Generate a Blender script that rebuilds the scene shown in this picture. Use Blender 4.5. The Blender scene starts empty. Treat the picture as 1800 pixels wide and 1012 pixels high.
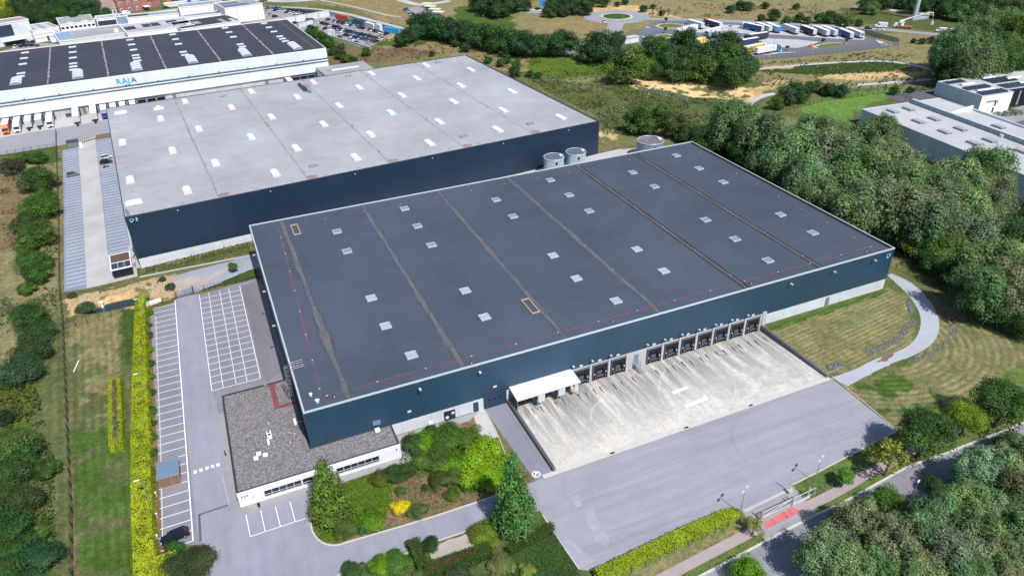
import bpy, math, random
import numpy as np
from mathutils import Vector, Matrix
random.seed(7)
RNG = np.random.default_rng(11)
SC = bpy.context.scene
COL = SC.collection
PI = math.pi

# ---------------------------------------------------------------- camera and survey of the photograph
FOC, CX, CY, CZ, PITCH, ROLL, YAW = (1280.730979, -4.177252, -110.014465, 100.515278, 0.547222, -0.024239, 0.399416)
def _axes():
    cy, sy, cp, sp = math.cos(YAW), math.sin(YAW), math.cos(PITCH), math.sin(PITCH)
    f = np.array([sy*cp, cy*cp, -sp]); r = np.array([cy, -sy, 0.0]); u = np.cross(r, f)
    c, s = math.cos(ROLL), math.sin(ROLL)
    return c*r+s*u, -s*r+c*u, f
AR, AU, AF = _axes()
CAM = np.array([CX, CY, CZ])
def G(px, py, z=0.0):
    """survey: where the sight line through a photo point meets the level z (metres)"""
    d = AF*FOC + AR*(px-900) - AU*(py-506)
    return CAM + (z-CZ)/d[2]*d
def depth(P): return float(np.dot(np.asarray(P)-CAM, AF))

def sstep(a, b, x):
    t = np.clip((np.asarray(x, float)-a)/(b-a), 0, 1); return t*t*(3-2*t)
_W = [(RNG.uniform(-1, 1), RNG.uniform(-1, 1), RNG.uniform(0, 6.28)) for _ in range(14)]
def wob(x, y, s):
    """cheap smooth noise about -1..1 with feature size s"""
    r = 0
    for a, b, c in _W:
        r = r + np.sin((a*x+b*y)*(6.0/s)+c)
    return r/4.2
def vnoise(x, y, s, seed=0):
    """value noise 0..1"""
    x = np.asarray(x, float)/s; y = np.asarray(y, float)/s
    xi = np.floor(x); yi = np.floor(y); fx = x-xi; fy = y-yi
    fx = fx*fx*(3-2*fx); fy = fy*fy*(3-2*fy)
    def h(a, b):
        v = np.sin(a*127.1+b*311.7+seed*74.7)*43758.5453
        return v-np.floor(v)
    return (h(xi, yi)*(1-fx)+h(xi+1, yi)*fx)*(1-fy)+(h(xi, yi+1)*(1-fx)+h(xi+1, yi+1)*fx)*fy
def pip(poly, X, Y):
    X = np.asarray(X, float); Y = np.asarray(Y, float); r = np.zeros(X.shape, bool); n = len(poly); j = n-1
    for i in range(n):
        xi, yi = poly[i][0], poly[i][1]; xj, yj = poly[j][0], poly[j][1]
        c = ((yi > Y) != (yj > Y)) & (X < (xj-xi)*(Y-yi)/((yj-yi) if yj != yi else 1e-9)+xi)
        r ^= c; j = i
    return r
PIT = (40.75, 106.9, -21.75, 0.1)      # loading ramp, falls towards the dock wall
def ramp_z(y): return -0.9*np.clip((np.asarray(y, float)+21.7)/21.7, 0, 1)
POND = None
def th(x, y):
    """height of the ground"""
    x = np.asarray(x, float); y = np.asarray(y, float)
    tilt = np.clip(0.025*(x-30), -1.6, 2.4)
    lo = sstep(84, 98, y)*(1-sstep(150, 225, y))
    z = tilt*lo
    wild = sstep(128, 150, x)*sstep(92, 120, y)*(1-sstep(205, 240, x)*1.0)*(1-sstep(250, 300, y))
    z = z+wild*(1.4+1.5*wob(x, y, 55)+0.5*wob(y, x, 19))
    # pond by the visitor car park
    dx = (x+36.5)/10.5; dy = (y-80.4-(x+36.5)*0.02)/3.3
    z = z-1.5*np.clip(1.35-(dx*dx+dy*dy), 0, 1)
    return z
def T(px, py, dz=0.0):
    """survey onto the ground itself"""
    z = 0.0
    for _ in range(12):
        P = G(px, py, z+dz); z = float(th(P[0], P[1]))
    P = G(px, py, z+dz); return np.array([P[0], P[1], z])
def W(*pts, z=0.0): return [tuple(G(a, b, z)[:2]) for a, b in pts]
def Z(ox, oy, s, *pts): return [(ox+a/s, oy+b/s) for a, b in pts]

# ---------------------------------------------------------------- scene objects
def tag(o, label=None, cat=None, group=None, kind=None):
    if label: o['label'] = label
    if cat: o['category'] = cat
    if group: o['group'] = group
    if kind: o['kind'] = kind
    return o
def empty(name, loc=(0, 0, 0), rz=0.0, label=None, cat=None, group=None, scale=1.0):
    o = bpy.data.objects.new(name, None); COL.objects.link(o)
    o.location = tuple(float(v) for v in loc); o.rotation_euler = (0, 0, rz); o.scale = (scale,)*3
    o.empty_display_size = 0.5
    return tag(o, label, cat, group)
def copy_tree(o, parent=None):
    c = o.copy(); COL.objects.link(c)
    if parent is not None: c.parent = parent
    for ch in list(o.children): copy_tree(ch, c)
    return c
def link(name, me, parent=None, loc=None, rz=None, color=None):
    o = bpy.data.objects.new(name, me); COL.objects.link(o)
    if parent is not None: o.parent = parent
    if loc is not None: o.location = tuple(float(v) for v in loc)
    if rz is not None: o.rotation_euler = (0, 0, rz)
    if color is not None: o.color = (*color, 1)
    return o
class MB:
    def __init__(s): s.v = []; s.f = []; s.mi = []; s.sm = []
    def add(s, vs, fs, m=0, smooth=False):
        b = len(s.v); s.v += [tuple(float(c) for c in v) for v in vs]
        s.f += [tuple(i+b for i in f) for f in fs]; s.mi += [m]*len(fs); s.sm += [smooth]*len(fs); return s
    def box(s, x0, x1, y0, y1, z0, z1, m=0, top=None, bev=0.0):
        if bev:
            b = bev
            pts = []
            for z, i in ((z0, 0), (z1-b, 0), (z1, b)):
                pts += [(x0+i, y0+i, z), (x1-i, y0+i, z), (x1-i, y1-i, z), (x0+i, y1-i, z)]
            fs = [(3, 2, 1, 0), (8, 9, 10, 11)]
            for k in (0, 4):
                for i in range(4): j = (i+1) % 4; fs.append((k+i, k+j, k+4+j, k+4+i))
            s.add(pts, fs, m)
            if top is not None: s.mi[len(s.mi)-len(fs)+1] = top
            return s
        vs = [(x0, y0, z0), (x1, y0, z0), (x1, y1, z0), (x0, y1, z0), (x0, y0, z1), (x1, y0, z1), (x1, y1, z1), (x0, y1, z1)]
        s.add(vs, [(3, 2, 1, 0), (0, 1, 5, 4), (1, 2, 6, 5), (2, 3, 7, 6), (3, 0, 4, 7)], m)
        s.add(vs[4:], [(0, 1, 2, 3)], m if top is None else top); return s
    def quad(s, a, b, c, d, m=0): return s.add([a, b, c, d], [(0, 1, 2, 3)], m)
    def prism(s, poly, z0, z1, m=0, top=None):
        n = len(poly)
        area = sum(poly[i][0]*poly[(i+1) % n][1]-poly[(i+1) % n][0]*poly[i][1] for i in range(n))
        if area < 0: poly = poly[::-1]
        s.add([(x, y, z0) for x, y in poly]+[(x, y, z1) for x, y in poly], [(i, (i+1) % n, n+(i+1) % n, n+i) for i in range(n)], m)
        s.add([(x, y, z1) for x, y in poly], [tuple(range(n))], m if top is None else top); return s
    def xprism(s, prof, y0, y1, m=0, inset=None):
        """side profile (x,z) carried from y0 to y1"""
        n = len(prof)
        s.add([(x, y0, z) for x, z in prof]+[(x, y1, z) for x, z in prof],
              [tuple(range(n)), tuple(range(2*n-1, n-1, -1))]+[(i+n, (i+1) % n+n, (i+1) % n, i) for i in range(n)], m); return s
    def tube(s, pts, rad, n=8, m=0, caps=True, smooth=True):
        pts = [Vector(p) for p in pts]; rs = rad if isinstance(rad, (list, tuple)) else [rad]*len(pts)
        vs = []
        for i, p in enumerate(pts):
            d = (pts[min(i+1, len(pts)-1)]-pts[max(i-1, 0)]).normalized()
            a = d.cross(Vector((0, 0, 1)) if abs(d.z) < .95 else Vector((1, 0, 0))).normalized(); b = d.cross(a)
            for k in range(n):
                t = 2*PI*k/n; q = p+(a*math.cos(t)+b*math.sin(t))*rs[i]; vs.append(q)
        fs = []
        for i in range(len(pts)-1):
            for k in range(n):
                j = (k+1) % n; fs.append((i*n+k, (i+1)*n+k, (i+1)*n+j, i*n+j))
        s.add(vs, fs, m, smooth)
        if caps:
            e = (len(pts)-1)*n
            s.add(vs[:n], [tuple(range(n))], m); s.add(vs[e:], [tuple(range(n-1, -1, -1))], m)
        return s
    def cyl(s, x, y, z0, z1, r, n=24, m=0, top=None, r2=None):
        r2 = r if r2 is None else r2
        a = [(x+r*math.cos(2*PI*k/n), y+r*math.sin(2*PI*k/n), z0) for k in range(n)]
        b = [(x+r2*math.cos(2*PI*k/n), y+r2*math.sin(2*PI*k/n), z1) for k in range(n)]
        s.add(a+b, [(k, (k+1) % n, n+(k+1) % n, n+k) for k in range(n)], m, True)
        s.add(b, [tuple(range(n))], m if top is None else top); return s
    def wheel(s, x, y, z, r, w, n=14, m=0, hub=None):
        a = [(x+r*math.cos(2*PI*k/n), y-w/2, z+r*math.sin(2*PI*k/n)) for k in range(n)]
        b = [(q[0], y+w/2, q[2]) for q in a]
        s.add(a+b, [(n+k, n+(k+1) % n, (k+1) % n, k) for k in range(n)]+[tuple(range(n)), tuple(range(2*n-1, n-1, -1))], m)
        if hub is not None:
            for yy in (y-w/2-.01, y+w/2+.01):
                c = [(x+r*.55*math.cos(2*PI*k/n), yy, z+r*.55*math.sin(2*PI*k/n)) for k in range(n)]
                s.add(c, [tuple(range(n))], hub)
        return s
    def mesh(s, name, mats):
        me = bpy.data.meshes.new(name); me.from_pydata(s.v, [], s.f)
        for m in (mats if isinstance(mats, (list, tuple)) else [mats]): me.materials.append(m)
        me.polygons.foreach_set('material_index', s.mi); me.polygons.foreach_set('use_smooth', s.sm); me.update(); return me
    def build(s, name, mats, parent=None, **k): return link(name, s.mesh(name, mats), parent, **k)
def sheet(name, poly, z, m, kind='structure', sub=0.0, drape=False, parent=None, edge=0.0, label=None, cat=None):
    """a flat or draped piece of paving, world outline"""
    P = [Vector((float(p[0]), float(p[1]), 0)) for p in poly]
    if edge:
        Q = []
        for i, a in enumerate(P):
            b = P[(i+1) % len(P)]; L = (b-a).length; k = max(1, int(L/edge))
            nn = Vector((-(b-a).y, (b-a).x, 0)).normalized() if L > 0 else Vector((0, 0, 0))
            for t in range(k):
                Q.append(a.lerp(b, t/k)+nn*(random.uniform(-.28, .28)*min(edge, 1.2) if t else 0))
        P = Q
    from mathutils.geometry import tessellate_polygon
    tris = tessellate_polygon([P])
    import bmesh
    bm = bmesh.new(); vs = [bm.verts.new(p) for p in P]
    for t in tris:
        try: bm.faces.new([vs[i] for i in t])
        except ValueError: pass
    if sub:
        for _ in range(9):
            es = [e for e in bm.edges if e.calc_length() > sub]
            if not es: break
            bmesh.ops.subdivide_edges(bm, edges=es, cuts=1)
            bmesh.ops.triangulate(bm, faces=[f for f in bm.faces if len(f.verts) > 3])
    for f in bm.faces:
        if f.normal.z < 0: f.normal_flip()
    bm.normal_update()
    for v in bm.verts: v.co.z = z+(float(th(v.co.x, v.co.y)) if drape else 0)
    for f in bm.faces:
        if f.normal.z < 0: f.normal_flip()
    me = bpy.data.meshes.new(name); bm.to_mesh(me); bm.free(); me.materials.append(m)
    o = link(name, me, parent)
    return tag(o, label, cat, None, kind)
def strip(center, width, taper=None):
    """outline of a band along a centre line"""
    c = [np.array(p[:2], float) for p in center]; L = []; R = []
    for i, p in enumerate(c):
        d = c[min(i+1, len(c)-1)]-c[max(i-1, 0)]; d = d/np.linalg.norm(d); n = np.array([-d[1], d[0]])
        w = width if np.isscalar(width) else width[i]
        L.append(p+n*w/2); R.append(p-n*w/2)
    return [tuple(p) for p in L+R[::-1]]
def smooth_line(pts, n=6):
    P = [np.array(p[:2], float) for p in pts]; out = []
    for i in range(len(P)-1):
        a = P[max(i-1, 0)]; b = P[i]; c = P[i+1]; d = P[min(i+2, len(P)-1)]
        for k in range(n):
            t = k/n
            out.append(.5*((2*b)+(-a+c)*t+(2*a-5*b+4*c-d)*t*t+(-a+3*b-3*c+d)*t**3))
    out.append(P[-1]); return out
ORD = ['first', 'second', 'third', 'fourth', 'fifth', 'sixth', 'seventh', 'eighth', 'ninth', 'tenth', 'eleventh', 'twelfth', 'thirteenth', 'fourteenth', 'fifteenth', 'sixteenth', 'seventeenth', 'eighteenth', 'nineteenth', 'twentieth']
def nth(i):
    if i < 20: return ORD[i]
    tens = {2: 'twenty', 3: 'thirty', 4: 'forty', 5: 'fifty', 6: 'sixty', 7: 'seventy'}[(i+1)//10]
    u = (i+1) % 10
    return tens[:-1]+'ieth' if u == 0 else f'{tens}-{ORD[u-1]}'
# ---------------------------------------------------------------- materials
class NT:
    def __init__(s, name, rough=.8, spec=.3, metal=0.0):
        s.m = bpy.data.materials.new(name); s.m.use_nodes = True; s.t = s.m.node_tree; s.t.nodes.clear()
        s.out = s.t.nodes.new('ShaderNodeOutputMaterial'); s.b = s.t.nodes.new('ShaderNodeBsdfPrincipled')
        s.t.links.new(s.b.outputs[0], s.out.inputs[0]); s.b.inputs['Roughness'].default_value = rough
        s.b.inputs['Specular IOR Level'].default_value = spec; s.b.inputs['Metallic'].default_value = metal
        s._co = None
    def n(s, typ, ins=None, **kw):
        d = s.t.nodes.new('ShaderNode'+typ)
        for k, v in kw.items(): setattr(d, k, v)
        for k, v in (ins or {}).items(): s.set(d.inputs[k], v)
        return d
    def set(s, sock, v):
        if isinstance(v, bpy.types.NodeSocket): s.t.links.new(v, sock)
        elif isinstance(v, (tuple, list)) and sock.type == 'RGBA' and len(v) == 3: sock.default_value = (*v, 1)
        else: sock.default_value = v
    def co(s):
        if s._co is None: s._co = s.n('TexCoord').outputs['Object']
        return s._co
    def map(s, scale=(1, 1, 1), loc=(0, 0, 0), rot=(0, 0, 0), vec=None):
        return s.n('Mapping', {'Vector': vec or s.co(), 'Scale': scale, 'Location': loc, 'Rotation': rot}).outputs[0]
    def noise(s, scale, detail=4, rough=.6, vec=None, dist=0.0):
        return s.n('TexNoise', {'Vector': vec or s.co(), 'Scale': scale, 'Detail': detail, 'Roughness': rough, 'Distortion': dist}).outputs['Fac']
    def ramp(s, fac, a, b, c0=0.0, c1=1.0):
        return s.n('MapRange', {'Value': fac, 'From Min': a, 'From Max': b, 'To Min': c0, 'To Max': c1}).outputs[0]
    def mix(s, fac, a, b, mode='MIX'):
        d = s.n('Mix', data_type='RGBA', blend_type=mode)
        s.set(d.inputs[0], fac); s.set(d.inputs[6], a); s.set(d.inputs[7], b); return d.outputs[2]
    def math(s, op, a, b=None, c=None):
        d = s.n('Math', operation=op); s.set(d.inputs[0], a)
        if b is not None: s.set(d.inputs[1], b)
        if c is not None: s.set(d.inputs[2], c)
        return d.outputs[0]
    def sep(s, vec=None):
        d = s.n('SeparateXYZ', {'Vector': vec or s.co()}); return d.outputs
    def attr(s, name): return s.n('Attribute', attribute_name=name).outputs
    def color(s, c): s.set(s.b.inputs['Base Color'], c); return s
    def bump(s, h, strength=.3, dist=.1):
        s.set(s.b.inputs['Normal'], s.n('Bump', {'Height': h, 'Strength': strength, 'Distance': dist}).outputs[0]); return s
    def lines(s, coord, period, width, soft=.3):
        """1 on thin lines every period metres"""
        f = s.math('PINGPONG', coord, period/2)
        return s.ramp(f, width/2, width/2*(1+soft)+1e-4, 1, 0)
def sc(c, k): return tuple(x*k for x in c)
def plain(name, c, rough=.7, spec=.3, metal=0.0, var=.18, scale=1.5):
    s = NT(name, rough, spec, metal)
    f = s.noise(scale, 4)
    s.color(s.mix(f, sc(c, 1-var), sc(c, 1+var))); return s.m
M = {}
# paving
def asphalt(name, c, streak=None, arcs=(), patch=.25, fine=.3, cracks=False, pale=None):
    s = NT(name, .88, .25)
    big = s.noise(.045, 5, .65); mid = s.noise(.35, 4); fi = s.noise(3.0, 3, .7); vf = s.noise(16, 2)
    a = s.mix(s.ramp(big, .3, .7), sc(c, 1-patch), sc(c, 1+patch))
    a = s.mix(s.ramp(mid, .35, .7, 0, .35), a, sc(c, 1.3))
    a = s.mix(s.ramp(fi, .35, .65, 0, fine), a, sc(c, .72))
    a = s.mix(s.ramp(vf, .4, .6, 0, .18), a, sc(c, 1.5))
    if streak:
        v = s.map(streak[0], rot=(0, 0, streak[1]))
        a = s.mix(s.ramp(s.noise(1, 5, .65, v), .45, .72, 0, streak[2]), a, sc(c, .66))
        v2 = s.map(streak[0], rot=(0, 0, streak[1]+.06), loc=(31, 7, 0))
        a = s.mix(s.ramp(s.noise(1, 4, .6, v2), .55, .75, 0, streak[2]*.8), a, sc(c, 1.35))
    for (x, y, r, w, k) in arcs:
        d = s.n('VectorMath', {0: s.map((1, 1, 0), (-x, -y, 0))}, operation='LENGTH').outputs['Value']
        e = s.math('ABSOLUTE', s.math('SUBTRACT', s.math('ADD', d, s.ramp(s.noise(.12, 2), 0, 1, -1.2, 1.2)), r))
        f = s.math('MULTIPLY', s.ramp(e, w*.3, w, k, 0), s.ramp(s.noise(.09, 2, vec=s.map(loc=(r, 0, 0))), .45, .6))
        a = s.mix(f, a, sc(c, .55 if k > 0 else 1.5))
    if cracks:
        vz = s.n('TexVoronoi', {'Vector': s.map((.11, .11, .11)), 'Scale': 1.0}, feature='DISTANCE_TO_EDGE').outputs['Distance']
        a = s.mix(s.ramp(vz, .002, .007, .5, 0), a, sc(c, .45))
    s.color(a); s.bump(fi, .15, .03); return s.m
LIL = (.275, .268, .30)
M['yard'] = asphalt('yard_asphalt', (.285, .281, .318), ((.025, .55, 1), .03, .5), ((52, -30, 12, .5, .12), (60, -36, 17, .35, .12), (84, -33, 9, .3, .14), (85, -33.5, 10.2, .25, .12), (86, -33, 6.5, .3, .1), (96, -27, 9, .3, .12)), patch=.1)
M['lot'] = asphalt('lot_asphalt', (.212, .207, .235), ((.25, .04, 1), 0, .3), patch=.16, fine=.35)
M['lane'] = asphalt('lane_asphalt', (.262, .258, .302), ((.4, .05, 1), 0, .35), patch=.14)
M['drive'] = asphalt('driveway_asphalt', (.205, .208, .245), ((.4, .04, 1), 0, .3), patch=.16)
M['road'] = asphalt('street_asphalt', (.235, .232, .255), ((.05, .5, 1), .45, .45), cracks=True)
M['farroad'] = asphalt('far_road_asphalt', (.27, .27, .29), None, patch=.15)
M['truckpark'] = asphalt('truck_lane_asphalt', (.135, .14, .165), None, patch=.15)
M['truckbays'] = asphalt('truck_bay_concrete', (.42, .42, .42), ((.08, .4, 1), .6, .4), patch=.18)
M['carparkfar'] = asphalt('car_park_asphalt', (.27, .25, .25), None, patch=.2)
M['gravelpath'] = asphalt('gravel_track', (.36, .38, .42), None, patch=.2, fine=.55)
M['gravelgrey'] = asphalt('grey_gravel', (.30, .31, .35), None, patch=.35, fine=.6)
M['pavegrey'] = asphalt('grey_paving', (.27, .265, .265), None, patch=.18)
M['pinkpath'] = asphalt('pink_footpath', (.34, .27, .27), None, patch=.2)
M['slab'] = asphalt('pale_concrete_slab', (.42, .41, .40), None, patch=.15)
M['mulch'] = asphalt('bark_mulch', (.175, .115, .085), None, patch=.35, fine=.6)
M['stonechips'] = asphalt('pale_stone_chips', (.40, .34, .30), None, patch=.3, fine=.7)
M['darkwet'] = asphalt('dark_asphalt', (.10, .10, .115), None, patch=.15)
def pavers(name, c, lines_y, size):
    s = NT(name, .85, .25)
    x, y, z = s.sep()
    f = s.noise(.12, 4); g = s.noise(1.6, 3)
    a = s.mix(s.ramp(f, .35, .65), sc(c, .9), sc(c, 1.1)); a = s.mix(s.ramp(g, .4, .65, 0, .25), a, sc(c, .8))
    j = s.math('MAXIMUM', s.lines(x, size, .05), s.lines(y, size, .05))
    s.color(s.mix(s.math('MULTIPLY', j, .25), a, sc(c, .6))); return s.m
M['pavers'] = pavers('concrete_pavers', (.44, .43, .42), 0, 1.5)
M['bays'] = pavers('blue_grey_bay_pavers', (.235, .265, .33), 0, 2.0)
def apron():
    s = NT('apron_concrete', .85, .25); x, y, z = s.sep(); c = (.53, .49, .43)
    f = s.noise(.07, 5, .7); g = s.noise(.9, 6, .75); h = s.noise(4.2, 4, .8)
    a = s.mix(s.ramp(f, .3, .7), sc(c, .95), sc(c, 1.32))
    # tyre dirt that trucks leave as they back up to the doors
    v = s.map((.62, .035, 1)); st = s.noise(1, 4, .6, v)
    near = s.ramp(y, -20, -5, .0, 1.0)
    k = s.math('MULTIPLY', s.ramp(st, .36, .54), near)
    a = s.mix(s.math('MULTIPLY', k, .95), a, (.18, .175, .168))
    v2 = s.map((1.7, .05, 1), (9, 2, 0)); a = s.mix(s.ramp(s.noise(1, 3, .6, v2), .56, .68, 0, .55), a, (.66, .65, .63))
    a = s.mix(s.ramp(g, .5, .68, 0, .6), a, (.29, .285, .28)); a = s.mix(s.ramp(h, .5, .64, 0, .4), a, (.74, .71, .66)); a = s.mix(s.ramp(s.noise(2.2, 4, .8, s.map(loc=(4, 4, 0))), .52, .66, 0, .45), a, (.31, .30, .30))
    rust = s.math('MULTIPLY', s.ramp(s.noise(.25, 3, vec=s.map(loc=(5, 3, 0))), .5, .68), s.ramp(y, -7, -1, 0, .7))
    a = s.mix(rust, a, (.50, .36, .24))
    for (cx, cy, r, w) in ((56, -15, 6.2, .2), (56.4, -14.6, 8.0, .22), (63, -12, 9.5, .2), (72, -14, 7.5, .18), (64, -18, 12, .25), (85, -17, 15, .2), (78, -10, 11, .18)):
        d = s.n('VectorMath', {0: s.map((1, 1, 0), (-cx, -cy, 0))}, operation='LENGTH').outputs['Value']
        e = s.math('ABSOLUTE', s.math('SUBTRACT', s.math('ADD', d, s.ramp(s.noise(.2, 2), 0, 1, -.8, .8)), r))
        a = s.mix(s.math('MULTIPLY', s.ramp(e, w*.4, w, .45, 0), s.ramp(s.noise(.12, 2, vec=s.map(loc=(r, 1, 0))), .48, .58)), a, (.68, .67, .66))
    rt = s.math('MULTIPLY', s.ramp(s.noise(.35, 5, .75, s.map(loc=(2, 8, 0))), .44, .62), s.ramp(x, 55, 95, .1, .6)); a = s.mix(rt, a, (.33, .325, .32))
    j = s.math('MAXIMUM', s.lines(x, 5.5, .07), s.lines(y, 5.4, .06))
    a = s.mix(s.math('MULTIPLY', j, .3), a, (.22, .21, .2))
    s.color(a); return s.m
M['apron'] = apron()
# buildings
def cladding(name, c, period=1.0, rough=.42, metal=.35):
    s = NT(name, rough, .5, metal); x, y, z = s.sep()
    l = s.math('ADD', x, y)
    ln = s.lines(l, period, .06); f = s.noise(.06, 3); v = s.map((.7, .7, .02)); st = s.noise(1, 3, vec=v)
    a = s.mix(s.ramp(f, .3, .7), sc(c, .88), sc(c, 1.12)); a = s.mix(s.ramp(st, .4, .7, 0, .12), a, sc(c, 1.35))
    pn = s.n('TexWhiteNoise', {'W': s.math('FLOOR', s.math('DIVIDE', l, period*1.15))}, noise_dimensions='1D').outputs['Value']
    a = s.mix(s.ramp(pn, 0, 1, 0, .22), a, sc(c, .72)); a = s.mix(s.math('MULTIPLY', s.lines(z, 4.3, .05), .3), a, sc(c, .6))
    s.color(s.mix(s.math('MULTIPLY', ln, .45), a, sc(c, .55)))
    s.bump(s.math('PINGPONG', l, period/6), .25, .04); return s.m
M['navy'] = cladding('navy_cladding', (.022, .060, .102), 1.0, .4, .1)
M['navydark'] = cladding('dark_navy_cladding', (.013, .031, .062), 1.2, .4, .1)
M['whiteclad'] = cladding('white_cladding', (.66, .72, .77), 1.0, .5, .0)
M['anthracite'] = cladding('anthracite_cladding', (.018, .02, .026), 1.0)
def concrete(name, c, jx=6.0, jz=3.2, dirt=.3):
    s = NT(name, .8, .25); x, y, z = s.sep(); l = s.math('ADD', x, y)
    f = s.noise(.15, 5, .7); v = s.map((1.2, 1.2, .15)); st = s.noise(1, 4, vec=v)
    a = s.mix(s.ramp(f, .3, .7), sc(c, .85), sc(c, 1.12)); a = s.mix(s.ramp(st, .45, .7, 0, dirt), a, sc(c, .68))
    j = s.math('MAXIMUM', s.lines(l, jx, .09), s.lines(z, jz, .09))
    s.color(s.mix(s.math('MULTIPLY', j, .55), a, sc(c, .5))); return s.m
M['plinth'] = concrete('plinth_concrete', (.55, .57, .60), 6, 30, .15)
M['panelconc'] = concrete('grey_concrete_panels', (.54, .60, .68), 6.2, 4.1, .35)
M['oldconc'] = concrete('weathered_concrete', (.45, .46, .46), 7.5, 20, .4)
M['facade'] = concrete('pale_panel_facade', (.62, .64, .65), 5, 3.2, .2)
M['retwall'] = concrete('retaining_wall_concrete', (.16, .16, .17), 4, 30, .5)
def membrane(name, c, rot=0.0, sheets=1.05, dirt=(.5, .4, .35), rough=.7, amt=.3):
    s = NT(name, rough, .35); x, y, z = s.sep()
    f = s.noise(.035, 5, .65); g = s.noise(.22, 5, .65); h = s.noise(2.5, 3, .7)
    a = s.mix(s.ramp(f, .32, .68), sc(c, .80), sc(c, 1.2)); a = s.mix(s.ramp(g, .48, .72, 0, amt), a, tuple(ci*d for ci, d in zip(c, dirt)))
    a = s.mix(s.ramp(h, .4, .7, 0, .15), a, sc(c, 1.3))
    v = s.map((.025, .7, 1)); a = s.mix(s.ramp(s.noise(1, 3, vec=v), .5, .7, 0, .25), a, sc(c, 1.22))
    ln = s.lines(y, sheets*2, .05); a = s.mix(s.math('MULTIPLY', ln, .22), a, sc(c, .7))
    s.color(a); return s.m
M['darkroof'] = membrane('dark_roof_membrane', (.058, .071, .098), dirt=(1.25, 1.22, 1.18), rough=.62)
M['whiteroof'] = membrane('pale_roof_membrane', (.335, .337, .352), sheets=1.6, dirt=(.86, .84, .8), amt=.45)
M['charroof'] = membrane('charcoal_roof_felt', (.042, .043, .056), sheets=2, dirt=(1.4, 1.3, 1.4))
M['whiteroof2'] = membrane('white_roof_membrane', (.40, .40, .405), sheets=1.6, dirt=(.85, .8, .76), amt=.4)
M['greyroof'] = membrane('grey_roof_felt', (.30, .30, .31), sheets=1.6, dirt=(.8, .75, .7))
M['brownroof'] = membrane('brown_roof_sheets', (.33, .28, .26), sheets=.8, dirt=(.8, .8, .8))
M['canopywhite'] = plain('weathered_white_sheet', (.72, .73, .74), .5, .4, .1)
M['dockpanel'] = plain('dock_panel', (.06, .085, .12), .5, .4)
M['greenrooflight'] = plain('green_rooflight', (.30, .33, .27))
def stains(name, c, c2):
    s = NT(name, .8, .2); v = s.map((1.3, .18, 1)); f = s.noise(1, 5, .7, v); h = s.noise(3, 4, .7)
    s.color(s.mix(s.math('MULTIPLY', s.ramp(f, .35, .65), s.ramp(h, .25, .55)), c, c2)); return s.m
M['gutter'] = stains('gutter_sediment', (.080, .086, .10), (.15, .145, .14))
M['gutteredge'] = stains('gutter_tidemark', (.055, .066, .088), (.078, .085, .10))
M['gutterdark'] = stains('dark_gutter_band', (.036, .04, .05), (.085, .08, .078))
M['whitegutter'] = stains('dusty_gutter', (.33, .325, .33), (.17, .15, .14))
M['puddle'] = stains('dry_puddle_stain', (.20, .155, .15), (.34, .27, .25))
M['redline'] = stains('faded_red_line', (.075, .07, .078), (.42, .06, .06))
M['redwalk'] = stains('red_walkway_tiles', (.15, .06, .065), (.27, .075, .08))
M['paleseam'] = stains('pale_roof_seam', (.10, .10, .12), (.46, .45, .45))
def gravelroof():
    s = NT('gravel_roof', .95, .1); h = s.noise(5.5, 4, .8); g = s.noise(.25, 4); v = s.n('TexVoronoi', {'Vector': s.co(), 'Scale': 3.2}).outputs['Color']
    a = s.mix(s.ramp(h, .36, .64), (.055, .05, .052), (.31, .285, .285)); a = s.mix(.10, a, s.mix(1.0, v, (.5, .45, .43), 'MULTIPLY')); a = s.mix(s.ramp(s.noise(2.3, 3, .8), .46, .58, 0, .6), a, (.36, .33, .33)); a = s.mix(s.ramp(s.noise(1.7, 3, .8, s.map(loc=(3, 5, 0))), .48, .60, 0, .6), a, (.07, .065, .068))
    s.color(s.mix(s.ramp(g, .45, .7, 0, .35), a, (.14, .125, .13))); s.bump(h, .6, .08); return s.m
M['gravelroof'] = gravelroof()
M['trim'] = plain('light_metal_trim', (.62, .65, .68), .4, .5, .3, .08)
M['darktrim'] = plain('dark_metal_trim', (.05, .055, .065), .45, .5, .3)
M['steel'] = plain('galvanised_steel', (.42, .44, .46), .42, .5, .6)
M['white'] = plain('white_paint', (.78, .78, .78), .55, .4, 0, .05)
M['offwhite'] = plain('off_white_render', (.70, .71, .72), .8, .2, 0, .06)
M['linepaint'] = plain('road_line_paint', (.86, .86, .87), .8, .2, 0, .15, 3)
M['thinpaint'] = plain('worn_line_paint', (.46, .46, .47), .8, .2, 0, .3, 3)
M['yellowpaint'] = plain('yellow_line_paint', (.62, .45, .08), .8, .2, 0, .2, 3)
M['redpad'] = stains('worn_red_paint', (.50, .20, .20), (.50, .05, .07))
M['kerb'] = plain('kerb_concrete', (.52, .49, .44), .9, .2, 0, .2)
M['rubber'] = plain('black_rubber', (.016, .015, .017), .75, .3)
M['black'] = plain('black_void', (.008, .009, .012), .8, .2)
M['sealgrey'] = plain('seal_frame', (.13, .13, .14), .6, .3)
M['winglass'] = NT('window_glass', .08, .6).color((.015, .02, .028)).m
M['blueglass'] = NT('tinted_glass', .12, .6).color((.03, .05, .08)).m
M['doorblue'] = plain('blue_grey_door', (.14, .21, .29), .5, .4)
M['doornavy'] = plain('navy_door', (.02, .045, .085), .5, .4)
M['doorgrey'] = plain('grey_door', (.16, .18, .21), .5, .4)
M['dome'] = NT('opal_dome', .35, .5).color((.70, .71, .73)).m
M['domegrey'] = NT('grey_dome', .35, .5).color((.27, .30, .34)).m
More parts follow.
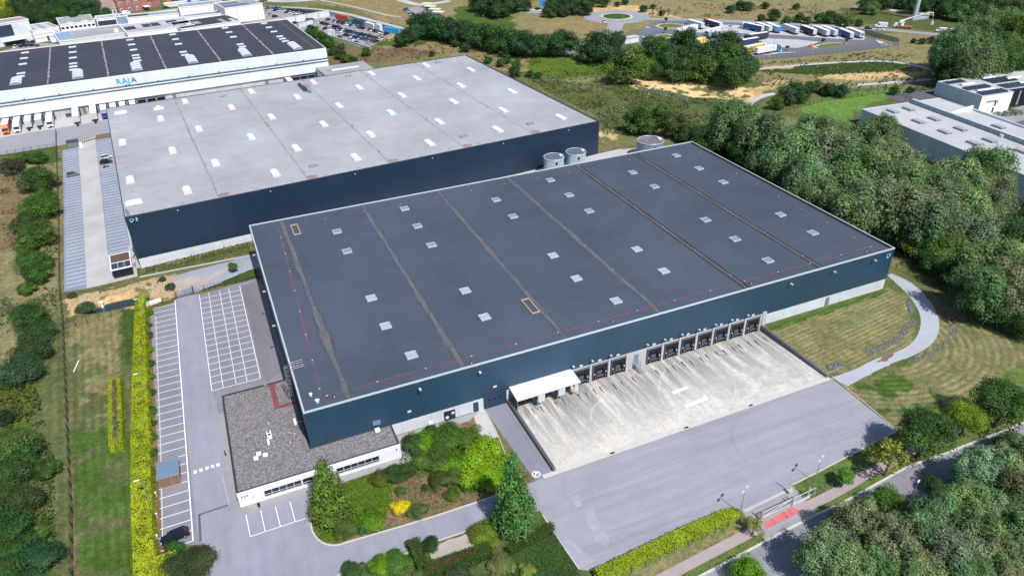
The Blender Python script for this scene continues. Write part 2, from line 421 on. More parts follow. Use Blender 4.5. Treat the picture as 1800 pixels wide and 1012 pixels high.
def louvre():
    s = NT('louvred_skylight', .3, .5, .2); x, y, z = s.sep(); l = s.lines(x, .27, .11)
    s.color(s.mix(l, (.22, .29, .36), (.62, .68, .74))); return s.m
M['louvre'] = louvre()
M['smokepanel'] = NT('blue_grey_glazing', .2, .5).color((.20, .26, .33)).m
def solar():
    s = NT('solar_cells', .18, .5); x, y, z = s.sep(); j = s.math('MAXIMUM', s.lines(x, 1.0, .05), s.lines(y, 1.65, .05))
    s.color(s.mix(s.math('MULTIPLY', j, .6), (.022, .03, .065), (.30, .32, .36))); return s.m
M['solar'] = solar()
M['soil'] = asphalt('roof_soil', (.12, .075, .055), None, patch=.3, fine=.5)
M['wood'] = cladding('wooden_slats', (.26, .14, .085), .5, .8, 0)
M['brick'] = concrete('red_brick', (.33, .13, .11), 40, 40, .3)
M['redtile'] = membrane('red_roof_tiles', (.33, .13, .095), sheets=.5)
M['browntile'] = membrane('brown_roof_tiles', (.30, .19, .155), sheets=.5)
M['teal'] = plain('teal_sign', (.02, .25, .28), .5)
M['palecyan'] = plain('pale_cyan_sign', (.42, .72, .76), .5)
M['rajablue'] = plain('bright_blue_lettering', (.03, .33, .62), .4)
M['rajadark'] = plain('purple_lettering', (.17, .03, .19), .4)
M['orange'] = plain('orange_paint', (.72, .17, .03), .5)
M['amber'] = plain('wooden_orange_frame', (.50, .34, .24), .6)
M['blueplate'] = plain('sign_blue', (.03, .22, .62), .5)
M['bluewall'] = cladding('blue_grey_wall_cladding', (.22, .32, .46), 1.2, .6, 0)
M['cyanbox'] = cladding('cyan_container', (.05, .33, .58), .6, .6, 0)
M['redbox'] = cladding('red_container', (.50, .08, .05), .6, .6, 0)
M['greenbox'] = cladding('green_container', (.06, .33, .25), .6, .6, 0)
M['bluebox'] = cladding('blue_container', (.04, .16, .45), .6, .6, 0)
M['orangebox'] = cladding('orange_container', (.45, .15, .06), .6, .6, 0)
M['whitebox'] = cladding('white_container', (.66, .66, .66), .6, .6, 0)
M['greybox'] = cladding('grey_container', (.35, .37, .40), .6, .6, 0)
M['navybox'] = cladding('navy_container', (.04, .06, .12), .6, .6, 0)
def tankside():
    s = NT('pale_blue_tank_steel', .4, .5, .25); x, y, z = s.sep(); f = s.noise(.6, 3)
    a = s.mix(f, (.40, .52, .60), (.54, .64, .70)); s.color(s.mix(s.lines(z, 1.4, .08), a, (.25, .32, .38))); return s.m
M['tank'] = tankside()
def tanktop():
    s = NT('tank_cover', .5, .4); v = s.map((1.6, .25, 1), rot=(0, 0, .5)); f = s.noise(1, 3, vec=v)
    s.color(s.mix(s.ramp(f, .45, .6, 0, .8), (.095, .12, .165), (.16, .17, .20))); return s.m
M['tanktop'] = tanktop()
M['tankgrey'] = cladding('grey_tank_steel', (.24, .31, .37), 1.2, .5, .2)
def tanktop2():
    s = NT('rusty_tank_cover', .6, .4); v = s.map((1.1, .12, 1), rot=(0, 0, .35)); f = s.noise(1, 3, vec=v)
    s.color(s.mix(s.ramp(f, .42, .58), (.09, .10, .14), (.27, .215, .20))); return s.m
M['tanktop2'] = tanktop2()
M['bark'] = plain('tree_bark', (.115, .09, .07), .95, .1, 0, .35, 4)
def water():
    s = NT('pond_water', .06, .5); s.color((.025, .04, .04)); s.bump(s.noise(1.4, 3), .05, .05); return s.m
M['water'] = water()
M['mesh'] = plain('fence_wire', (.035, .037, .04), .6, .4)
M['meshgrey'] = plain('grey_fence_steel', (.20, .22, .245), .5, .4, .3)
M['rock'] = plain('slate_rubble', (.15, .155, .17), .9, .2, 0, .45, .8)
M['paint'] = None
def paint(name='vehicle_paint'):
    s = NT(name, .28, .5); s.color(s.n('ObjectInfo').outputs['Color']); return s.m
M['paint'] = paint()
def curtain():
    s = NT('curtain_side', .5, .4); x, y, z = s.sep(); f = s.noise(2.2, 2)
    c = s.n('ObjectInfo').outputs['Color']; s.color(s.mix(s.math('MULTIPLY', s.lines(x, 1.36, .08), .3), c, (.05, .05, .06))); return s.m
M['curtain'] = curtain()
M['tailred'] = plain('tail_lamp_red', (.4, .02, .02), .4)
M['headlamp'] = plain('headlamp_glass', (.55, .58, .6), .2, .6)
def leaf():
    s = NT('leaves', .55, .25); oi = s.n('ObjectInfo'); v = s.attr('tint')['Color']
    c = s.mix(1.0, oi.outputs['Color'], v, 'MULTIPLY')
    s.color(c)
    tr = s.n('BsdfTranslucent', {'Color': s.mix(1.0, c, (1.3, 1.35, .7), 'MULTIPLY')})
    mx = s.n('MixShader', {0: .28}); s.t.links.new(s.b.outputs[0], mx.inputs[1]); s.t.links.new(tr.outputs[0], mx.inputs[2])
    s.t.links.new(mx.outputs[0], s.out.inputs[0]); return s.m
M['leaf'] = leaf()
M['hedgecore'] = plain('hedge_dark_core', (.03, .04, .012), .95, .1)
def groundmat():
    s = NT('ground_cover', .95, .1)
    c = s.attr('cover')['Color']; st = s.attr('stripe'); r, g, b_ = s.n('SeparateColor', {'Color': st['Color']}).outputs[:3]
    n1 = s.noise(.09, 5, .7); n2 = s.noise(.7, 5, .72); n3 = s.noise(4.5, 4, .75)
    a = s.mix(s.ramp(n1, .35, .65, 0, .4), c, s.mix(1.0, c, (1.35, 1.12, .95), 'MULTIPLY'))
    a = s.mix(s.ramp(n2, .38, .62, 0, .75), a, s.mix(1.0, a, (.42, .56, .44), 'MULTIPLY'))
    n4 = s.noise(2.1, 4, .8, s.map(loc=(7, 1, 0)))
    a = s.mix(s.ramp(n3, .45, .60, 0, .8), a, s.mix(1.0, a, (1.9, 1.65, 1.75), 'MULTIPLY'))
    a = s.mix(s.ramp(n4, .50, .62, 0, .75), a, s.mix(1.0, a, (.50, .62, .50), 'MULTIPLY')); a = s.mix(s.ramp(n4, .42, .33, 0, .6), a, s.mix(1.0, a, (1.7, 1.5, 1.5), 'MULTIPLY'))
    ph = s.math('ADD', r, s.ramp(n2, 0, 1, -.35, .35))
    row = s.ramp(s.math('PINGPONG', ph, .6), .15, .45)
    brk = s.ramp(s.noise(.16, 3, vec=s.map(loc=(3, 9, 0))), .35, .6)
    k = s.math('MULTIPLY', s.math('MULTIPLY', row, g), brk)
    a = s.mix(k, a, s.mix(1.0, a, (2.1, 1.75, 1.8), 'MULTIPLY'))
    s.color(a); s.bump(n3, .5, .12); return s.m
M['ground'] = groundmat()
# ---------------------------------------------------------------- foliage
def leaf_mesh(name, C, N, S, tint, stretch=1.25, mats=None, extra=None):
    """one crown: a cloud of small leaf-spray faces, C centres, N facing, S size"""
    n = len(C); N = N/np.linalg.norm(N, axis=1, keepdims=True)
    a = RNG.normal(size=(n, 3)); a -= (a*N).sum(1, keepdims=True)*N; a /= np.linalg.norm(a, axis=1, keepdims=True); b = np.cross(N, a)
    S = np.asarray(S).reshape(-1, 1)*np.ones((n, 1)); u = a*S*stretch*.5; v = b*S*.5
    k = RNG.uniform(.55, 1.2, (n, 4, 1)); sk = RNG.uniform(-.25, .25, (n, 1)); fold = N*S*RNG.uniform(-.3, .3, (n, 1))
    V = np.stack([C-u*k[:, 0], C-v*k[:, 1]+u*sk+fold, C+u*k[:, 2], C+v*k[:, 3]-u*sk+fold], 1).reshape(-1, 3)
    F = np.arange(4*n).reshape(-1, 4); tc = np.repeat(np.c_[tint, np.ones(n)], 4, 0)
    if extra is not None:
        ev, ef = np.array(extra.v, float).reshape(-1, 3), extra.f
    me = bpy.data.meshes.new(name)
    nv = 4*n; ne = 0 if extra is None else len(ev)
    me.vertices.add(nv+ne); me.vertices.foreach_set('co', (V if extra is None else np.r_[V, ev]).astype(np.float32).ravel())
    loops = F.ravel(); starts = np.arange(n)*4; mi = np.zeros(n, int)
    if extra is not None:
        el = np.concatenate([np.array(f)+nv for f in ef]); cnt = np.array([len(f) for f in ef])
        starts = np.r_[starts, 4*n+np.cumsum(cnt)-cnt]; loops = np.r_[loops, el]; mi = np.r_[mi, np.ones(len(ef), int)]
    me.loops.add(len(loops)); me.loops.foreach_set('vertex_index', loops.astype(np.int32))
    me.polygons.add(len(starts)); me.polygons.foreach_set('loop_start', starts.astype(np.int32))
    for m in (mats or [M['leaf']]): me.materials.append(m)
    me.polygons.foreach_set('material_index', mi.astype(np.int32))
    at = me.attributes.new('tint', 'FLOAT_COLOR', 'POINT')
    if extra is not None: tc = np.r_[tc, np.ones((ne, 4))]
    at.data.foreach_set('color', tc.astype(np.float32).ravel())
    me.update(calc_edges=True); return me
def rdir(n):
    v = RNG.normal(size=(n, 3)); return v/np.linalg.norm(v, axis=1, keepdims=True)
def crown(kind, leaf, nleaf, nblob, seed=0):
    """unit-radius crown, base of the trunk at z=0; returns centres, facings, sizes, tints, blobs, height"""
    r = np.random.default_rng(seed)
    if kind == 'willow': H, zc, rz, br = 2.1, 1.08, 1.05, (.15, .33)
    elif kind == 'broad': H, zc, rz, br = 2.0, 1.15, .86, (.26, .46)
    elif kind == 'bushy': H, zc, rz, br = 1.75, .78, .84, (.28, .48)
    elif kind == 'young': H, zc, rz, br = 3.0, 1.85, 1.15, (.34, .55)
    elif kind == 'sparse': H, zc, rz, br = 1.9, 1.25, .62, (.16, .3)
    elif kind == 'shrub': H, zc, rz, br = 1.05, .42, .62, (.28, .46)
    elif kind == 'column': H, zc, rz, br = 3.2, 1.6, 1.6, (.4, .6)
    elif kind == 'conifer': H, zc, rz, br = 3.3, 0, 0, 0
    B = []
    if kind == 'conifer':
        z = .35
        while z < 3.2:
            R = (1-(z-.2)/3.1)**.8; k = max(3, int(9*R))
            t0 = r.uniform(0, 6.28)
            for j in range(k):
                t = t0+6.28*j/k+r.uniform(-.2, .2); rr = R*r.uniform(.55, .8)
                B.append((rr*math.cos(t), rr*math.sin(t), z+r.uniform(-.1, .1)-.08*rr, .16+.2*R))
            if R > .45: B.append((0, 0, z, R*.5))
            z += .2
    else:
        for i in range(nblob):
            d = r.normal(size=3); d /= np.linalg.norm(d)
            if d[2] < (-.85 if kind in ('bushy', 'willow') else -.5): d[2] *= -.6
            if kind == 'shrub' and d[2] < -.1: d[2] = abs(d[2])
            q = r.uniform(.55, .86) if i > nblob*.25 else r.uniform(.1, .5)
            lop = 1+.18*math.sin(3*math.atan2(d[1], d[0])+seed)
            B.append((d[0]*q*lop, d[1]*q*lop, zc+d[2]*q*rz, r.uniform(*br)))
    B = np.array(B); w = B[:, 3]**2; idx = r.choice(len(B), nleaf, p=w/w.sum())
    d = rdir(nleaf); d[:, 2] = np.where(d[:, 2] < -.55, -d[:, 2], d[:, 2])
    rad = B[idx, 3]*(r.uniform(.5, 1.0, nleaf)**.6)*(1+np.abs(r.normal(0, .2, nleaf))); d[:, 2] = np.where((d[:, 2] < -.15) & (r.random(nleaf) < .7), -d[:, 2], d[:, 2])
    sq = np.array([1, 1, 1.6 if kind == 'willow' else .9])
    C = B[idx, :3]+d*rad[:, None]*sq
    keep = C[:, 2] > (.04 if kind in ('shrub', 'column', 'conifer', 'bushy') else .12); C = C[keep]; d = d[keep]; idx = idx[keep]; n = len(C)
    N = d*1.2+rdir(n)*.6+np.array([0, 0, .3])
    S = leaf*r.uniform(.6, 1.35, n)
    bt = r.uniform(.6, 1.34, len(B))[idx][:, None]; lt = r.uniform(.84, 1.18, n)[:, None]  # clump tints vary; widened range paints highlights and shaded gaps into the crown
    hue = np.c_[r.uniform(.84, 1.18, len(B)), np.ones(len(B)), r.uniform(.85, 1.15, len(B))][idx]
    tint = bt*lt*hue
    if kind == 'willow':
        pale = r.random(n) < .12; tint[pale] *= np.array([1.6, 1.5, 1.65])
    q = np.percentile(np.hypot(C[:, 0], C[:, 1]), 96); C = C/q; B = B/q; H = H/q
    return C, N, S/q**.5, np.clip(tint, .3, 2.6), B, H, q
def trunk_mb(kind, B, H, r=.075):
    m = MB(); zt = H*.55
    if kind == 'shrub':
        for k in range(4):
            t = k*1.57; m.tube([(0.05*math.cos(t), .05*math.sin(t), 0), (.35*math.cos(t), .35*math.sin(t), .5)], [.04, .02], 5)
        return m
    m.tube([(0, 0, -.08), (.01, .01, .25), (-.02, .02, zt*.6), (.02, 0, zt), (0, 0, zt*1.3)], [r*1.35, r, r*.8, r*.5, r*.15], 7)
    if kind in ('conifer', 'column'): return m
    bl = sorted(B.tolist(), key=lambda b: -b[3])[:9]
    for b in bl:
        p = Vector(b[:3]); s0 = Vector((0, 0, min(max(.35, p.z*.55), zt*.9)))
        m.tube([s0, s0.lerp(p, .5)+Vector((0, 0, .06)), p], [r*.5, r*.32, r*.1], 5)
    return m
PROTO = {}
def proto(key, kind, leaf, nleaf, nblob, seeds, r=.075, stretch=1.25):
    PROTO[key] = []
    for sd in seeds:
        C, N, S, t, B, H, q = crown(kind, leaf, nleaf, nblob, sd)
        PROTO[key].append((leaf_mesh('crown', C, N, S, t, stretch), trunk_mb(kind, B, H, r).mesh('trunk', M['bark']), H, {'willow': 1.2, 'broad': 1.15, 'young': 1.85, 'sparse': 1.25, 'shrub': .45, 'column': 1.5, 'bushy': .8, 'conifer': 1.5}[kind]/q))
proto('willow', 'willow', .052, 25000, 110, (1, 2, 3, 4), stretch=1.9)
proto('broad', 'broad', .06, 17000, 46, (5, 6, 7), stretch=1.2)
proto('bushy', 'bushy', .065, 12000, 40, (25, 26, 27), stretch=1.2)
proto('wild', 'bushy', .085, 7500, 30, (15, 16, 17))
proto('sparse', 'sparse', .10, 1300, 26, (8, 9), r=.05)
proto('young', 'young', .12, 4200, 16, (10, 11), r=.07)
proto('shrub', 'shrub', .075, 9500, 34, (12, 13, 14), r=.05)
proto('conifer', 'conifer', .085, 9500, 0, (20, 21), r=.07)
proto('column', 'column', .16, 2200, 22, (22, 23))
TREES = []
def plant(px, py, rpx, key, col, name='broadleaf_tree', zr=None, at=None, hs=1.0, jit=.12, ground=None):
    """a plant whose crown shows round photo point (px,py) with radius rpx (photo pixels)"""
    v = PROTO[key][(len(TREES)*7+int(px)) % len(PROTO[key])]
    if at is None:
        z = 3.0; r = 3.0
        for _ in range(8):
            P = G(px, py, z); r = rpx*depth(P)/FOC; g = float(th(P[0], P[1])); z = g+v[3]*r*hs
        x, y = float(P[0]), float(P[1])
    else: x, y = at; r = rpx; g = float(th(x, y))
    if -0.5 < x < 147.3 and -0.4 < y < 86.3: y = 86.5+r*.6 if y > 60 else y
    if 0 < y < 90 and 120 < x < 147.5+.92*r: x = 147.5+.92*r+random.uniform(0, 1)
    rz = random.uniform(0, 6.28); k = lambda: random.uniform(1-jit, 1+jit)
    o = empty(name, (x, y, g), rz); o.scale = (r, r*random.uniform(.92, 1.08), r*hs)
    o['_px'] = px
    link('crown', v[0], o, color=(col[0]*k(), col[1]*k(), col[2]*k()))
    link('trunk', v[1], o)
    TREES.append(o); return o
def finish(objs, where, group, cat='tree', key=lambda o: o['_px'], end='from the left'):
    objs = sorted(objs, key=key)
    for i, o in enumerate(objs):
        d = o.get('_desc', 'green tree')
        tag(o, f"{d}, {nth(i)} {end} {where}" if len(objs) > 1 else f"{d} {where}", cat, group if len(objs) > 1 else None)
def clean_tmp():
    for o in bpy.data.objects:
        for k in ('_px', '_desc'):
            if k in o: del o[k]
def surf_box(poly, h, dens, jit=.12, top=None):
    """leaf centres over the sides and top of a clipped hedge with outline poly"""
    Cs, Ns = [], []; n = len(poly)
    ar = sum(poly[i][0]*poly[(i+1) % n][1]-poly[(i+1) % n][0]*poly[i][1] for i in range(n))/2
    sg = 1 if ar > 0 else -1
    for i in range(n):
        a = np.array(poly[i]); b = np.array(poly[(i+1) % n]); L = np.linalg.norm(b-a); k = int(L*h*dens)
        if k < 1: continue
        t = RNG.random(k); z = RNG.random(k)*h; nn = np.array([(b-a)[1], -(b-a)[0]])/L*sg
        C = np.c_[a+(b-a)*t[:, None], z]; off = RNG.normal(0, jit, k)+.1*np.sin(t*L*1.7+i)+.06*np.sin(t*L*4.1)
        C[:, :2] += nn*off[:, None]; Cs.append(C); Ns.append(np.c_[np.tile(nn, (k, 1)), np.full(k, .25)])
    xs = [p[0] for p in poly]; ys = [p[1] for p in poly]; k = int(abs(ar)*dens*1.15); m = int(k*((max(xs)-min(xs))*(max(ys)-min(ys)))/max(abs(ar), .01))
    X = RNG.uniform(min(xs), max(xs), m); Y = RNG.uniform(min(ys), max(ys), m); q = pip(poly, X, Y); X = X[q]; Y = Y[q]
    Zt = h+RNG.normal(0, jit*.8, len(X))+.12*wob(X, Y, 4.0)
    Cs.append(np.c_[X, Y, Zt]); Ns.append(np.c_[RNG.normal(0, .25, (len(X), 2)), np.ones(len(X))])
    return np.concatenate(Cs), np.concatenate(Ns), np.r_[np.zeros(sum(map(len, Cs[:-1]))), np.ones(len(X))]
def shrink(poly, d):
    P = np.array(poly); c = P.mean(0); out = []
    for p in P:
        v = p-c; L = np.linalg.norm(v); out.append(tuple(c+v*max(.2, (L-d)/L)))
    return out
def hedge(name, poly, h, col, label, leaf=.2, dens=38, top=None, topw=.3, jit=.1, cat='hedge', z=0.0, two=None):
    C, N, tp = surf_box(poly, h, dens, jit)
    n = len(C); N = N+rdir(n)*.55
    t = RNG.uniform(.78, 1.22, (n, 1))*np.ones((n, 3)); t *= (1+.12*wob(C[:, 0], C[:, 1], 3.0))[:, None]
    if top is not None:
        c = np.array(poly).mean(0); inner = (pip(inset(poly, topw), C[:, 0], C[:, 1]) & (tp > 0)) & (vnoise(C[:, 0], C[:, 1], .9, 3) > .42)
        t[inner] = np.array(top)/np.array(col)*RNG.uniform(.7, 1.3, (inner.sum(), 1))
    if two is not None:
        q = (vnoise(C[:, 0], C[:, 1], 1.3, 5) > .64) & (RNG.random(n) < .6); t[q] = np.array(two)/np.array(col)*RNG.uniform(.7, 1.2, (q.sum(), 1))
    core = MB().prism(inset(poly, .16), 0, h-.12)  # solid dark core added inside the leaves to block light
    C = C.copy()
    me = leaf_mesh(name, C, N, leaf*RNG.uniform(.6, 1.35, n), np.clip(t, .05, 6), 1.3, [M['leaf'], M['hedgecore']], core)
    o = link(name, me, None, loc=(0, 0, z), color=col); return tag(o, label, cat)
def inset(poly, d):
    n = len(poly); ar = sum(poly[i][0]*poly[(i+1) % n][1]-poly[(i+1) % n][0]*poly[i][1] for i in range(n)); sg = 1 if ar > 0 else -1
    out = []
    for i in range(n):
        p0, p, p1 = (np.array(poly[(i-1) % n], float), np.array(poly[i], float), np.array(poly[(i+1) % n], float))
        a = (p-p0)/np.linalg.norm(p-p0); b = (p1-p)/np.linalg.norm(p1-p)
        na = np.array([-a[1], a[0]])*sg; nb = np.array([-b[1], b[0]])*sg; m = na+nb; m /= max(.35, np.dot(m, m)/2)**1 if np.dot(m, m) > 1e-6 else 1
        out.append(tuple(p+m*d*.5*(2/ max(1, np.linalg.norm(m)*1.0)) if False else p+(na+nb)/max(.4, 1+np.dot(na, nb))*d))
    return out
def tufts(name, poly, dens, size, hgt, cols, label=None, cat=None, kind='stuff', thr=0.0, s=6.0, seed=0, z=0.0):
    """loose weeds, ground cover or long grass over an area"""
    P = np.array(poly); lo, hi = P.min(0), P.max(0)
    ar = abs(sum(poly[i][0]*poly[(i+1) % len(poly)][1]-poly[(i+1) % len(poly)][0]*poly[i][1] for i in range(len(poly))))/2
    m = int(dens*(hi[0]-lo[0])*(hi[1]-lo[1])); X = RNG.uniform(lo[0], hi[0], m); Y = RNG.uniform(lo[1], hi[1], m)
    q = pip(poly, X, Y)
    if thr > 0: q &= vnoise(X, Y, s, seed)+.25*vnoise(X, Y, s/4, seed+9)-.12 > thr
    X = X[q]; Y = Y[q]; n = len(X); hz = hgt*RNG.random(n)*(.35+.65*vnoise(X, Y, s*.6, seed+1)*1.4)
    C = np.c_[X, Y, th(X, Y)+z+hz*.9]; N = rdir(n)*.7; N[:, 2] = np.abs(N[:, 2])+.6
    cols = np.array(cols); ci = np.clip((vnoise(X, Y, s*1.3, seed+2)*len(cols)+RNG.normal(0, .5, n)).astype(int), 0, len(cols)-1)
    t = cols[ci]*RNG.uniform(.65, 1.4, (n, 1))
    o = link(name, leaf_mesh(name, C, N, size*RNG.uniform(.55, 1.4, n), t, 1.5), color=(1, 1, 1)); return tag(o, label, cat, None, kind)
# ---------------------------------------------------------------- the ground
LUSH = (.060, .108, .024); MOWN = (.088, .108, .046); DRY = (.235, .185, .095); WEED = (.080, .105, .034); SAND = (.50, .35, .185); BROWN = (.165, .115, .07); WOODF = (.020, .030, .012); TAN = (.205, .185, .092)
COVER = []
def cov(c, pts, j=2.0, k=1.0, thr=None): COVER.append((c, W(*pts), j, k, thr))
# far field
cov(TAN, [(540, 0), (1130, 0), (1200, 40), (1100, 60), (1000, 40), (880, 60), (760, 30), (700, 30), (600, 14)], 4)
cov(LUSH, [(400, 8), (500, 14), (580, 20), (640, 34), (700, 50), (700, 60), (560, 26), (500, 22), (430, 14)], 2, .8)
cov(DRY, [(600, 0), (720, 0), (800, 22), (790, 40), (700, 55), (640, 28)], 4)
cov(LUSH, [(800, 12), (850, 10), (905, 32), (900, 50), (810, 46), (790, 30)], 3)
cov(DRY, [(930, 40), (1010, 30), (1060, 46), (1040, 70), (960, 70)], 3)
cov(SAND, [(1035, 12), (1130, 10), (1200, 28), (1200, 33), (1120, 26), (1040, 22)], 2)
cov((.10, .125, .045), [(1330, 112), (1560, 88), (1650, 104), (1600, 112), (1400, 122)], 3, 1.0, .4)
cov(TAN, [(1130, 0), (1560, 0), (1560, 20), (1500, 45), (1420, 40), (1300, 36), (1200, 34)], 5)
cov(WEED, [(1380, 25), (1500, 40), (1580, 48), (1720, 65), (1760, 40), (1600, 15), (1480, 15)], 5)
cov(TAN, [(1560, 60), (1700, 66), (1690, 85), (1640, 110), (1570, 95), (1530, 75)], 3)
cov(TAN, [(1310, 110), (1560, 85), (1650, 100), (1660, 130), (1590, 160), (1450, 165), (1330, 150)], 3)
cov(LUSH, [(1330, 128), (1500, 112), (1600, 118), (1560, 138), (1400, 140)], 3, .6)
cov(SAND, [(1430, 145), (1500, 136), (1600, 136), (1640, 132), (1600, 142), (1500, 152)], 2)
cov(LUSH, [(1400, 195), (1480, 175), (1570, 165), (1600, 172), (1520, 195), (1480, 225), (1420, 215)], 1, 1.9)
cov(LUSH, [(1580, 265), (1640, 290), (1800, 370), (1800, 400), (1620, 320)], 1)
cov(DRY, [(650, 60), (740, 66), (820, 80), (900, 95), (960, 110), (940, 140), (870, 120), (800, 95), (700, 98), (640, 110)], 3)
cov(BROWN, [(660, 84), (740, 86), (780, 95), (700, 108), (620, 112)], 2)
cov(LUSH, [(690, 40), (720, 50), (780, 62), (760, 80), (690, 80), (650, 80)], 3)
cov((.075, .125, .018), [(930, 112), (1000, 100), (1070, 104), (1080, 140), (1000, 145), (930, 140)], 2)
cov((.085, .115, .035), [(900, 130), (1000, 145), (1120, 145), (1120, 190), (1060, 215), (960, 165)], 3)
cov(SAND, [(1072, 158), (1120, 147), (1200, 145), (1260, 152), (1318, 166), (1332, 196), (1270, 190), (1200, 178), (1110, 172)], 2, 1.4, .36)
cov((.16, .17, .08), [(1000, 146), (1070, 150), (1080, 168), (1040, 176), (980, 158)], 2, 1.1, .4)
cov(WEED, [(1050, 190), (1250, 180), (1320, 195), (1240, 240), (1060, 240)], 3)
cov(SAND, [(640, 66), (700, 60), (730, 66), (690, 74)], 3, .8, .45)
cov(DRY, [(1120, 6), (1300, 4), (1420, 14), (1500, 20), (1440, 30), (1300, 32), (1180, 28)], 5, 1.0, .42)
cov(SAND, [(1330, 122), (1420, 118), (1380, 128), (1330, 130)], 2, .9, .45)
cov(SAND, [(1310, 165), (1360, 150), (1400, 152), (1350, 166), (1320, 190)], 2, .9, .4)
cov(SAND, [(1052, 235), (1080, 240), (1085, 256), (1056, 262)], 1, 1, .4)
cov(BROWN, [(560, 88), (620, 82), (640, 105), (600, 112), (570, 104)], 2)
# left field
cov(TAN, [(0, 290), (100, 260), (110, 560), (90, 640), (60, 640), (0, 660)], 2)
cov(BROWN, [(0, 300), (45, 300), (40, 420), (0, 430)], 2, 1.1)
cov(WEED, [(0, 650), (60, 640), (100, 700), (110, 1012), (0, 1012)], 2)
cov((.085, .115, .016), [(0, 680), (62, 670), (62, 735), (20, 760), (0, 760)], 1.2)
cov(MOWN, [(78, 560), (112, 560), (118, 760), (122, 1012), (95, 1012), (60, 760), (66, 680)], 1)
cov(LUSH, [(0, 262), (100, 245), (104, 290), (60, 285), (0, 300)], 1.5)
cov(SAND, [(112, 525), (150, 512), (240, 490), (310, 478), (320, 520), (240, 540), (120, 555)], .8, .9, .30)
cov(MOWN, [(113, 556), (248, 545), (250, 700), (238, 1012), (128, 1012), (118, 760)], .6)
cov(TAN, [(120, 560), (215, 548), (205, 640), (200, 760), (150, 700), (125, 640)], 2, .85, .38)
cov(LUSH, [(208, 545), (240, 543), (232, 640), (215, 640)], .5, .75)
cov(LUSH, [(128, 760), (235, 760), (238, 1012), (130, 1012)], 2, .95, .35)
cov(BROWN, [(110, 556), (114, 556), (130, 1012), (135, 1012), (118, 640)], .4)
# lawns on the right
cov((.165, .165, .078), [(1345, 575), (1557, 505), (1600, 520), (1610, 600), (1560, 640), (1450, 660)], .6, .95)
cov((.165, .165, .08), [(1600, 500), (1800, 600), (1800, 760), (1580, 760), (1480, 680), (1600, 640), (1650, 560)], 1, .9)
cov(LUSH, [(1345, 575), (1557, 505), (1560, 515), (1350, 585)], .4, .9)
cov(LUSH, [(1480, 680), (1560, 650), (1660, 690), (1700, 730), (1580, 760)], 2, .9, .4)
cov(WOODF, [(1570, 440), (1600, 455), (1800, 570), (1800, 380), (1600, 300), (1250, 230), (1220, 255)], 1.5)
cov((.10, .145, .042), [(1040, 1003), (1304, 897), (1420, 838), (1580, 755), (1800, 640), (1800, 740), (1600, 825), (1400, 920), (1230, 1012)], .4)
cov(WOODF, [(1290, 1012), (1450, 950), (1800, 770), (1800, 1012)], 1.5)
cov(TAN, [(1040, 1010), (1304, 915), (1310, 925), (1160, 1012)], .6)
# gardens
cov(BROWN, [(545, 866), (706, 760), (830, 735), (945, 845), (880, 868), (590, 958), (550, 940)], .5, 1.1)
cov((.07, .14, .016), [(546, 868), (620, 845), (700, 815), (690, 850), (690, 890), (640, 935), (590, 955), (560, 945), (547, 920)], .4)
cov((.06, .12, .02), [(706, 776), (752, 760), (800, 750), (838, 765), (885, 820), (900, 852), (830, 868), (790, 846), (725, 832)], .5)
cov((.07, .10, .035), [(590, 1012), (715, 970), (830, 928), (950, 895), (978, 936), (890, 968), (880, 1030), (590, 1030)], .4)
cov((.04, .08, .022), [(885, 972), (975, 936), (1018, 1000), (1018, 1030), (880, 1030)], .3)
cov(BROWN, [(262, 560), (282, 560), (292, 960), (262, 985)], .4)
cov(LUSH, [(345, 500), (395, 460), (445, 452), (452, 490), (350, 512)], .3, .75)
cov(WEED, [(236, 472), (440, 425), (445, 440), (330, 465), (245, 482)], .6)
cov(LUSH, [(232, 448), (245, 478), (205, 482), (198, 478)], .4, .85)
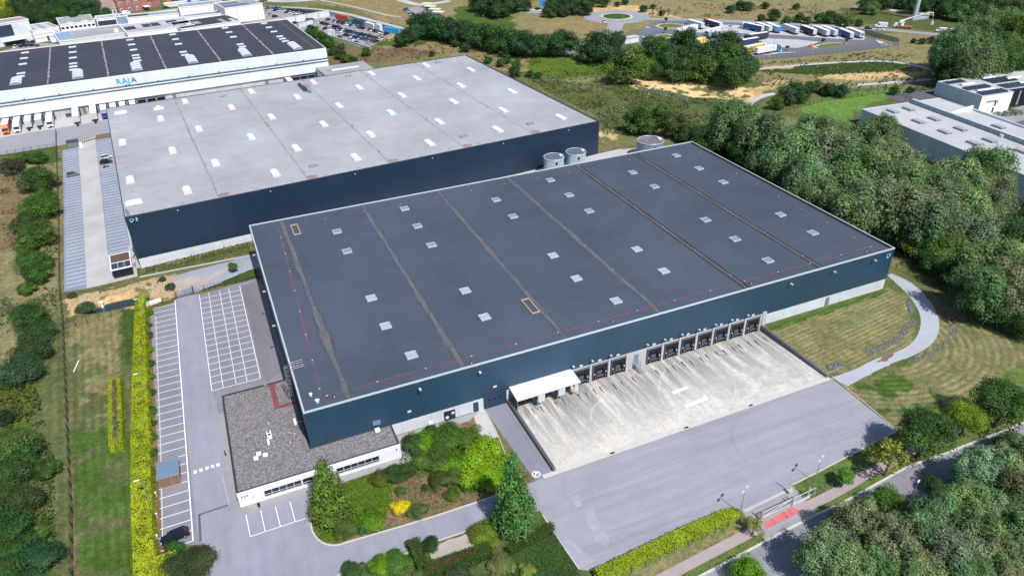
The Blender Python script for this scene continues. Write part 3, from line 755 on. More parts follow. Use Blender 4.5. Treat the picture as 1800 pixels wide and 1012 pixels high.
def ground():
    def axis(segs):
        a = [segs[0][0]]
        for lo, hi, st in segs: a += list(np.arange(a[-1]+st, hi+1e-6, st))
        return a
    xs = axis([(-6000, -1200, 800), (-1200, -300, 150), (-300, -150, 10), (-150, -62, 2.0), (-62, 135, .7), (135, 330, 1.3), (330, 600, 2.5), (600, 1000, 25), (1000, 6000, 700)])
    ys = axis([(-3000, -300, 450), (-300, -100, 20), (-100, -74, 2), (-74, 96, .7), (96, 260, 1.3), (260, 460, 2.4), (460, 700, 6), (700, 1200, 60), (1200, 9000, 800)])
    for q in PIT[:2]: xs += [q, q-.02] if q < 50 else [q, q+.02]
    for q in PIT[2:]: ys += [q, q-.02] if q < -10 else [q, q+.02]
    xs = np.array(sorted(set(xs))); ys = np.array(sorted(set(ys)))
    X, Y = np.meshgrid(xs, ys); Zg = th(X, Y)
    inpit = (X > PIT[0]-.01) & (X < PIT[1]+.01) & (Y > PIT[2]-.01) & (Y < PIT[3]+.01)
    Zg = np.where(inpit, -1.3, Zg)
    x = X.ravel(); y = Y.ravel()
    far = vnoise(x, y, 60, 1)*.6+vnoise(x, y, 17, 2)*.4
    c = np.array(WEED)*(1-far)[:, None]+np.array(TAN)*far[:, None]
    c = np.where((vnoise(x, y, 33, 4) > .62)[:, None], c*.5+np.array(LUSH)*.5, c)
    dist = np.hypot(x-100, y-100); c = np.where((dist > 900)[:, None], np.array(WEED)*.8, c)
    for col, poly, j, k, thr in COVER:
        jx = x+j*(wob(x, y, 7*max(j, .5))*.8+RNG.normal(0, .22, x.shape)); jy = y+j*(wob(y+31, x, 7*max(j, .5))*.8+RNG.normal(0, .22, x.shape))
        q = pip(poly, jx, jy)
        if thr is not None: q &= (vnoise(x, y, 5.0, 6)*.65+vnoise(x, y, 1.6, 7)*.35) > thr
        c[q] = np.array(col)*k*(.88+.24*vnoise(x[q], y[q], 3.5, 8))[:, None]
    c *= (.86+.28*vnoise(x, y, 1.5, 9))[:, None]
    # mowing rows: phase across the rows and how strongly they show
    ph = np.zeros_like(x); sg = np.zeros_like(x)
    inn = pip(W((1345, 575), (1557, 505), (1600, 520), (1610, 600), (1560, 640), (1450, 660)), x, y); ph[inn] = (y[inn]-.12*x[inn])*1.0; sg[inn] = .55
    cx, cy = G(1540, 600)[:2]
    out = pip(W((1600, 500), (1800, 600), (1800, 760), (1580, 760), (1480, 680), (1600, 640), (1650, 560)), x, y); ph[out] = np.hypot((x[out]-cx)*.8, y[out]-cy)*.8; sg[out] = .6
    lf = pip(W((113, 556), (248, 545), (250, 700), (238, 1012), (128, 1012)), x, y); ph[lf] = x[lf]*.75+y[lf]*.05; sg[lf] = .35
    l2 = pip(W((78, 560), (112, 560), (122, 1012), (95, 1012), (60, 760)), x, y); ph[l2] = x[l2]*.6+y[l2]*.05; sg[l2] = .4
    nx, ny = len(xs), len(ys); I = np.arange(nx*ny).reshape(ny, nx)
    F = np.stack([I[:-1, :-1], I[:-1, 1:], I[1:, 1:], I[1:, :-1]], -1).reshape(-1, 4)
    me = bpy.data.meshes.new('ground'); me.vertices.add(nx*ny)
    me.vertices.foreach_set('co', np.c_[x, y, Zg.ravel()].astype(np.float32).ravel())
    me.loops.add(F.size); me.loops.foreach_set('vertex_index', F.ravel().astype(np.int32))
    me.polygons.add(len(F)); me.polygons.foreach_set('loop_start', (np.arange(len(F))*4).astype(np.int32)); me.polygons.foreach_set('use_smooth', np.ones(len(F), bool))
    at = me.attributes.new('cover', 'FLOAT_COLOR', 'POINT'); at.data.foreach_set('color', np.c_[c, np.ones(len(c))].astype(np.float32).ravel())
    at = me.attributes.new('stripe', 'FLOAT_COLOR', 'POINT'); at.data.foreach_set('color', np.c_[ph+200, sg, sg*0, sg*0+1].astype(np.float32).ravel())
    me.materials.append(M['ground']); me.update(calc_edges=True)
    tag(link('ground', me), None, None, None, 'structure')
ground()
# ---------------------------------------------------------------- paving of the main site
lot = W((264, 545), (345, 520), (452, 488))+[(-.2, 72), (-.2, -7)]+W((706, 806), (545, 864), (546, 925), (562, 950), (587, 957), (625, 947), (760, 907), (882, 866), (946, 843), (953, 904), (949, 897), (874, 909), (827, 930), (777, 947), (713, 972), (643, 992), (590, 1014), (540, 1050), (380, 1050), (352, 985), (346, 957), (286, 960))
sheet('parking_lot', lot, .010, M['lot'])
sheet('parking_lane', W((309, 525), (349, 516), (374, 688), (392, 760), (414, 905), (346, 930), (322, 700)), .0145, M['lane'])
sheet('access_road', W((346, 930), (414, 905), (424, 903), (545, 866), (546, 925), (562, 950), (587, 957), (625, 947), (760, 907), (882, 866), (946, 843), (953, 904), (949, 897), (874, 909), (827, 930), (777, 947), (713, 972), (643, 992), (590, 1014), (540, 1050), (390, 1050), (360, 985)), .0150, M['lane'])
sheet('truck_yard', [(36.5, -22.5), (107.6, -22.3)]+W((1577, 757), (1417, 840), (1392, 851), (1379, 862), (1304, 897), (1040, 1003), (1018, 1000)), .0185, M['yard'])
sheet('driveway', [(35.3, -.12), (40.3, -.12)]+W((972, 830), (942, 846)), .022, M['drive'])
# ramp down to the docks
ap = MB(); n = 12
for i in range(n):
    y0 = -21.75+i*21.65/n; y1 = -21.75+(i+1)*21.65/n
    ap.quad((41.0, y0, ramp_z(y0)+.02), (106.65, y0, ramp_z(y0)+.02), (106.65, y1, ramp_z(y1)+.02), (41.0, y1, ramp_z(y1)+.02))
tag(ap.build('loading_apron', M['apron']), None, None, None, 'structure')
# pale drain strip between ramp and yard
ds = MB().box(38.2, 107.2, -22.75, -21.75, -.2, .035)
for x in (52.5, 69.5, 85.5): ds.box(x, x+1.0, -22.5, -22.1, .03, .042, 1)
tag(ds.build('drain_strip', [M['kerb'], M['black']]), None, None, None, 'structure')
# paths round the office and along the front
sheet('office_path', [(-16, 22), (-14.2, 22), (-14.2, -6.3), (15.66, -6.3), (15.66, -.1), (34.2, -.1)]+W((826, 739), (769, 757), (749, 758), (709, 775), (725, 809), (640, 835), (545, 866), (430, 903))+[(-15.6, -8)], .026, M['pavegrey'])
sheet('entrance_slab', W((831, 724), (851, 718), (876, 767), (846, 777)), .024, M['slab'])
def painted(name, quads, m=None, z=.03):
    b = MB()
    for q in quads: b.add([(p[0], p[1], z) for p in q], [(0, 1, 2, 3)])
    return tag(b.build(name, m or M['linepaint']), None, None, None, 'structure')
def hl(x0, x1, y, w=.13): return [(x0, y-w/2), (x1, y-w/2), (x1, y+w/2), (x0, y+w/2)]
def vl(x, y0, y1, w=.11): return [(x-w/2, y0), (x+w/2, y0), (x+w/2, y1), (x-w/2, y1)]
def pxl(a, b, w=.12):
    a = G(*a)[:2]; b = G(*b)[:2]; d = (b-a)/np.linalg.norm(b-a); n = np.array([-d[1], d[0]])*w/2
    return [tuple(a-n), tuple(b-n), tuple(b+n), tuple(a+n)]
q = [vl(-22.45, -10.6, 74.6, .19)]
y = -10.5
while y < 73: q.append(hl(-27.6, -22.45, y)); y += 2.52
q += [vl(-16.4, 30.7, 74.7, .13), vl(-6.1, 30.9, 74.7, .13), vl(-14.05, 31, 74.7, .1), vl(-11.3, 31, 74.7, .1), vl(-8.95, 31, 74.7, .1), hl(-16.4, -6.1, 30.75, .13)]
y = 33.35
while y < 74: q.append(hl(-16.4, -6.1, y, .13)); y += 2.6
S0 = lambda a, b: (a/2.977, 672+b/2.977)
for a, b in (((1287, 690), (1310, 805)), ((1365, 668), (1388, 780)), ((1440, 645), (1468, 752)), ((1517, 622), (1545, 727)), ((1310, 805), (1620, 703))): q.append(pxl(S0(*a), S0(*b), .12))
for a, b in ((1022, 467), (1052, 458), (1083, 447), (1112, 438), (1141, 430)):
    c = G(*S0(a, b)); q.append([(c[0]-.28, c[1]-.42), (c[0]+.28, c[1]-.42), (c[0]+.28, c[1]+.42), (c[0]-.28, c[1]+.42)])
painted('bay_lines', q)
painted('lane_edge_lines', [pxl(S0(1160, 480), S0(1200, 640), .09)], M['thinpaint'])
painted('tar_seam', [pxl(S0(1040, 692), S0(1195, 640), .35), pxl(S0(1042, 690), S0(1050, 830), .4)], M['darkwet'], .027)
# round no-entry mark by the driveway
c = G(942.5, 833); rm = MB()
for k in range(28):
    a, b = 2*PI*k/28, 2*PI*(k+1)/28
    rm.add([(c[0]+r*math.cos(t), c[1]+r*math.sin(t), .03) for r, t in ((.62, a), (.8, a), (.8, b), (.62, b))], [(0, 1, 2, 3)])
rm.add([(c[0]-.5, c[1]-.25, .03), (c[0]-.4, c[1]-.38, .03), (c[0]+.1, c[1]+.1, .03), (c[0], c[1]+.2, .03)], [(0, 1, 2, 3)]); rm.add([(c[0]-.05, c[1]+.45, .031), (c[0]-.05, c[1]-.1, .031), (c[0]+.5, c[1]+.1, .031), (c[0]+.4, c[1]+.35, .031)], [(0, 1, 2, 3)])
tag(rm.build('round_marking', M['linepaint']), None, None, None, 'structure')
painted('yard_patch', [W((1195, 715), (1228, 703), (1231, 707), (1199, 719)), W((1180, 688), (1205, 680), (1208, 684), (1184, 692))], M['stonechips'], .045) if False else None
# kerb along the access road
def kerb(name, pts, w=.22, h=.12, z=0.0, m=None):
    L = smooth_line(pts, 4); b = MB()
    o = strip(L, w); n = len(L)
    for i in range(n-1):
        p = [o[i], o[i+1], o[2*n-2-i], o[2*n-1-i]]; b.prism(p, z-.1, z+h)
    return tag(b.build(name, m or M['kerb']), None, None, None, 'structure')
kerb('kerb', W((545, 866), (547, 925), (562, 950), (587, 958), (625, 948), (760, 908), (882, 867)), .25)
kerb('kerb', W((590, 1013), (643, 993), (713, 973), (777, 948), (827, 931), (874, 910)), .2)
kerb('kerb', W((286, 958), (283, 800), (277, 640), (274, 556)), .2)
kerb('kerb', W((851, 718), (876, 767), (903, 838)), .15)
kerb('kerb', W((954, 905), (974, 936), (1018, 1000)), .2)
kerb('kerb', W((1462, 661), (1520, 708), (1577, 757)), .15)
kerb('kerb', W((1392, 851), (1417, 840), (1577, 757)), .2)
# street
KL = W((1180, 1036), (1237, 1009), (1415, 914), (1479, 884), (1536, 853), (1590, 823), (1616, 813), (1664, 796), (1704, 780), (1734, 769), (1800, 742), (1900, 700), (2000, 660))
KS = smooth_line(KL, 5); RW = 8.0
def offset(line, d):
    out = []
    for i, p in enumerate(line):
        t = line[min(i+1, len(line)-1)]-line[max(i-1, 0)]; t = t/np.linalg.norm(t); out.append(np.array([p[0]+t[1]*d, p[1]-t[0]*d]))
    return out
KS = [np.array(p) for p in KS]
sheet('street', [tuple(p) for p in KS]+[tuple(p) for p in offset(KS, RW)][::-1], .012, M['road'])
kerb('street_kerb', KL, .42, .13)
kerb('street_kerb', [tuple(p) for p in offset(KS, RW)][::4], .4, .13)
sheet('footpath', strip(smooth_line(W((1130, 1034), (1200, 997), (1300, 945), (1341, 925)), 4), 1.9), .02, M['pinkpath'])
sheet('footpath', strip(smooth_line(W((1400, 898), (1465, 867), (1522, 834), (1560, 815), (1640, 775), (1720, 738)), 4), 1.9), .02, M['pinkpath'])
sheet('gate_drive', W((1304, 897), (1379, 861), (1392, 851), (1412, 876), (1440, 905), (1346, 953), (1335, 925), (1316, 915)), .019, M['pavegrey'])
sheet('red_entry_pad', W((1343.6, 917), (1393, 890), (1408, 899), (1347, 929.5)), .025, M['redpad'])
sheet('pale_entry_strip', W((1347, 930.5), (1408, 899.5), (1411, 903), (1349, 935)), .025, M['gravelgrey'])
sheet('pale_entry_strip', W((1304.5, 897), (1379, 861.5), (1380, 866), (1312, 899)), .027, M['slab'])
# gravel track round the corner
P6 = lambda *p: Z(1200, 340, 2.977, *p)
tl = P6((1072, 428), (1150, 500), (1210, 570), (1243, 640), (1238, 720), (1190, 790), (1100, 835), (1000, 870), (900, 920), (780, 962)); tr = P6((1092, 418), (1200, 470), (1290, 560), (1335, 640), (1340, 720), (1300, 790), (1200, 850), (1090, 890), (960, 955), (862, 1008))
sheet('gravel_track', [tuple(p) for p in smooth_line(W(*tl), 4)]+[tuple(p) for p in smooth_line(W(*tr[::-1]), 4)], .014, M['gravelpath'], edge=1.0)
sheet('dirt_patch', W(*P6((1010, 880), (1080, 835), (1110, 838), (1060, 880))), .02, M['mulch'], edge=.7)
sheet('dirt_patch', W(*P6((1350, 690), (1380, 660), (1430, 740), (1400, 800), (1330, 830), (1290, 830), (1345, 760))), .008, M['gravelgrey'], edge=.8) if False else None
# site behind: visitor car park beside the pale warehouse
def L2W(u, v):
    c, s = math.cos(.0749), math.sin(.0749); return (u*c-v*s, u*s+v*c)
def W2L(x, y):
    c, s = math.cos(.0749), math.sin(.0749); return (x*c+y*s, -x*s+y*c)
sheet('visitor_lane', [L2W(-37.6, 97), L2W(-24.7, 97.5), L2W(-24.3, 119), L2W(-31.5, 119.5), L2W(-31.2, 227), L2W(-37.6, 224)], .03, M['pavers'], sub=3, drape=True)
sheet('visitor_bays', [L2W(-43.2, 98.4), L2W(-37.6, 97), L2W(-37.6, 220), L2W(-43.3, 220)], .031, M['bays'], sub=3, drape=True)
sheet('visitor_bays', [L2W(-31.45, 110.2), L2W(-25.4, 109.5), L2W(-25.4, 226), L2W(-31.2, 226)], .031, M['bays'], sub=3, drape=True)
sheet('pale_margin', [L2W(-25.35, 103), L2W(-23.6, 103), L2W(-23.6, 226), L2W(-25.35, 226)], .03, M['slab'], sub=3, drape=True)
b = MB()
def lq(u0, u1, v, w=.17):
    ps = [L2W(u0, v-w/2), L2W(u1, v-w/2), L2W(u1, v+w/2), L2W(u0, v+w/2)]; b.add([(x, y, float(th(x, y))+.062) for x, y in ps], [(0, 1, 2, 3)])
v = 101.0
while v < 219: lq(-42.7, -37.7, v); v += 2.55
v = 112.0
while v < 224: lq(-31.2, -25.6, v); v += 2.55
tag(b.build('visitor_bay_lines', M['linepaint']), None, None, None, 'structure')
b = MB()
for k in range(9):
    for d in (0, .9):
        u, vv = -37.0+k*.72, 226.4+k*.35+d; p = L2W(u, vv); b.box(p[0]-.2, p[0]+.2, p[1]-.25, p[1]+.25, float(th(*p))+.03, float(th(*p))+.045)
tag(b.build('give_way_teeth', M['linepaint']), None, None, None, 'structure')
sheet('rear_street', [L2W(-150, 228), L2W(-44, 226.2), L2W(-22, 234), L2W(-22, 252), L2W(-150, 247)], .02, M['farroad'], sub=4, drape=True)
sheet('rear_dock_yard', [L2W(-150, 247.2), L2W(-22, 252.2), L2W(90, 252), L2W(90, 269), L2W(-150, 270)], .022, M['slab'], sub=6, drape=True)
# gravel between the two sites
sheet('gravel_lane', [(-24, 89.3)]+[(-14, 90.6), (-3, 92), (8, 93.2), (8, 84), (-3, 82.6)]+W((350, 512), (313, 520), (308, 490), (270, 470)), .02, M['gravelgrey'], drape=True, sub=2, edge=1.2)
sheet('sand_margin', [(-14, 84.5), (-5, 88), (6, 89), (8, 83.5), (-3, 81)]+W((345, 500), (330, 505), (318, 488)), .035, M['stonechips'], drape=True, sub=2, edge=.8) if False else None
sheet('alley_paving', [(8, 87), (150, 87), (150, 106), (134, 112), (20, 104.5), (8, 97)], .03, M['slab'], drape=True, sub=4)
sheet('pond', W((160, 560), (240, 545), (262, 530), (262, 515), (200, 520), (150, 545)), -1.2, M['water'])
tag(bpy.data.objects['pond'], None, None, None, 'structure')

# patches and scuffs
def on_ramp(name, pts, m, dz=.03):
    P = []
    for a, b in pts:
        z = -.2
        for _ in range(6): q = G(a, b, z); z = float(ramp_z(q[1]))+.02
        P.append((q[0], q[1], z+dz))
    return tag(MB().add(P, [tuple(range(len(P)))]).build(name, m), None, None, None, 'structure')
M['freshconc'] = plain('fresh_concrete', (.66, .65, .64), .85, .2, 0, .1)
on_ramp('concrete_patch', ((1203, 711), (1241, 697), (1244, 703), (1206, 717)), M['freshconc'])
on_ramp('concrete_patch', ((1180, 688), (1207, 678), (1210, 683), (1184, 693)), M['freshconc'])
def scuff():
    s = NT('pale_scuffs', .9, .2); f = s.noise(.5, 5, .7, s.map((1, 1, 1))); g = s.noise(3, 3, .7); c = (.30, .296, .345)
    s.color(s.mix(s.math('MULTIPLY', s.ramp(f, .42, .62), s.ramp(g, .35, .6)), c, (.385, .38, .41))); return s.m
M['scuff'] = scuff()
sheet('scuffed_asphalt', W((1004, 872), (1018, 870), (1024, 888), (1012, 892)), .024, M['scuff'], edge=.8)
sheet('scuffed_asphalt', W((1028, 900), (1042, 896), (1072, 950), (1064, 962), (1046, 950)), .024, M['scuff'], edge=.8)
sheet('scuffed_asphalt', W((1046, 985), (1018, 998), (985, 945), (992, 938)), .024, M['scuff'], edge=.8)
sheet('yard_edge', W((942, 843), (990, 940), (1019, 1000), (974, 935), (954, 905), (948, 896)), .0165, M['yard'])
sheet('sand_margin', W((301.6, 494), (323, 489), (345, 485), (362, 495), (342, 503), (316, 512), (308, 510.5)), .06, M['stonechips'], drape=True, sub=2, edge=.7)
sheet('sand_margin', W((345, 500), (358, 492), (380, 478), (400, 470), (415, 468), (388, 482), (368, 495), (352, 510)), .05, M['stonechips'], drape=True, sub=2, edge=.7)
sheet('pale_margin', W((243, 478), (300, 468.5), (399, 452), (441, 445), (441, 448), (399, 455), (300, 472), (243, 482)), .06, M['slab'], drape=True, sub=2)
sheet('worn_asphalt', W((424, 503), (450, 493), (497, 652), (470, 672), (462, 664)), .0125, asphalt('brownish_asphalt', (.175, .165, .18), ((.12, .05, 1), .2, .5), patch=.25), edge=1.0)
# ---------------------------------------------------------------- the dark warehouse
def ring(b, x0, x1, y0, y1, w, z0, z1, m=0):
    b.box(x0, x1, y0, y0+w, z0, z1, m); b.box(x0, x1, y1-w, y1, z0, z1, m)
    b.box(x0, x0+w, y0+w, y1-w, z0, z1, m); b.box(x1-w, x1, y0+w, y1-w, z0, z1, m)
LX, LY, H1 = 146.8, 85.75, 12.0
wh = empty('dark_warehouse', (0, 0, 0), 0, 'large navy clad warehouse with a dark flat roof and a row of truck docks', 'warehouse')
MB().box(.12, LX-.12, .12, LY-.12, -1.3, 3.25).build('concrete_base', M['plinth'], wh)
b = MB(); b.box(0, LX, 0, LY, 3.12, 11.75)
b.build('cladding', M['navy'], wh)
b = MB(); ring(b, -.04, LX+.04, -.04, LY+.04, .34, 11.72, 12.0); b.build('roof_edge_trim', M['trim'], wh)
roof = MB().box(.3, LX-.3, .3, LY-.3, 11.4, 11.78).build('roof', M['darkroof'], wh)
def wavy_strip(x, y0, y1, w, z, blobs, seed, fy=1.0):
    v = []; f = []; n = int((y1-y0)/.8); r = random.Random(seed); ph = r.uniform(0, 6)
    for i in range(n+1):
        y = y0+(y1-y0)*i/n; k = w*(.9+.1*math.sin(y*.5+ph)+.12*r.random())
        for (by, bl, bw) in blobs: k += .75*bw*math.exp(-((y-by)/bl)**2)
        d = .05*math.sin(y*.31+ph); v += [(x-k/2+d, y, z), (x+k/2+d, y, z)]
        if i: f.append((2*i-2, 2*i-1, 2*i+1, 2*i))
    return MB().add(v, f)
spots = {0: [(23, 4, 2.6), (31, 3, 1.2), (60, 6, .8), (76, 4, .9)], 1: [(10, 5, 1.0), (30, 4, .9), (66, 5, .5)], 2: [(12, 4, .8), (44, 5, .9)], 3: [(40, 6, .8), (20, 3, .5)], 4: [], 5: []}
for i, x in enumerate((8.55, 31.6, 54.6, 77.7, 101.5, 123.5)):
    g = wavy_strip(x, .5, LY-.5, 1.7 if i < 4 else 2.0, 11.784, spots[i], i).build('gutter_band', M['gutteredge'] if i < 4 else M['gutterdark'], roof)
    g2 = wavy_strip(x, .5, LY-.5, .85 if i < 4 else .5, 11.788, [(a, b_, c*.6) for a, b_, c in spots[i]], i+20).build('silt_line', M['gutter'], roof)
    if i >= 4:
        for d in (-.7, .7): MB().box(x+d-.08, x+d+.08, .5, LY-.5, 11.79, 11.80).build('seam', M['rubber'], roof)
    for k in range(6): MB().cyl(x+.2, 7+14.2*k, 11.79, 11.87, .2, 10).build('drain', M['steel'], roof)
MB().add([(145.6, .5, 11.79), (146.42, .5, 11.79), (146.46, .5, 12.0), (146.46, LY-.4, 12.0), (146.42, LY-.4, 11.79), (145.6, LY-.4, 11.79)], [(0, 1, 4, 5), (1, 2, 3, 4)]).build('roof_upstand', M['rubber'], roof)  # dark strip along the inside of the right roof edge, turned up at the rim
rl = MB()
for p, q_, ww in (((3.95, 3.3), (142.2, 3.45), .2), ((3.95, 3.3), (7.3, 80.6), .22), ((7.3, 80.7), (55, 80.9), .12), ((142.2, 3.4), (143.0, 52), .08), ((3.0, 15.2), (-.0, 15.2), .5), ((55, 80.9), (140, 81), .05)):
    p = np.array(p); q_ = np.array(q_); d = (q_-p)/np.linalg.norm(q_-p); nn = np.array([-d[1], d[0]])*ww/2
    rl.add([(*(p-nn), 11.793), (*(q_-nn), 11.793), (*(q_+nn), 11.793), (*(p+nn), 11.793)], [(0, 1, 2, 3)])
for k in range(15): rl.cyl(5+9.8*k, 3.35, 11.78, 11.86, .16, 8, 1); 
for k in range(8): rl.cyl(4.1+.42*k, 6+9.8*k, 11.78, 11.86, .16, 8, 1); rl.cyl(142.5, 9+9.5*k, 11.78, 11.85, .14, 8, 1)
for k in range(12): rl.cyl(9+11*k, 80.9, 11.78, 11.85, .14, 8, 1)
rl.build('safety_line', [M['redline'], M['trim']], roof)
sk = MB(); ring(sk, -1.15, 1.15, -1.12, 1.12, .13, 0, .34, 0); sk.box(-1.02, 1.02, -1.0, 1.0, .1, .30, 1)
sk.box(-1.28, 1.28, -1.25, 1.25, -.02, .03, 2); skm = sk.mesh('skylight', [M['trim'], M['louvre'], M['darkroof']])
skm2 = skm.copy(); skm2.materials[1] = M['smokepanel']
for ci, x in enumerate((21.3, 42.0, 67.9, 88.5, 114.2, 134.5)):
    for y in ((71.2, 58.9, 33.8, 21.3, 8.7) if ci % 2 == 0 else (77.2, 64.8, 52.6, 27.5, 15.3)):
        link('skylight', skm if y < 36 and ci < 4 else skm2, roof, loc=(x+(2 if (x == 21.3 and y < 9) else 0)+(3.4 if (x == 67.9 and y < 9) else 0), y, 11.79))
for (x0, x1, y0, y1) in ((10.4, 12.3, 74.4, 80.8), (52.1, 54.0, 12.1, 18.3)):
    hb = MB(); ring(hb, x0, x1, y0, y1, .2, 11.78, 11.98); hb.build('timber_frame', M['amber'], roof)
for x, y in ((33.4, .9), (66.5, 1.9), (103.5, 1.7), (139.3, 1.9), (64, 83.6), (102, 83.8), (6.2, 2.2)):
    MB().cyl(x, y, 11.78, 12.4, .1, 8).cyl(x, y, 12.4, 12.55, .16, 8, 1).build('vent_pipe', [M['trim'], M['rubber']], roof)
for x, y, r_ in ((2.2, 4.6, .32), (3.0, 2.2, .42)): MB().cyl(x, y, 11.78, 12.2, r_*.7, 10).cyl(x, y, 12.2, 12.35, r_, 10).build('roof_cowl', M['white'], roof)
# dock wall
b = MB(); b.box(41.15, 107.6, -.14, .05, -1.25, 3.55); b.box(106.75, 107.9, -.5, -.12, -1.0, 4.1)
b.build('dock_wall', M['oldconc'], wh)
DOCKS = [44.2, 48.8, 53.4, 58.0, 62.6, 67.2]+[76.5+4.6*k for k in range(7)]
def dockdoor():
    b = MB()
    b.box(-1.85, 1.85, -.62, -.14, 3.16, 3.3, 0); b.box(-1.85, -1.72, -.62, -.14, -.75, 3.16, 0); b.box(1.72, 1.85, -.62, -.14, -.75, 3.16, 0); b.box(-1.72, 1.72, -.58, -.14, 2.95, 3.16, 1); b.box(-1.72, -1.5, -.58, -.14, -.75, 2.95, 1); b.box(1.5, 1.72, -.58, -.14, -.75, 2.95, 1)
    b.box(-1.5, 1.5, -.52, -.14, 2.1, 2.95, 1); b.box(-1.5, -.85, -.52, -.14, .25, 2.1, 1); b.box(.85, 1.5, -.52, -.14, .25, 2.1, 1)
    b.box(-1.5, 1.5, -.40, -.14, -.75, .25, 1); b.box(-.85, .85, -.22, -.15, .25, 2.1, 2); b.box(-.62, .62, -.30, -.22, .3, 1.35, 3)
    b.box(-.95, .95, -.62, -.40, .05, .2, 4)
    return b
dd = dockdoor().mesh('dock_door', [M['sealgrey'], M['rubber'], M['black'], M['dockpanel'], M['sealgrey']])
bp = MB(); bp.box(-.16, .16, -.75, -.4, -.35, .25); bp.box(-.05, .05, -.78, -.75, .0, .2, 1); bpm = bp.mesh('bumper', [M['rubber'], M['white']])
lt = MB(); lt.box(-.09, .09, -.75, -.55, 1.0, 1.3); ltm = lt.mesh('dock_light', M['dome'])
pl = MB(); pl.box(-.36, .36, -.05, .0, 3.75, 4.2); pl.box(-.2, -.05, -.056, -.05, 3.83, 4.1, 1); pl.box(.05, .2, -.056, -.05, 3.83, 4.1, 1); plm = pl.mesh('number_plate', [M['white'], M['doorgrey']])
fl = MB(); fl.tube([(0, 0, 5.0), (0, -.7, 5.2)], .05, 6); fl.box(-.2, .2, -1.15, -.6, 5.1, 5.28, 1); flm = fl.mesh('flood_light', [M['darktrim'], M['trim']])
for x in DOCKS:
    d = link('dock_door', dd, wh, loc=(x, 0, 0))
    for s in (-1.25, 1.25): link('bumper', bpm, d, loc=(s, 0, 0))
    for s in (-1.42, 1.42): link('dock_light', ltm, d, loc=(s, .1, -.25))
    if x > 57: link('number_plate', plm, wh, loc=(x, -.02, 0)); link('flood_light', flm, wh, loc=(x-2.3, 0, -.1))
    MB().box(x+2.02, x+2.55, -.42, -.13, -1.0, 3.7).build('dock_pier', M['oldconc'], wh)
for x in (19.6, 37.9): link('number_plate', plm, wh, loc=(x, -.02, 1.2))
for x in (22.0, 34.5, 113.4, 126.6, 139.7):
    b = MB(); b.tube([(0, 0, 10.4), (0, -.75, 10.6)], .05, 6); b.box(-.22, .22, -1.25, -.6, 10.5, 10.72, 1); b.build('wall_lamp', [M['darktrim'], M['trim']], wh, loc=(x, 0, 0))
for y in (70, 50, 34): 
    b = MB(); b.tube([(0, 0, 10.4), (-.6, 0, 10.6)], .05, 6); b.box(-1.1, -.5, -.2, .2, 10.5, 10.7, 1); b.build('wall_lamp', [M['darktrim'], M['trim']], wh, loc=(0, y, 0))
# stair door between the docks
d = MB(); d.box(71.4, 72.5, -.2, -.13, .45, 2.75); d.build('stair_door', M['doorblue'], wh)
st = MB(); st.box(71.3, 72.6, -1.3, -.2, .3, .42)
for k in range(6): st.box(71.35, 72.55, -1.3-.3*(k+1), -1.3-.3*k, .42-.19*(k+1)-.06, .42-.19*(k+1))
for x in (71.32, 72.58): st.tube([(x, -.25, 1.45), (x, -1.3, 1.45), (x, -3.1, .35)], .035, 6); st.tube([(x, -.25, .95), (x, -1.3, .95), (x, -3.1, -.15)], .03, 6); st.tube([(x, -1.3, -.75), (x, -1.3, 1.45)], .04, 6); st.tube([(x, -3.1, -.85), (x, -3.1, .35)], .035, 6)
st.build('dock_stair', M['steel'], wh)
# garage door and personnel doors
b = MB(); b.box(35.5, 40.1, -.12, .0, .1, 4.0); b.box(36.1, 36.8, -.14, -.12, 2.0, 2.25, 1); b.box(37.4, 38.1, -.14, -.12, 2.0, 2.25, 1); b.box(38.7, 39.4, -.14, -.12, 2.0, 2.25, 1); b.build('roller_door', [M['doornavy'], M['black']], wh)
b = MB(); b.box(35.3, 35.5, -.16, .0, 0, 4.1); b.box(40.1, 40.3, -.16, 0, 0, 4.1); b.box(35.3, 40.3, -.16, 0, 4.0, 4.2); b.build('door_frame', M['darktrim'], wh)
b = MB().box(40.4, 41.1, -.12, .1, 0, 3.3); b.build('door_pier', M['plinth'], wh)
for x0, x1, z1, mm in ((33.0, 34.1, 2.4, 'doornavy'), (26.6, 29.0, 2.3, 'winglass')):
    dr = MB().box(x0, x1, -.04, .14, .05, z1).build('entrance_door', M[mm], wh)
    if mm == 'winglass': MB().box(x0+.3, x0+.9, -.055, -.04, .5, 1.1).build('notice', M['white'], dr); MB().box(x1-.8, x1-.2, -.055, -.04, 1.3, 1.9).build('notice', M['palecyan'], dr)
MB().box(23.2, 24.1, -.06, .14, .15, 1.0).build('wall_hatch', M['white'], wh)
MB().box(12.2, 13.7, -.05, .0, 4.2, 5.3).build('wall_hatch', M['doorblue'], wh)
MB().box(127.0, 128.2, .05, .14, .1, 2.5).build('entrance_door', M['doorgrey'], wh)
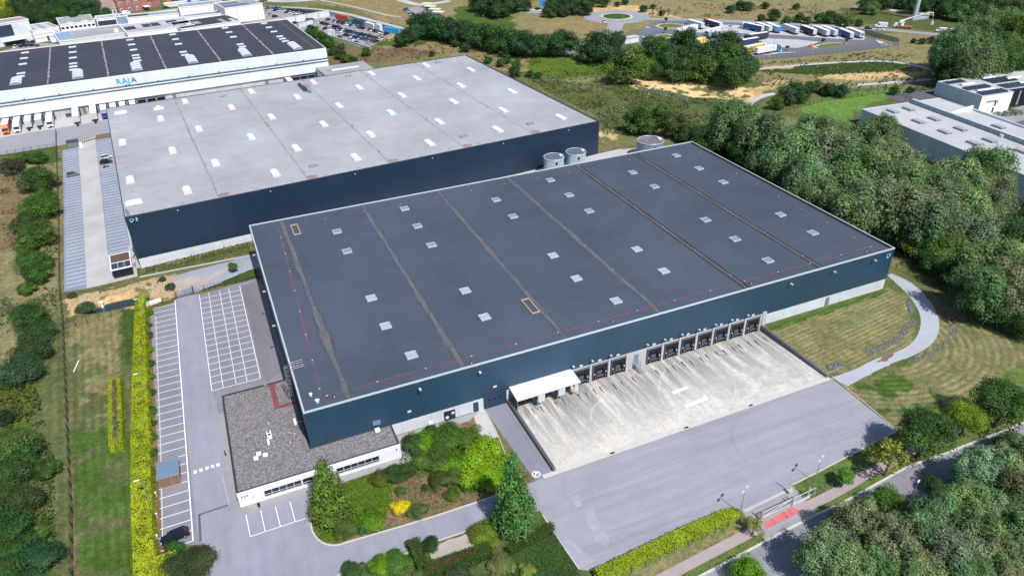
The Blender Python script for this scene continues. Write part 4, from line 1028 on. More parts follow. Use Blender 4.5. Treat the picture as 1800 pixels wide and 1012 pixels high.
# turquoise ring emblem near the right end
def ringsign(parent, loc, r=1.0, rz=0.0, three=False, rx=PI/2):
    s = MB()
    def arc(a0, a1, r0, r1, m, z=.06):
        n = 14
        for k in range(n):
            a = a0+(a1-a0)*k/n; c = a0+(a1-a0)*(k+1)/n
            s.add([(rr*math.cos(t), -zz, rr*math.sin(t)) for zz in (z,) for rr, t in ((r0, a), (r1, a), (r1, c), (r0, c))], [(0, 3, 2, 1)], m)
    arc(.9, 3.9, .55*r, r, 0); arc(4.1, 5.2, .5*r, .95*r, 1); arc(-.5, .75, .6*r, .95*r, 1, .07); arc(2.2, 3.0, .3*r, .55*r, 1, .07)
    if three:
        for cz in (.42*r, -.42*r): 
            for a0 in (-2.3,):
                n = 12
                for k in range(n):
                    a = a0+4.2*k/n; c = a0+4.2*(k+1)/n
                    s.add([(2.0*r+rr*math.cos(t), -.06, cz+rr*math.sin(t)) for rr, t in ((.28*r, a), (.5*r, a), (.5*r, c), (.28*r, c))], [(0, 1, 2, 3)], 2)
    return s.build('wall_emblem', [M['teal'], M['palecyan'], M['white']], parent, loc=loc)
ringsign(wh, (145.0, -.01, 10.3), .75)
# canopy over the left docks
cn = empty('dock_canopy', (0, 0, 0), 0); cn.parent = wh
x0, x1 = 41.0, 55.7
b = MB(); n = 66; v = []
for i in range(n+1):
    x = x0+(x1-x0)*i/n; dz = .09 if i % 2 else -.09
    v += [(x, -.02, 3.95+dz), (x, -4.35, 3.5+dz)]
b.add(v, [(2*i, 2*i+1, 2*i+3, 2*i+2) for i in range(n)]); v = [(a, y, z-.12) for a, y, z in v]; b.add(v, [(2*i+2, 2*i+3, 2*i+1, 2*i) for i in range(n)])
b.build('canopy_roof', M['canopywhite'], cn)
b = MB(); b.box(x0, x0+.1, -4.2, -.02, -.9, 3.45); b.build('canopy_side', M['darktrim'], cn)
b = MB()
for x in (x0+.1, x0+4.7, x0+9.4, x1-.15): b.box(x-.07, x+.07, -4.2, -4.06, -.9, 3.42)
b.box(x0, x1, -4.28, -4.2, 3.2, 3.5, 1); b.build('canopy_post', [M['steel'], M['trim']], cn)
for xx, w in ((45.9, 1.5), (50.6, 1.5), (54.4, .8)): MB().box(xx, xx+w, -4.12, -4.04, 1.2, 3.2).build('strip_curtain', M['trim'], cn)
# cage ladder on the left wall
ld = MB()
for s in (-.3, .3): ld.tube([(-.5, 14.6+s, 3.7), (-.5, 14.6+s, 12.9), (.1, 14.6+s, 13.1), (.6, 14.6+s, 13.0), (.7, 14.6+s, 11.8)], .04, 6)
for k in range(28): ld.tube([(-.5, 14.3, 4+.32*k), (-.5, 14.9, 4+.32*k)], .025, 5)
for k in range(8):
    ld.tube([(-.5-.75*math.sin(t*PI/6), 14.6-.38*math.cos(t*PI/6), 5.6+1.0*k) for t in range(7)], .035, 5)
for t in range(1, 6): ld.tube([(-.5-.75*math.sin(t*PI/6), 14.6-.38*math.cos(t*PI/6), 5.6) if z == 0 else (-.5-.75*math.sin(t*PI/6), 14.6-.38*math.cos(t*PI/6), 12.8) for z in (0, 1)], .03, 5)
for yy in (13.8, 15.4):
    for zz in (12.35, 12.85): ld.tube([(.1, yy, zz), (2.6, yy, zz)], .035, 5)
    for xx in (.2, 1.4, 2.6): ld.tube([(xx, yy, 11.78), (xx, yy, 12.85)], .035, 5)
ld.build('roof_ladder', M['steel'], wh)
# ---------------------------------------------------------------- office wing
OX0, OX1, OY0, OY1, OH = -14.2, 15.66, -6.26, 23.2, 3.62
of = empty('office_building', (0, 0, 0), 0, 'low white office wing with a gravel roof at the warehouse corner', 'office')
PL = [(OX0, OY0), (OX1, OY0), (OX1, -.06), (-.06, -.06), (-.06, OY1), (OX0, OY1)]
b = MB().prism(PL, -.1, 3.3); b.build('wall', M['offwhite'], of)
rf = MB().prism(inset(PL, .28), 3.2, 3.42).build('roof', M['gravelroof'], of)
b = MB(); inn = inset(PL, .32)
for i in range(6):
    p = [PL[i], PL[(i+1) % 6], inn[(i+1) % 6], inn[i]]; b.prism(p, 3.3, 3.60 if i not in (2, 3) else 3.55, 0)
b.build('parapet', M['darktrim'], of)
b = MB(); b.box(OX0-.02, OX1+.02, OY0-.05, OY0+.0, 2.55, 3.56); b.build('fascia', M['white'], of)
for (a0, a1) in ((-9.75, -3.15), (-2.95, .9), (3.3, 11.4)):
    w = MB(); w.box(a0, a1, OY0-.03, OY0+.02, .85, 2.25); wn = w.build('window', M['winglass'], of)
    f = MB(); k = max(2, int((a1-a0)/1.3))
    for i in range(k+1): xx = a0+(a1-a0)*i/k; f.box(xx-.045, xx+.045, OY0-.08, OY0-.03, .85, 2.25)
    for zz in (.85, 1.3, 2.25): f.box(a0, a1, OY0-.085, OY0-.032, zz-.04, zz+.04)
    f.build('window_frame', M['trim'] if a0 > -3.1 or a0 < -9 else M['darktrim'], wn)
    w2 = MB().box((a0+a1)/2-.5, (a0+a1)/2+.5, OY0-.045, OY0-.03, .9, 2.2).build('blind', M['blueglass'], wn)
MB().box(-11.9, -11.4, OY0-.05, OY0, 1.4, 1.9).build('letter_box', M['trim'], of)
for x, z in ((-13.5, 2.3), (-13.0, 2.2), (-12.6, 2.35), (14.9, 2.3)): MB().box(x-.07, x+.07, OY0-.2, OY0-.05, z, z+.3).build('wall_fitting', M['rubber'], of)
b = MB(); b.box(-14.28, -14.2, 1.0, 2.0, 0.05, 2.2); b.build('side_door', M['doornavy'], of)
rw = MB(); rw.box(-4.7, -3.7, 14.2, 22.6, 3.42, 3.46); rw.box(-3.7, -.4, 14.2, 15.1, 3.42, 3.46); rw.box(-5.1, -3.3, 22.0, 22.7, 3.42, 3.465); rw.build('walkway', M['redwalk'], rf)
def ac(x, y, w, d, h, fans, name='air_conditioner'):
    b = MB(); b.box(x-w/2-.1, x+w/2+.1, y-d/2, y+d/2, 3.4, 3.52, 1); b.box(x-w/2, x+w/2, y-d/2, y+d/2, 3.52, 3.52+h, 0, bev=.05)
    u = b.build(name, [M['white'], M['darktrim']], rf)
    for i in range(fans):
        fx = x+(i-(fans-1)/2)*.75; MB().cyl(fx, y, 3.52+h, 3.56+h, .3, 14, 1, 0).cyl(fx, y, 3.56+h, 3.58+h, .2, 14, 1).build('fan', [M['steel'], M['rubber']], u)
ac(-6.75, 6.0, .9, 1.0, .8, 1); ac(-6.8, 7.0, .9, .8, .7, 1); ac(-7.2, 4.4, .45, 1.0, .8, 0); ac(-9.3, 2.2, .9, .8, .35, 0); ac(-9.9, 1.1, .9, .7, .5, 0); ac(-8.2, 1.3, .9, .7, .45, 0); ac(-1.6, 8.1, .5, 1.3, .8, 0); ac(12.7, -1.0, 1.0, .9, .5, 0)
for x, y in ((-2.2, 4.9), (-3.4, 2.7), (-6.5, 10.3)): MB().cyl(x, y, 3.42, 3.75, .09, 8).build('vent_pipe', M['white'], rf)
b = MB(); b.tube([(-6.4, 6.6, 3.5), (-4.5, 6.5, 3.48), (-1.8, 5.2, 3.48)], .03, 5); b.tube([(-1.4, 8.1, 3.7), (-.1, 8.0, 3.6)], .04, 5); b.build('cable', M['trim'], rf)
b = MB()
for s in (-.35, .35): b.tube([(-5.4+s, OY1+.05, 0), (-5.4+s, OY1+.05, 4.6), (-5.4+s, OY1-.6, 4.6), (-5.4+s, OY1-.6, 3.4)], .035, 6)
for k in range(11): b.tube([(-5.75, OY1+.05, .4+.3*k), (-5.05, OY1+.05, .4+.3*k)], .022, 5)
b.box(-5.7, -5.1, OY1-.5, OY1-.05, 3.58, 3.75); b.build('roof_ladder', M['steel'], of)
# retaining walls of the ramp
def rwall(name, x0, x1, zt, label, rail):
    o = empty(name, (x0, -11, 0), 0, label, 'retaining wall')
    b = MB(); b.box(0, x1-x0, -10.9, 10.85, -1.25, zt); b.build('wall', M['retwall'], o)
    b = MB(); xr = (x1-x0)/2
    for zz in rail: b.tube([(xr, -10.7, zt+zz), (xr, 10.7, zt+zz)], .03, 6)
    for k in range(14): b.tube([(xr, -10.7+21.4*k/13, zt), (xr, -10.7+21.4*k/13, zt+rail[-1])], .03, 6)
    b.build('handrail', M['steel'], o); MB().box(-.02, x1-x0+.02, -10.92, 10.87, zt, zt+.05).build('coping', M['sealgrey'], o)
rwall('retaining_wall', 40.45, 40.98, .75, 'low dark concrete wall between driveway and loading ramp, with a handrail', (.35, .7))
rwall('retaining_wall', 106.66, 107.05, .5, 'dark concrete wall along the right edge of the loading ramp beside mown grass', (.3, .6))
# bent steel guides on the ramp
gd = MB(); gd.tube([(.16, -1.05, .12), (0, -.75, .16), (0, .9, .16), (.0, 1.05, -.1)], .11, 7); gd.box(-.13, .13, -.75, .8, -.05, .03, 1); gm = gd.mesh('wheel_guide', [M['trim'], M['rubber']])
gx = []
for x in DOCKS: gx += [x-.9+.0, x+.95]
gx = [43.8+.9, 46.6, 50.0, 52.0, 55.6, 57.4, 59.4, 61.0, 64.2, 66.2, 69.2, 75.2]+[77.8, 79.6, 82.2, 84.2, 86.9, 88.8, 91.5, 93.4, 96.0, 98.0, 100.6, 102.5, 105.2]
for i, x in enumerate(gx):
    y = -4.3-.25*math.sin(i*1.7); tag(link('wheel_guide', gm, None, loc=(x, y, float(ramp_z(y))+.08)), f'bent steel wheel guide on the concrete ramp, {nth(i)} from the left', 'wheel guide', 'wheel guides in front of the docks')
# ---------------------------------------------------------------- pale roofed warehouse behind
RB = .0749
bw = empty('pale_roof_warehouse', (0, 0, 0), RB, 'large navy warehouse with a pale grey roof behind the dark roofed one', 'warehouse')
X0, X1, Y0, Y1, H2 = -23.48, 133.15, 102.14, 215.8, 14.77
MB().box(X0+.1, X1-.1, Y0+.1, Y1-.1, -4, 1.75).build('concrete_base', M['plinth'], bw)
MB().box(X0, X1, Y0, Y1, 1.65, 14.5).build('cladding', M['navydark'], bw)
b = MB(); ring(b, X0-.03, X1+.03, Y0-.03, Y1+.03, .22, 14.45, 14.77); b.build('roof_edge_trim', M['darktrim'], bw)
br = MB().box(X0+.2, X1-.2, Y0+.2, Y1-.2, 14.2, 14.6).build('roof', M['whiteroof'], bw)
def barrel(w, l, h, n=8):
    b = MB(); v = []
    for i in range(n+1):
        t = PI*i/n; x = -math.cos(t)*w/2; z = .25+math.sin(t)*h
        v += [(x, -l/2, z), (x, l/2, z)]
    b.add(v, [(2*i, 2*i+1, 2*i+3, 2*i+2)[::-1] for i in range(n)], 0, True)
    b.add([v[2*i] for i in range(n+1)], [tuple(range(n+1))], 1); b.add([v[2*i+1] for i in range(n+1)], [tuple(range(n, -1, -1))], 1)
    b.box(-w/2-.1, w/2+.1, -l/2-.1, l/2+.1, 0, .27, 1); return b
dm = barrel(2.2, 5.2, .5).mesh('skylight', [M['dome'], M['trim']])
for k in range(6):
    for y in (112.8, 151.0, 190.0): link('skylight', dm, br, loc=(-5.8+25.85*k, y, 14.6))
    if k < 5:
        for y in (131.4, 169.8, 208.2):
            if not (k == 2 and y > 300): link('skylight', dm, br, loc=(5.1+26.05*k, y, 14.6))
for y in (130.3, 168.8): link('skylight', dm, br, loc=(-20.2, y, 14.6))
dms = barrel(4.2, 2.3, .45).mesh('skylight', [M['dome'], M['white']])
for p in ((-20.4, 111.7), (-18.7, 206.5)): link('skylight', dms, br, loc=(*p, 14.6))
hm = MB(); ring(hm, -1.3, 1.3, -1.2, 1.2, .15, 0, .4); hm.box(-1.15, 1.15, -1.05, 1.05, .05, .25, 1); hmm = hm.mesh('roof_hatch', [M['steel'], M['smokepanel']])
for p in ((32, 112.4), (84.3, 112.6), (110.3, 112.1), (116.1, 209.7), (73.2, 209.5), (19.8, 207)): link('roof_hatch', hmm, br, loc=(*p, 14.6))
for k in range(5):
    x = 1.75+26.15*k
    g = wavy_strip(x, Y0+.4, Y1-.4, .5, 14.604, [], 40+k).build('gutter_band', M['whitegutter'], br)
    bb = MB(); r = random.Random(k)
    for j in range(34):
        y = Y0+2+r.random()*(Y1-Y0-4); l = r.uniform(.4, 2.4); xx = x+r.uniform(-.5, .5); bb.box(xx-.15, xx+.15, y, y+l, 14.606, 14.612)
    tag(bb.build('dirt_stain', M['whitegutter'], br), kind='stuff')
    n = 14; bb = MB(); bb.add([(x+1.5+1.9*math.cos(2*PI*i/n), Y0+2.2+1.5*math.sin(2*PI*i/n)*(1+.2*math.sin(i*2)), 14.61) for i in range(n)], [tuple(range(n))]); bb.build('puddle_stain', M['puddle'], br)
bb = MB(); bb.add([(X0+.4, Y0+.4, 14.61), (X0+1.6, Y0+.4, 14.61), (X0+1.3, Y0+5, 14.61), (X0+.4, Y0+7, 14.61)], [(0, 1, 2, 3)]); bb.build('puddle_stain', M['puddle'], br)
bb = MB()
for k in range(15):
    for (x, y) in ((X0+5+10.4*k, Y0+1.8), (X0+5+10.4*k, Y1-1.8)): bb.box(x-.35, x+.35, y-.1, y+.1, 14.6, 14.72)
for k in range(10):
    for x in (X0+3.3, X1-3.3): bb.box(x-.35, x+.35, Y0+7+11*k, Y0+7.2+11*k, 14.6, 14.72)
bb.build('drain', M['doorgrey'], br)
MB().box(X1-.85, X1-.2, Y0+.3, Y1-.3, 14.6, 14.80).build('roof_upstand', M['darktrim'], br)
pp = empty('roof_plant', (0, 0, 0), 0); pp.parent = br
MB().box(50.2, 51.3, 196.5, 207.0, 14.7, 15.7).build('duct', M['darktrim'], pp); MB().box(51.4, 52.7, 195.0, 202.0, 14.65, 16.1).build('duct', M['steel'], pp); MB().box(51.6, 52.6, 193.0, 195.0, 14.65, 15.5).build('duct', M['doorblue'], pp)
MB().box(-7.0, -3.4, 203.0, 204.6, 14.6, 15.2).box(-5.8, -4.6, 205.2, 206.2, 14.6, 15.4).build('vent_box', M['white'], br)
for x, y in ((5, 99), ): pass
ringsign(bw, (-22.0, Y0-.05, 13.55), .62, three=True)
for k in range(6): MB().box(-10+26*k, -9.7+26*k, Y0-.35, Y0, 13.6, 13.8).build('wall_lamp', M['trim'], bw)
# ---------------------------------------------------------------- white warehouse far left
cw = empty('white_warehouse', (0, 0, 0), RB, 'long white warehouse with charcoal roof and blue lettering, far left', 'warehouse')
A0, A1, B0, B1, H3 = -170.0, 78.8, 266.0, 351.0, 15.0
MB().box(A0, A1-.2, B0+.3, B1, -1, 4.4).build('concrete_base', M['oldconc'], cw)
b = MB(); b.box(A0, A1, B0, B1, 10.3, 14.25); ring(b, A0+.01, A1-.01, B0+.01, B1-.01, .2, 14.25, 14.75); b.box(A0, A1-.3, B0+.2, B1-.2, 4.2, 10.3); b.box(A0, A1+.1, B0-.35, B0, 9.0, 9.75); b.build('cladding', M['whiteclad'], cw)
b = MB(); v = [(A0, B0-.1, 8.8), (A1, B0-.1, 8.8), (A1, B0-.5, 4.5), (A0, B0-.5, 4.5)]; b.add(v, [(0, 3, 2, 1)]); b.box(A0, A1, B0-.5, B0+.3, 4.1, 4.5); b.build('sloping_apron', M['whiteclad'], cw)
b = MB(); b.box(A0, A1+.12, B0-.45, B0+.1, 9.75, 10.0); b.box(A0, A1+.12, B0-.6, B0+.1, 8.78, 9.0); b.build('gutter', M['darktrim'], cw)
cr = MB().box(A0, A1-.3, B0+.3, B1-.3, 14.3, 14.7).build('roof', M['charroof'], cw)
b = MB(); ring(b, A0, A1+.02, B0-.03, B1, .3, 14.7, 15.0); b.build('roof_edge_trim', M['white'], cw)
fm = MB(); fm.box(-1.75, 1.75, -1.0, 1.0, 0, .45, bev=.12); fmm = fm.mesh('skylight', M['trim'])
d3 = barrel(4.4, 2.9, .9); d3m = d3.mesh('skylight', [M['dome'], M['domegrey']])
flats = {-55.7: (342, 328.7, 315.6, 296.1, 289.8), -34.2: (342.3, 329.3, 316, 303, 296.3, 289.7), -6.6: (343.6, 330.6, 317.3, 303.9, 297.5, 291.2), 15.0: (344.6, 331.1, 318, 297.9, 291), 42.9: (345.7, 332.6, 319.2, 299.1, 293), 64.7: (345.9, 333, 320.2, 306.4, 299.7, 293.2)}
for x, ys in flats.items():
    for y in ys: link('skylight', fmm, cr, loc=(x, y, 14.7))
    dx = 1.6 if x in (-34.2, 15.0, 64.7) else -1.4
    for k in range(4 if x not in (-55.7,) else 3): link('skylight', d3m, cr, loc=(x+dx, 284.8-3.9*k, 14.7))
for k, x in enumerate((-44.5, -20.3, 4.0, 28.5, 53.3)):
    wavy_strip(x, B0+1, B1-1, .55, 14.704, [(B0+8+9*j, 2, .5) for j in range(9)], 60+k).build('gutter_band', M['paleseam'], cr)
for x in (-65, -32, -8, 16, 40, 68): MB().box(x-.12, x+.12, B0+.4, B1-.4, 14.702, 14.708).build('seam', M['gutteredge'], cr)
MB().box(74.05, 74.25, B0+3, B1-3, 14.702, 14.72).build('seam', M['puddle'], cr)
for k in range(12): MB().box(-82+13.5*k, -81.6+13.5*k, B0-.35, B0-.02, 10.3, 10.8).build('wall_lamp', M['darktrim'], cw)
# lettering
def text(name, s, size, m, parent, loc, rot=(PI/2, 0, 0), ext=.05, sx=1.0, bold=.02):
    c = bpy.data.curves.new(name, 'FONT'); c.body = s; c.size = size; c.extrude = ext; c.offset = bold; c.align_x = 'LEFT'; c.materials.append(m)
    f = bpy.data.objects.new(name, c); COL.objects.link(f); bpy.context.view_layer.update()
    me = bpy.data.meshes.new_from_object(f.evaluated_get(bpy.context.evaluated_depsgraph_get())); bpy.data.objects.remove(f); bpy.data.curves.remove(c)
    o = link(name, me, parent); o.location = loc; o.rotation_euler = rot; o.scale = (sx, 1, 1); return o
sg = empty('sign_lettering', (0, 0, 0), 0); sg.parent = cw
for ch, x, mm in (('R', -18.0, 'rajablue'), ('A', -15.6, 'rajablue'), ('J', -13.2, 'rajablue'), ('A', -11.9, 'rajadark')): text('letter', ch, 3.3, M[mm], sg, (x, B0-.12, 11.3), bold=.06)
b = MB(); b.xprism([(-11.9, 11.3), (-11.4, 11.3), (-10.7, 13.6), (-11.0, 13.7)], B0-.2, B0-.14); b.build('letter', M['rajablue'], sg)
# docks and doors
d3d = MB(); d3d.box(-1.9, 1.9, -1.4, -.9, 3.2, 3.5, 0); d3d.box(-1.9, -1.6, -1.4, -.2, 0, 3.2, 0); d3d.box(1.6, 1.9, -1.4, -.2, 0, 3.2, 0); d3d.box(-1.6, 1.6, -.35, .29, .05, 3.2, 1); d3d.box(-1.2, 1.2, -.42, -.35, 1.1, 2.2, 2); d3m = d3d.mesh('dock_door', [M['sealgrey'], M['rubber'], M['doornavy']])
for x in (-64.1, -59.9, -55.7, -51.7, -47.5, -37.2, -30.2, -26.1, -22.1, -18.2, -14.0, -9.9, -5.7, -1.6, 57.3, 61.3, 65.3, 69.0): link('dock_door', d3m, cw, loc=(x, B0+.0, 0))
for x in (-33.9, 4.3, 47.3): MB().box(x-.8, x+.8, B0+.2, B0+.32, .1, 3.4).build('door', M['doorgrey'], cw)
MB().box(-41.6, -38.6, B0-.6, B0+.3, 1.0, 1.6).build('dock_shelf', M['darktrim'], cw)
# low linking hall at its right end
lk = empty('link_building', (*L2W(72, 249.5), 0), RB, 'low pale roofed hall between the white and the pale grey warehouses', 'building')
MB().box(0, 24, -8, 14.5, 0, 6.2).build('wall', M['panelconc'], lk); lr = MB().box(-.3, 24.3, -8.3, 14.8, 6.2, 6.6).build('roof', M['greyroof'], lk)
MB().box(5, 19, 4, 5.6, 6.6, 7.0).build('rooflight', M['dome'], lr); MB().box(-.35, -.3, -8, 14.6, 6.0, 6.7).build('gutter', M['darktrim'], lk); MB().box(-.06, 0, 2, 3, 0, 2.5).build('door', M['doorgrey'], lk)
# ---------------------------------------------------------------- concrete hall on the right
RR = -.087
ch = empty('concrete_hall', (233.6, 94.0, 0), RR, 'long grey concrete hall with a white roof, right of the trees', 'building')
MB().box(0, 38.6, -118, 0, -1, 8.0).build('wall', M['panelconc'], ch)
b = MB(); ring(b, -.05, 38.65, -118, .05, .3, 8.0, 8.35); b.build('parapet', M['trim'], ch)
hr = MB().box(.2, 38.4, -117.8, -.2, 7.8, 8.15).build('roof', M['whiteroof2'], ch)
b = MB()
b.box(23.2, 24.2, -117, -1, 8.1, 9.7); cs = b.build('clerestory', M['panelconc'], hr)
b = MB().box(23.05, 23.2, -117, -1, 8.4, 9.5); b.build('glazing', M['smokepanel'], cs); MB().box(23.0, 24.4, -117.2, -.8, 9.7, 9.85).build('coping', M['trim'], cs)
b = MB()
for k in range(30): b.box(22.98, 23.06, -117+3.9*k, -116.7+3.9*k, 8.3, 9.7, 0)
b.build('mullion', M['steel'], cs)
for y in (-17, -60):
    b = MB(); b.add([(24.3, y, 8.15), (37.6, y, 8.15), (37.6, y, 10.2), (24.3, y, 8.3), (24.3, y+.3, 8.15), (37.6, y+.3, 8.15), (37.6, y+.3, 10.2), (24.3, y+.3, 8.3)], [(0, 1, 2, 3), (7, 6, 5, 4), (3, 2, 6, 7), (1, 5, 6, 2), (0, 3, 7, 4)]); b.build('roof_upstand', M['white'], hr)
b = MB(); b.box(37.7, 38.3, -117, -14, 8.1, 8.9); b.build('roof_kerb', M['panelconc'], hr)
hd = MB(); hd.box(-1.3, 1.3, -2.3, 2.3, 0, .4, 0, bev=.05)
for i in range(6): hd.box(-1.15, 1.15, -2.1+.7*i, -1.5+.7*i, .4, .75, 1, bev=.12)
hdm = hd.mesh('skylight', [M['doorgrey'], M['domegrey']])
for px, py in ((1569, 196), (1597, 192), (1614, 214), (1642, 209.5), (1660, 232), (1688, 227), (1711, 252), (1739, 247), (1767, 273), (1795, 266), (1755, 223)):
    P = G(px, py, 8.3); dx, dy = P[0]-233.6, P[1]-94.0; c, s = math.cos(RR), math.sin(RR); link('skylight', hdm, hr, loc=(dx*c+dy*s, -dx*s+dy*c, 8.15))
MB().box(22.3, 22.9, -44, -42.8, 8.15, 9.1).build('vent_box', M['white'], hr)
# white and grey building with panels on the roof
sb = empty('solar_roof_building', (291.2, 107.8, 0), RR, 'grey and white block with dark solar panels on its roof, top right', 'building')
MB().box(0, 17, -23.2, 0, 0, 8.0).box(17, 60, -20, 0, 0, 7.99).build('wall', M['panelconc'], sb)
b = MB().box(0.05, 16.6, -23.4, -23.2, 0, 8.05).build('white_front', M['white'], sb)
MB().box(16.7, 60, -20.4, -20.0, 0, 7.9).build('dark_front', M['anthracite'], sb)
MB().box(24, 25, -20.6, -20.4, 1, 7).build('glazing', M['smokepanel'], sb)
for (x, z0, z1, w) in ((7.6, .4, 2.6, .9), (7.9, 3.2, 5.6, .9), (9.3, 4.2, 5.6, .35)): MB().box(x, x+w, -23.45, -23.4, z0, z1).build('window', M['winglass'], sb)
MB().box(3.2, 8.2, -23.8, -23.4, 5.5, 5.7).build('door_canopy', M['doorgrey'], sb)
b = MB(); ring(b, -.05, 60.2, -23.3, .05, .35, 8.0, 8.3); 
sr = MB().box(.2, 17, -23.1, -.2, 7.8, 8.12).box(17, 59.8, -20, -.2, 7.8, 8.119).build('roof', M['whiteroof2'], sb)
b = MB().box(-.05, .3, -23.4, .05, 8.0, 8.3).box(-.05, 60, -.25, .05, 8.0, 8.3).box(.3, 17, -23.4, -23.1, 8.0, 8.3); b.build('parapet', M['trim'], sb)
def pv(x0, x1, y0, y1, n, name='solar_panel', saw=True):
    b = MB(); w = (x1-x0)/n
    for i in range(n):
        a = x0+i*w; hh = .65 if saw else .25
        b.add([(a, y0, 8.2), (a+w*.95, y0, 8.2+hh), (a+w*.95, y1, 8.2+hh), (a, y1, 8.2)], [(0, 1, 2, 3)]); b.add([(a+w*.95, y0, 8.15), (a+w*.95, y1, 8.15), (a+w*.95, y1, 8.2+hh), (a+w*.95, y0, 8.2+hh)], [(0, 1, 2, 3)], 1); b.add([(a, y0, 8.2), (a+w*.95, y0, 8.15), (a+w*.95, y0, 8.2+hh)], [(0, 1, 2)], 1)
    b.build(name, [M['solar'], M['darktrim']], sr)
pv(.9, 11, -5.0, -1.6, 3, saw=False); pv(1.2, 13.5, -15.2, -11.6, 7); pv(1.2, 14.5, -22.6, -18.9, 7); pv(19, 33, -11.5, -5, 4, saw=False); pv(18, 30, -19, -13.5, 4, saw=False)
for (x, y, w, l) in ((8.0, -8.2, 7, 1.8), (8, -17.2, 9, 1.6), (24, -4.0, 7, 1.8), (34, -8, 8, 2), (34, -15, 10, 2)):
    b = barrel(l, w, .4); b.v = [(q[1]+x, q[0]+y, q[2]+8.1) for q in b.v]; b.build('skylight', [M['dome'], M['domegrey']], sr)
MB().box(23, 30, -1.4, -.3, 8.1, 8.8).build('roof_plant', M['panelconc'], sr)
# water tanks
def tank(x, y, r, z0, z1, label, top, side='tank'):
    o = empty('water_tank', (x, y, z0), 0, label, 'tank', 'round water tanks')
    MB().cyl(0, 0, 0, z1-z0, r, 40).build('tank_wall', M['tankgrey' if r > 4 else 'tank'], o)
    b = MB().cyl(0, 0, z1-z0-.12, z1-z0+.05, r-.14, 40); b.build('tank_cover', M[top], o)
    b = MB(); n = 40
    b.tube([(r*math.cos(2*PI*k/n), r*math.sin(2*PI*k/n), z1-z0) for k in range(n+1)], .12, 6, caps=False); b.build('rim', M['trim'], o)
    MB().box(r*.72-.5, r*.72+.4, -r*.25, r*.1, z1-z0, z1-z0+.4).build('hatch', M['white'], o)
    a = -1.75; MB().box(-.35+r*math.cos(a), .35+r*math.cos(a), r*math.sin(a)-.12, r*math.sin(a)+.1, z1-z0-1.6, z1-z0-.9).build('inspection_hatch', M['black'], o)
    b = MB()
    for s in (-.25, .25): b.tube([(r+.12, s, 0), (r+.12, s, z1-z0+.6)], .04, 6)
    for k in range(18): b.tube([(r+.12, -.25, .3*k+.3), (r+.12, .25, .3*k+.3)], .025, 5)
    b.build('ladder', M['steel'], o)
for (px, py, zt, r, lb, tp) in ((973.7, 275.5, 8.4, 3.5, 'left of the two smaller pale blue water tanks between the warehouses', 'tanktop'), (1012.3, 266.5, 8.4, 3.5, 'right of the two smaller pale blue water tanks between the warehouses', 'tanktop'), (1143.7, 246.5, 9.0, 4.7, 'largest water tank, with a rusty brown cover, behind the dark roof', 'tanktop2')):
    P = G(px, py, zt); tank(P[0], P[1], r, 2.0, zt, lb, tp)
# ---------------------------------------------------------------- fences, lamps, gates
def finish(objs, where, group, noun='tree', cat='tree', end='from the left'):
    objs = sorted(objs, key=lambda o: o['_px'])
    for i, o in enumerate(objs):
        d = o.get('_desc', '')
        tag(o, f"{nth(i)} {noun} {end} {where}, {d.replace(' willow', '').replace(' broadleaf', '') if noun == 'tree' and 'wood' not in where and 'grove' not in where else d}" if len(objs) > 1 else f"{d} {noun} {where}", cat, group if len(objs) > 1 else None)
def fence(pts, h, label, m='mesh', step=2.6, bar=.22, bw=.03, rails=(.1, 1.0, 1.9), name='fence', post=.06, th_=True):
    P = [np.array(p[:2], float) for p in pts]; o = empty(name, (P[0][0], P[0][1], float(th(*P[0]))), 0, label, 'fence'); z0 = float(th(*P[0]))
    b = MB(); pb = MB(); pm = None
    for i in range(len(P)-1):
        a, c = P[i], P[i+1]; L = np.linalg.norm(c-a); d = (c-a)/L; n = np.array([-d[1], d[0]])
        k = max(1, int(L/step))
        for j in range(k+(1 if i == len(P)-2 else 0)):
            q = a+d*L*j/k-P[0]; g = float(th(*(q+P[0])))-z0; pm = pm or MB().box(-post, post, -post, post, -.1, h+.08).mesh('post', M[m]); link('post', pm, o, loc=(q[0], q[1], g))
        for j in range(k):
            q0 = a+d*L*j/k; q1 = a+d*L*(j+1)/k; g0 = float(th(*q0))-z0; g1 = float(th(*q1))-z0; q0 = q0-P[0]; q1 = q1-P[0]
            for r_ in rails:
                z = r_*h/2.0
                b.add([(*(q0), g0+z), (*(q1), g1+z), (*(q1), g1+z+.035), (*(q0), g0+z+.035)], [(0, 1, 2, 3)])
            m_ = max(1, int(L/k/bar))
            for t in range(m_):
                f = (t+.5)/m_; q = q0+(q1-q0)*f; g = g0+(g1-g0)*f; e = d*bw/2; s = n*bw/2
                b.add([(*(q-e), g+.05), (*(q+e), g+.05), (*(q+e), g+h), (*(q-e), g+h)], [(0, 1, 2, 3)])
    b.build('mesh_panel', M[m], o); return o
fence([(-63.5, 240)]+[G(*q, 0)[:2] for q in ()]+[(-61.4, 216), (-51.6, 99), (-48.8, 78), (-41.9, 5), (-40.8, -10), (-38.8, -32)], 2.0, 'long dark wire mesh fence along the left edge beside the mown strip', bar=.16, bw=.055, step=3.4, post=.08)
fence(W((113, 578), (175, 563), (240, 546), (309, 527)), 1.8, 'dark wire mesh fence in front of the pond', bar=.3, bw=.02)
fence(W((341, 516), (452, 490)), 1.8, 'dark mesh fence between the car park and the small lawn', bar=.3, bw=.02)
fence([L2W(-150, 226), L2W(-70, 224), L2W(-46, 225.5)], 1.8, 'dark mesh fence along the rear street above the wild field', bar=.3)
fence(W((1060, 1030), (1160, 985), (1235, 948), (1302, 916)), 1.5, 'thin grey wire fence between the roadside hedge and the pink footpath', 'meshgrey', bar=.3, bw=.02)
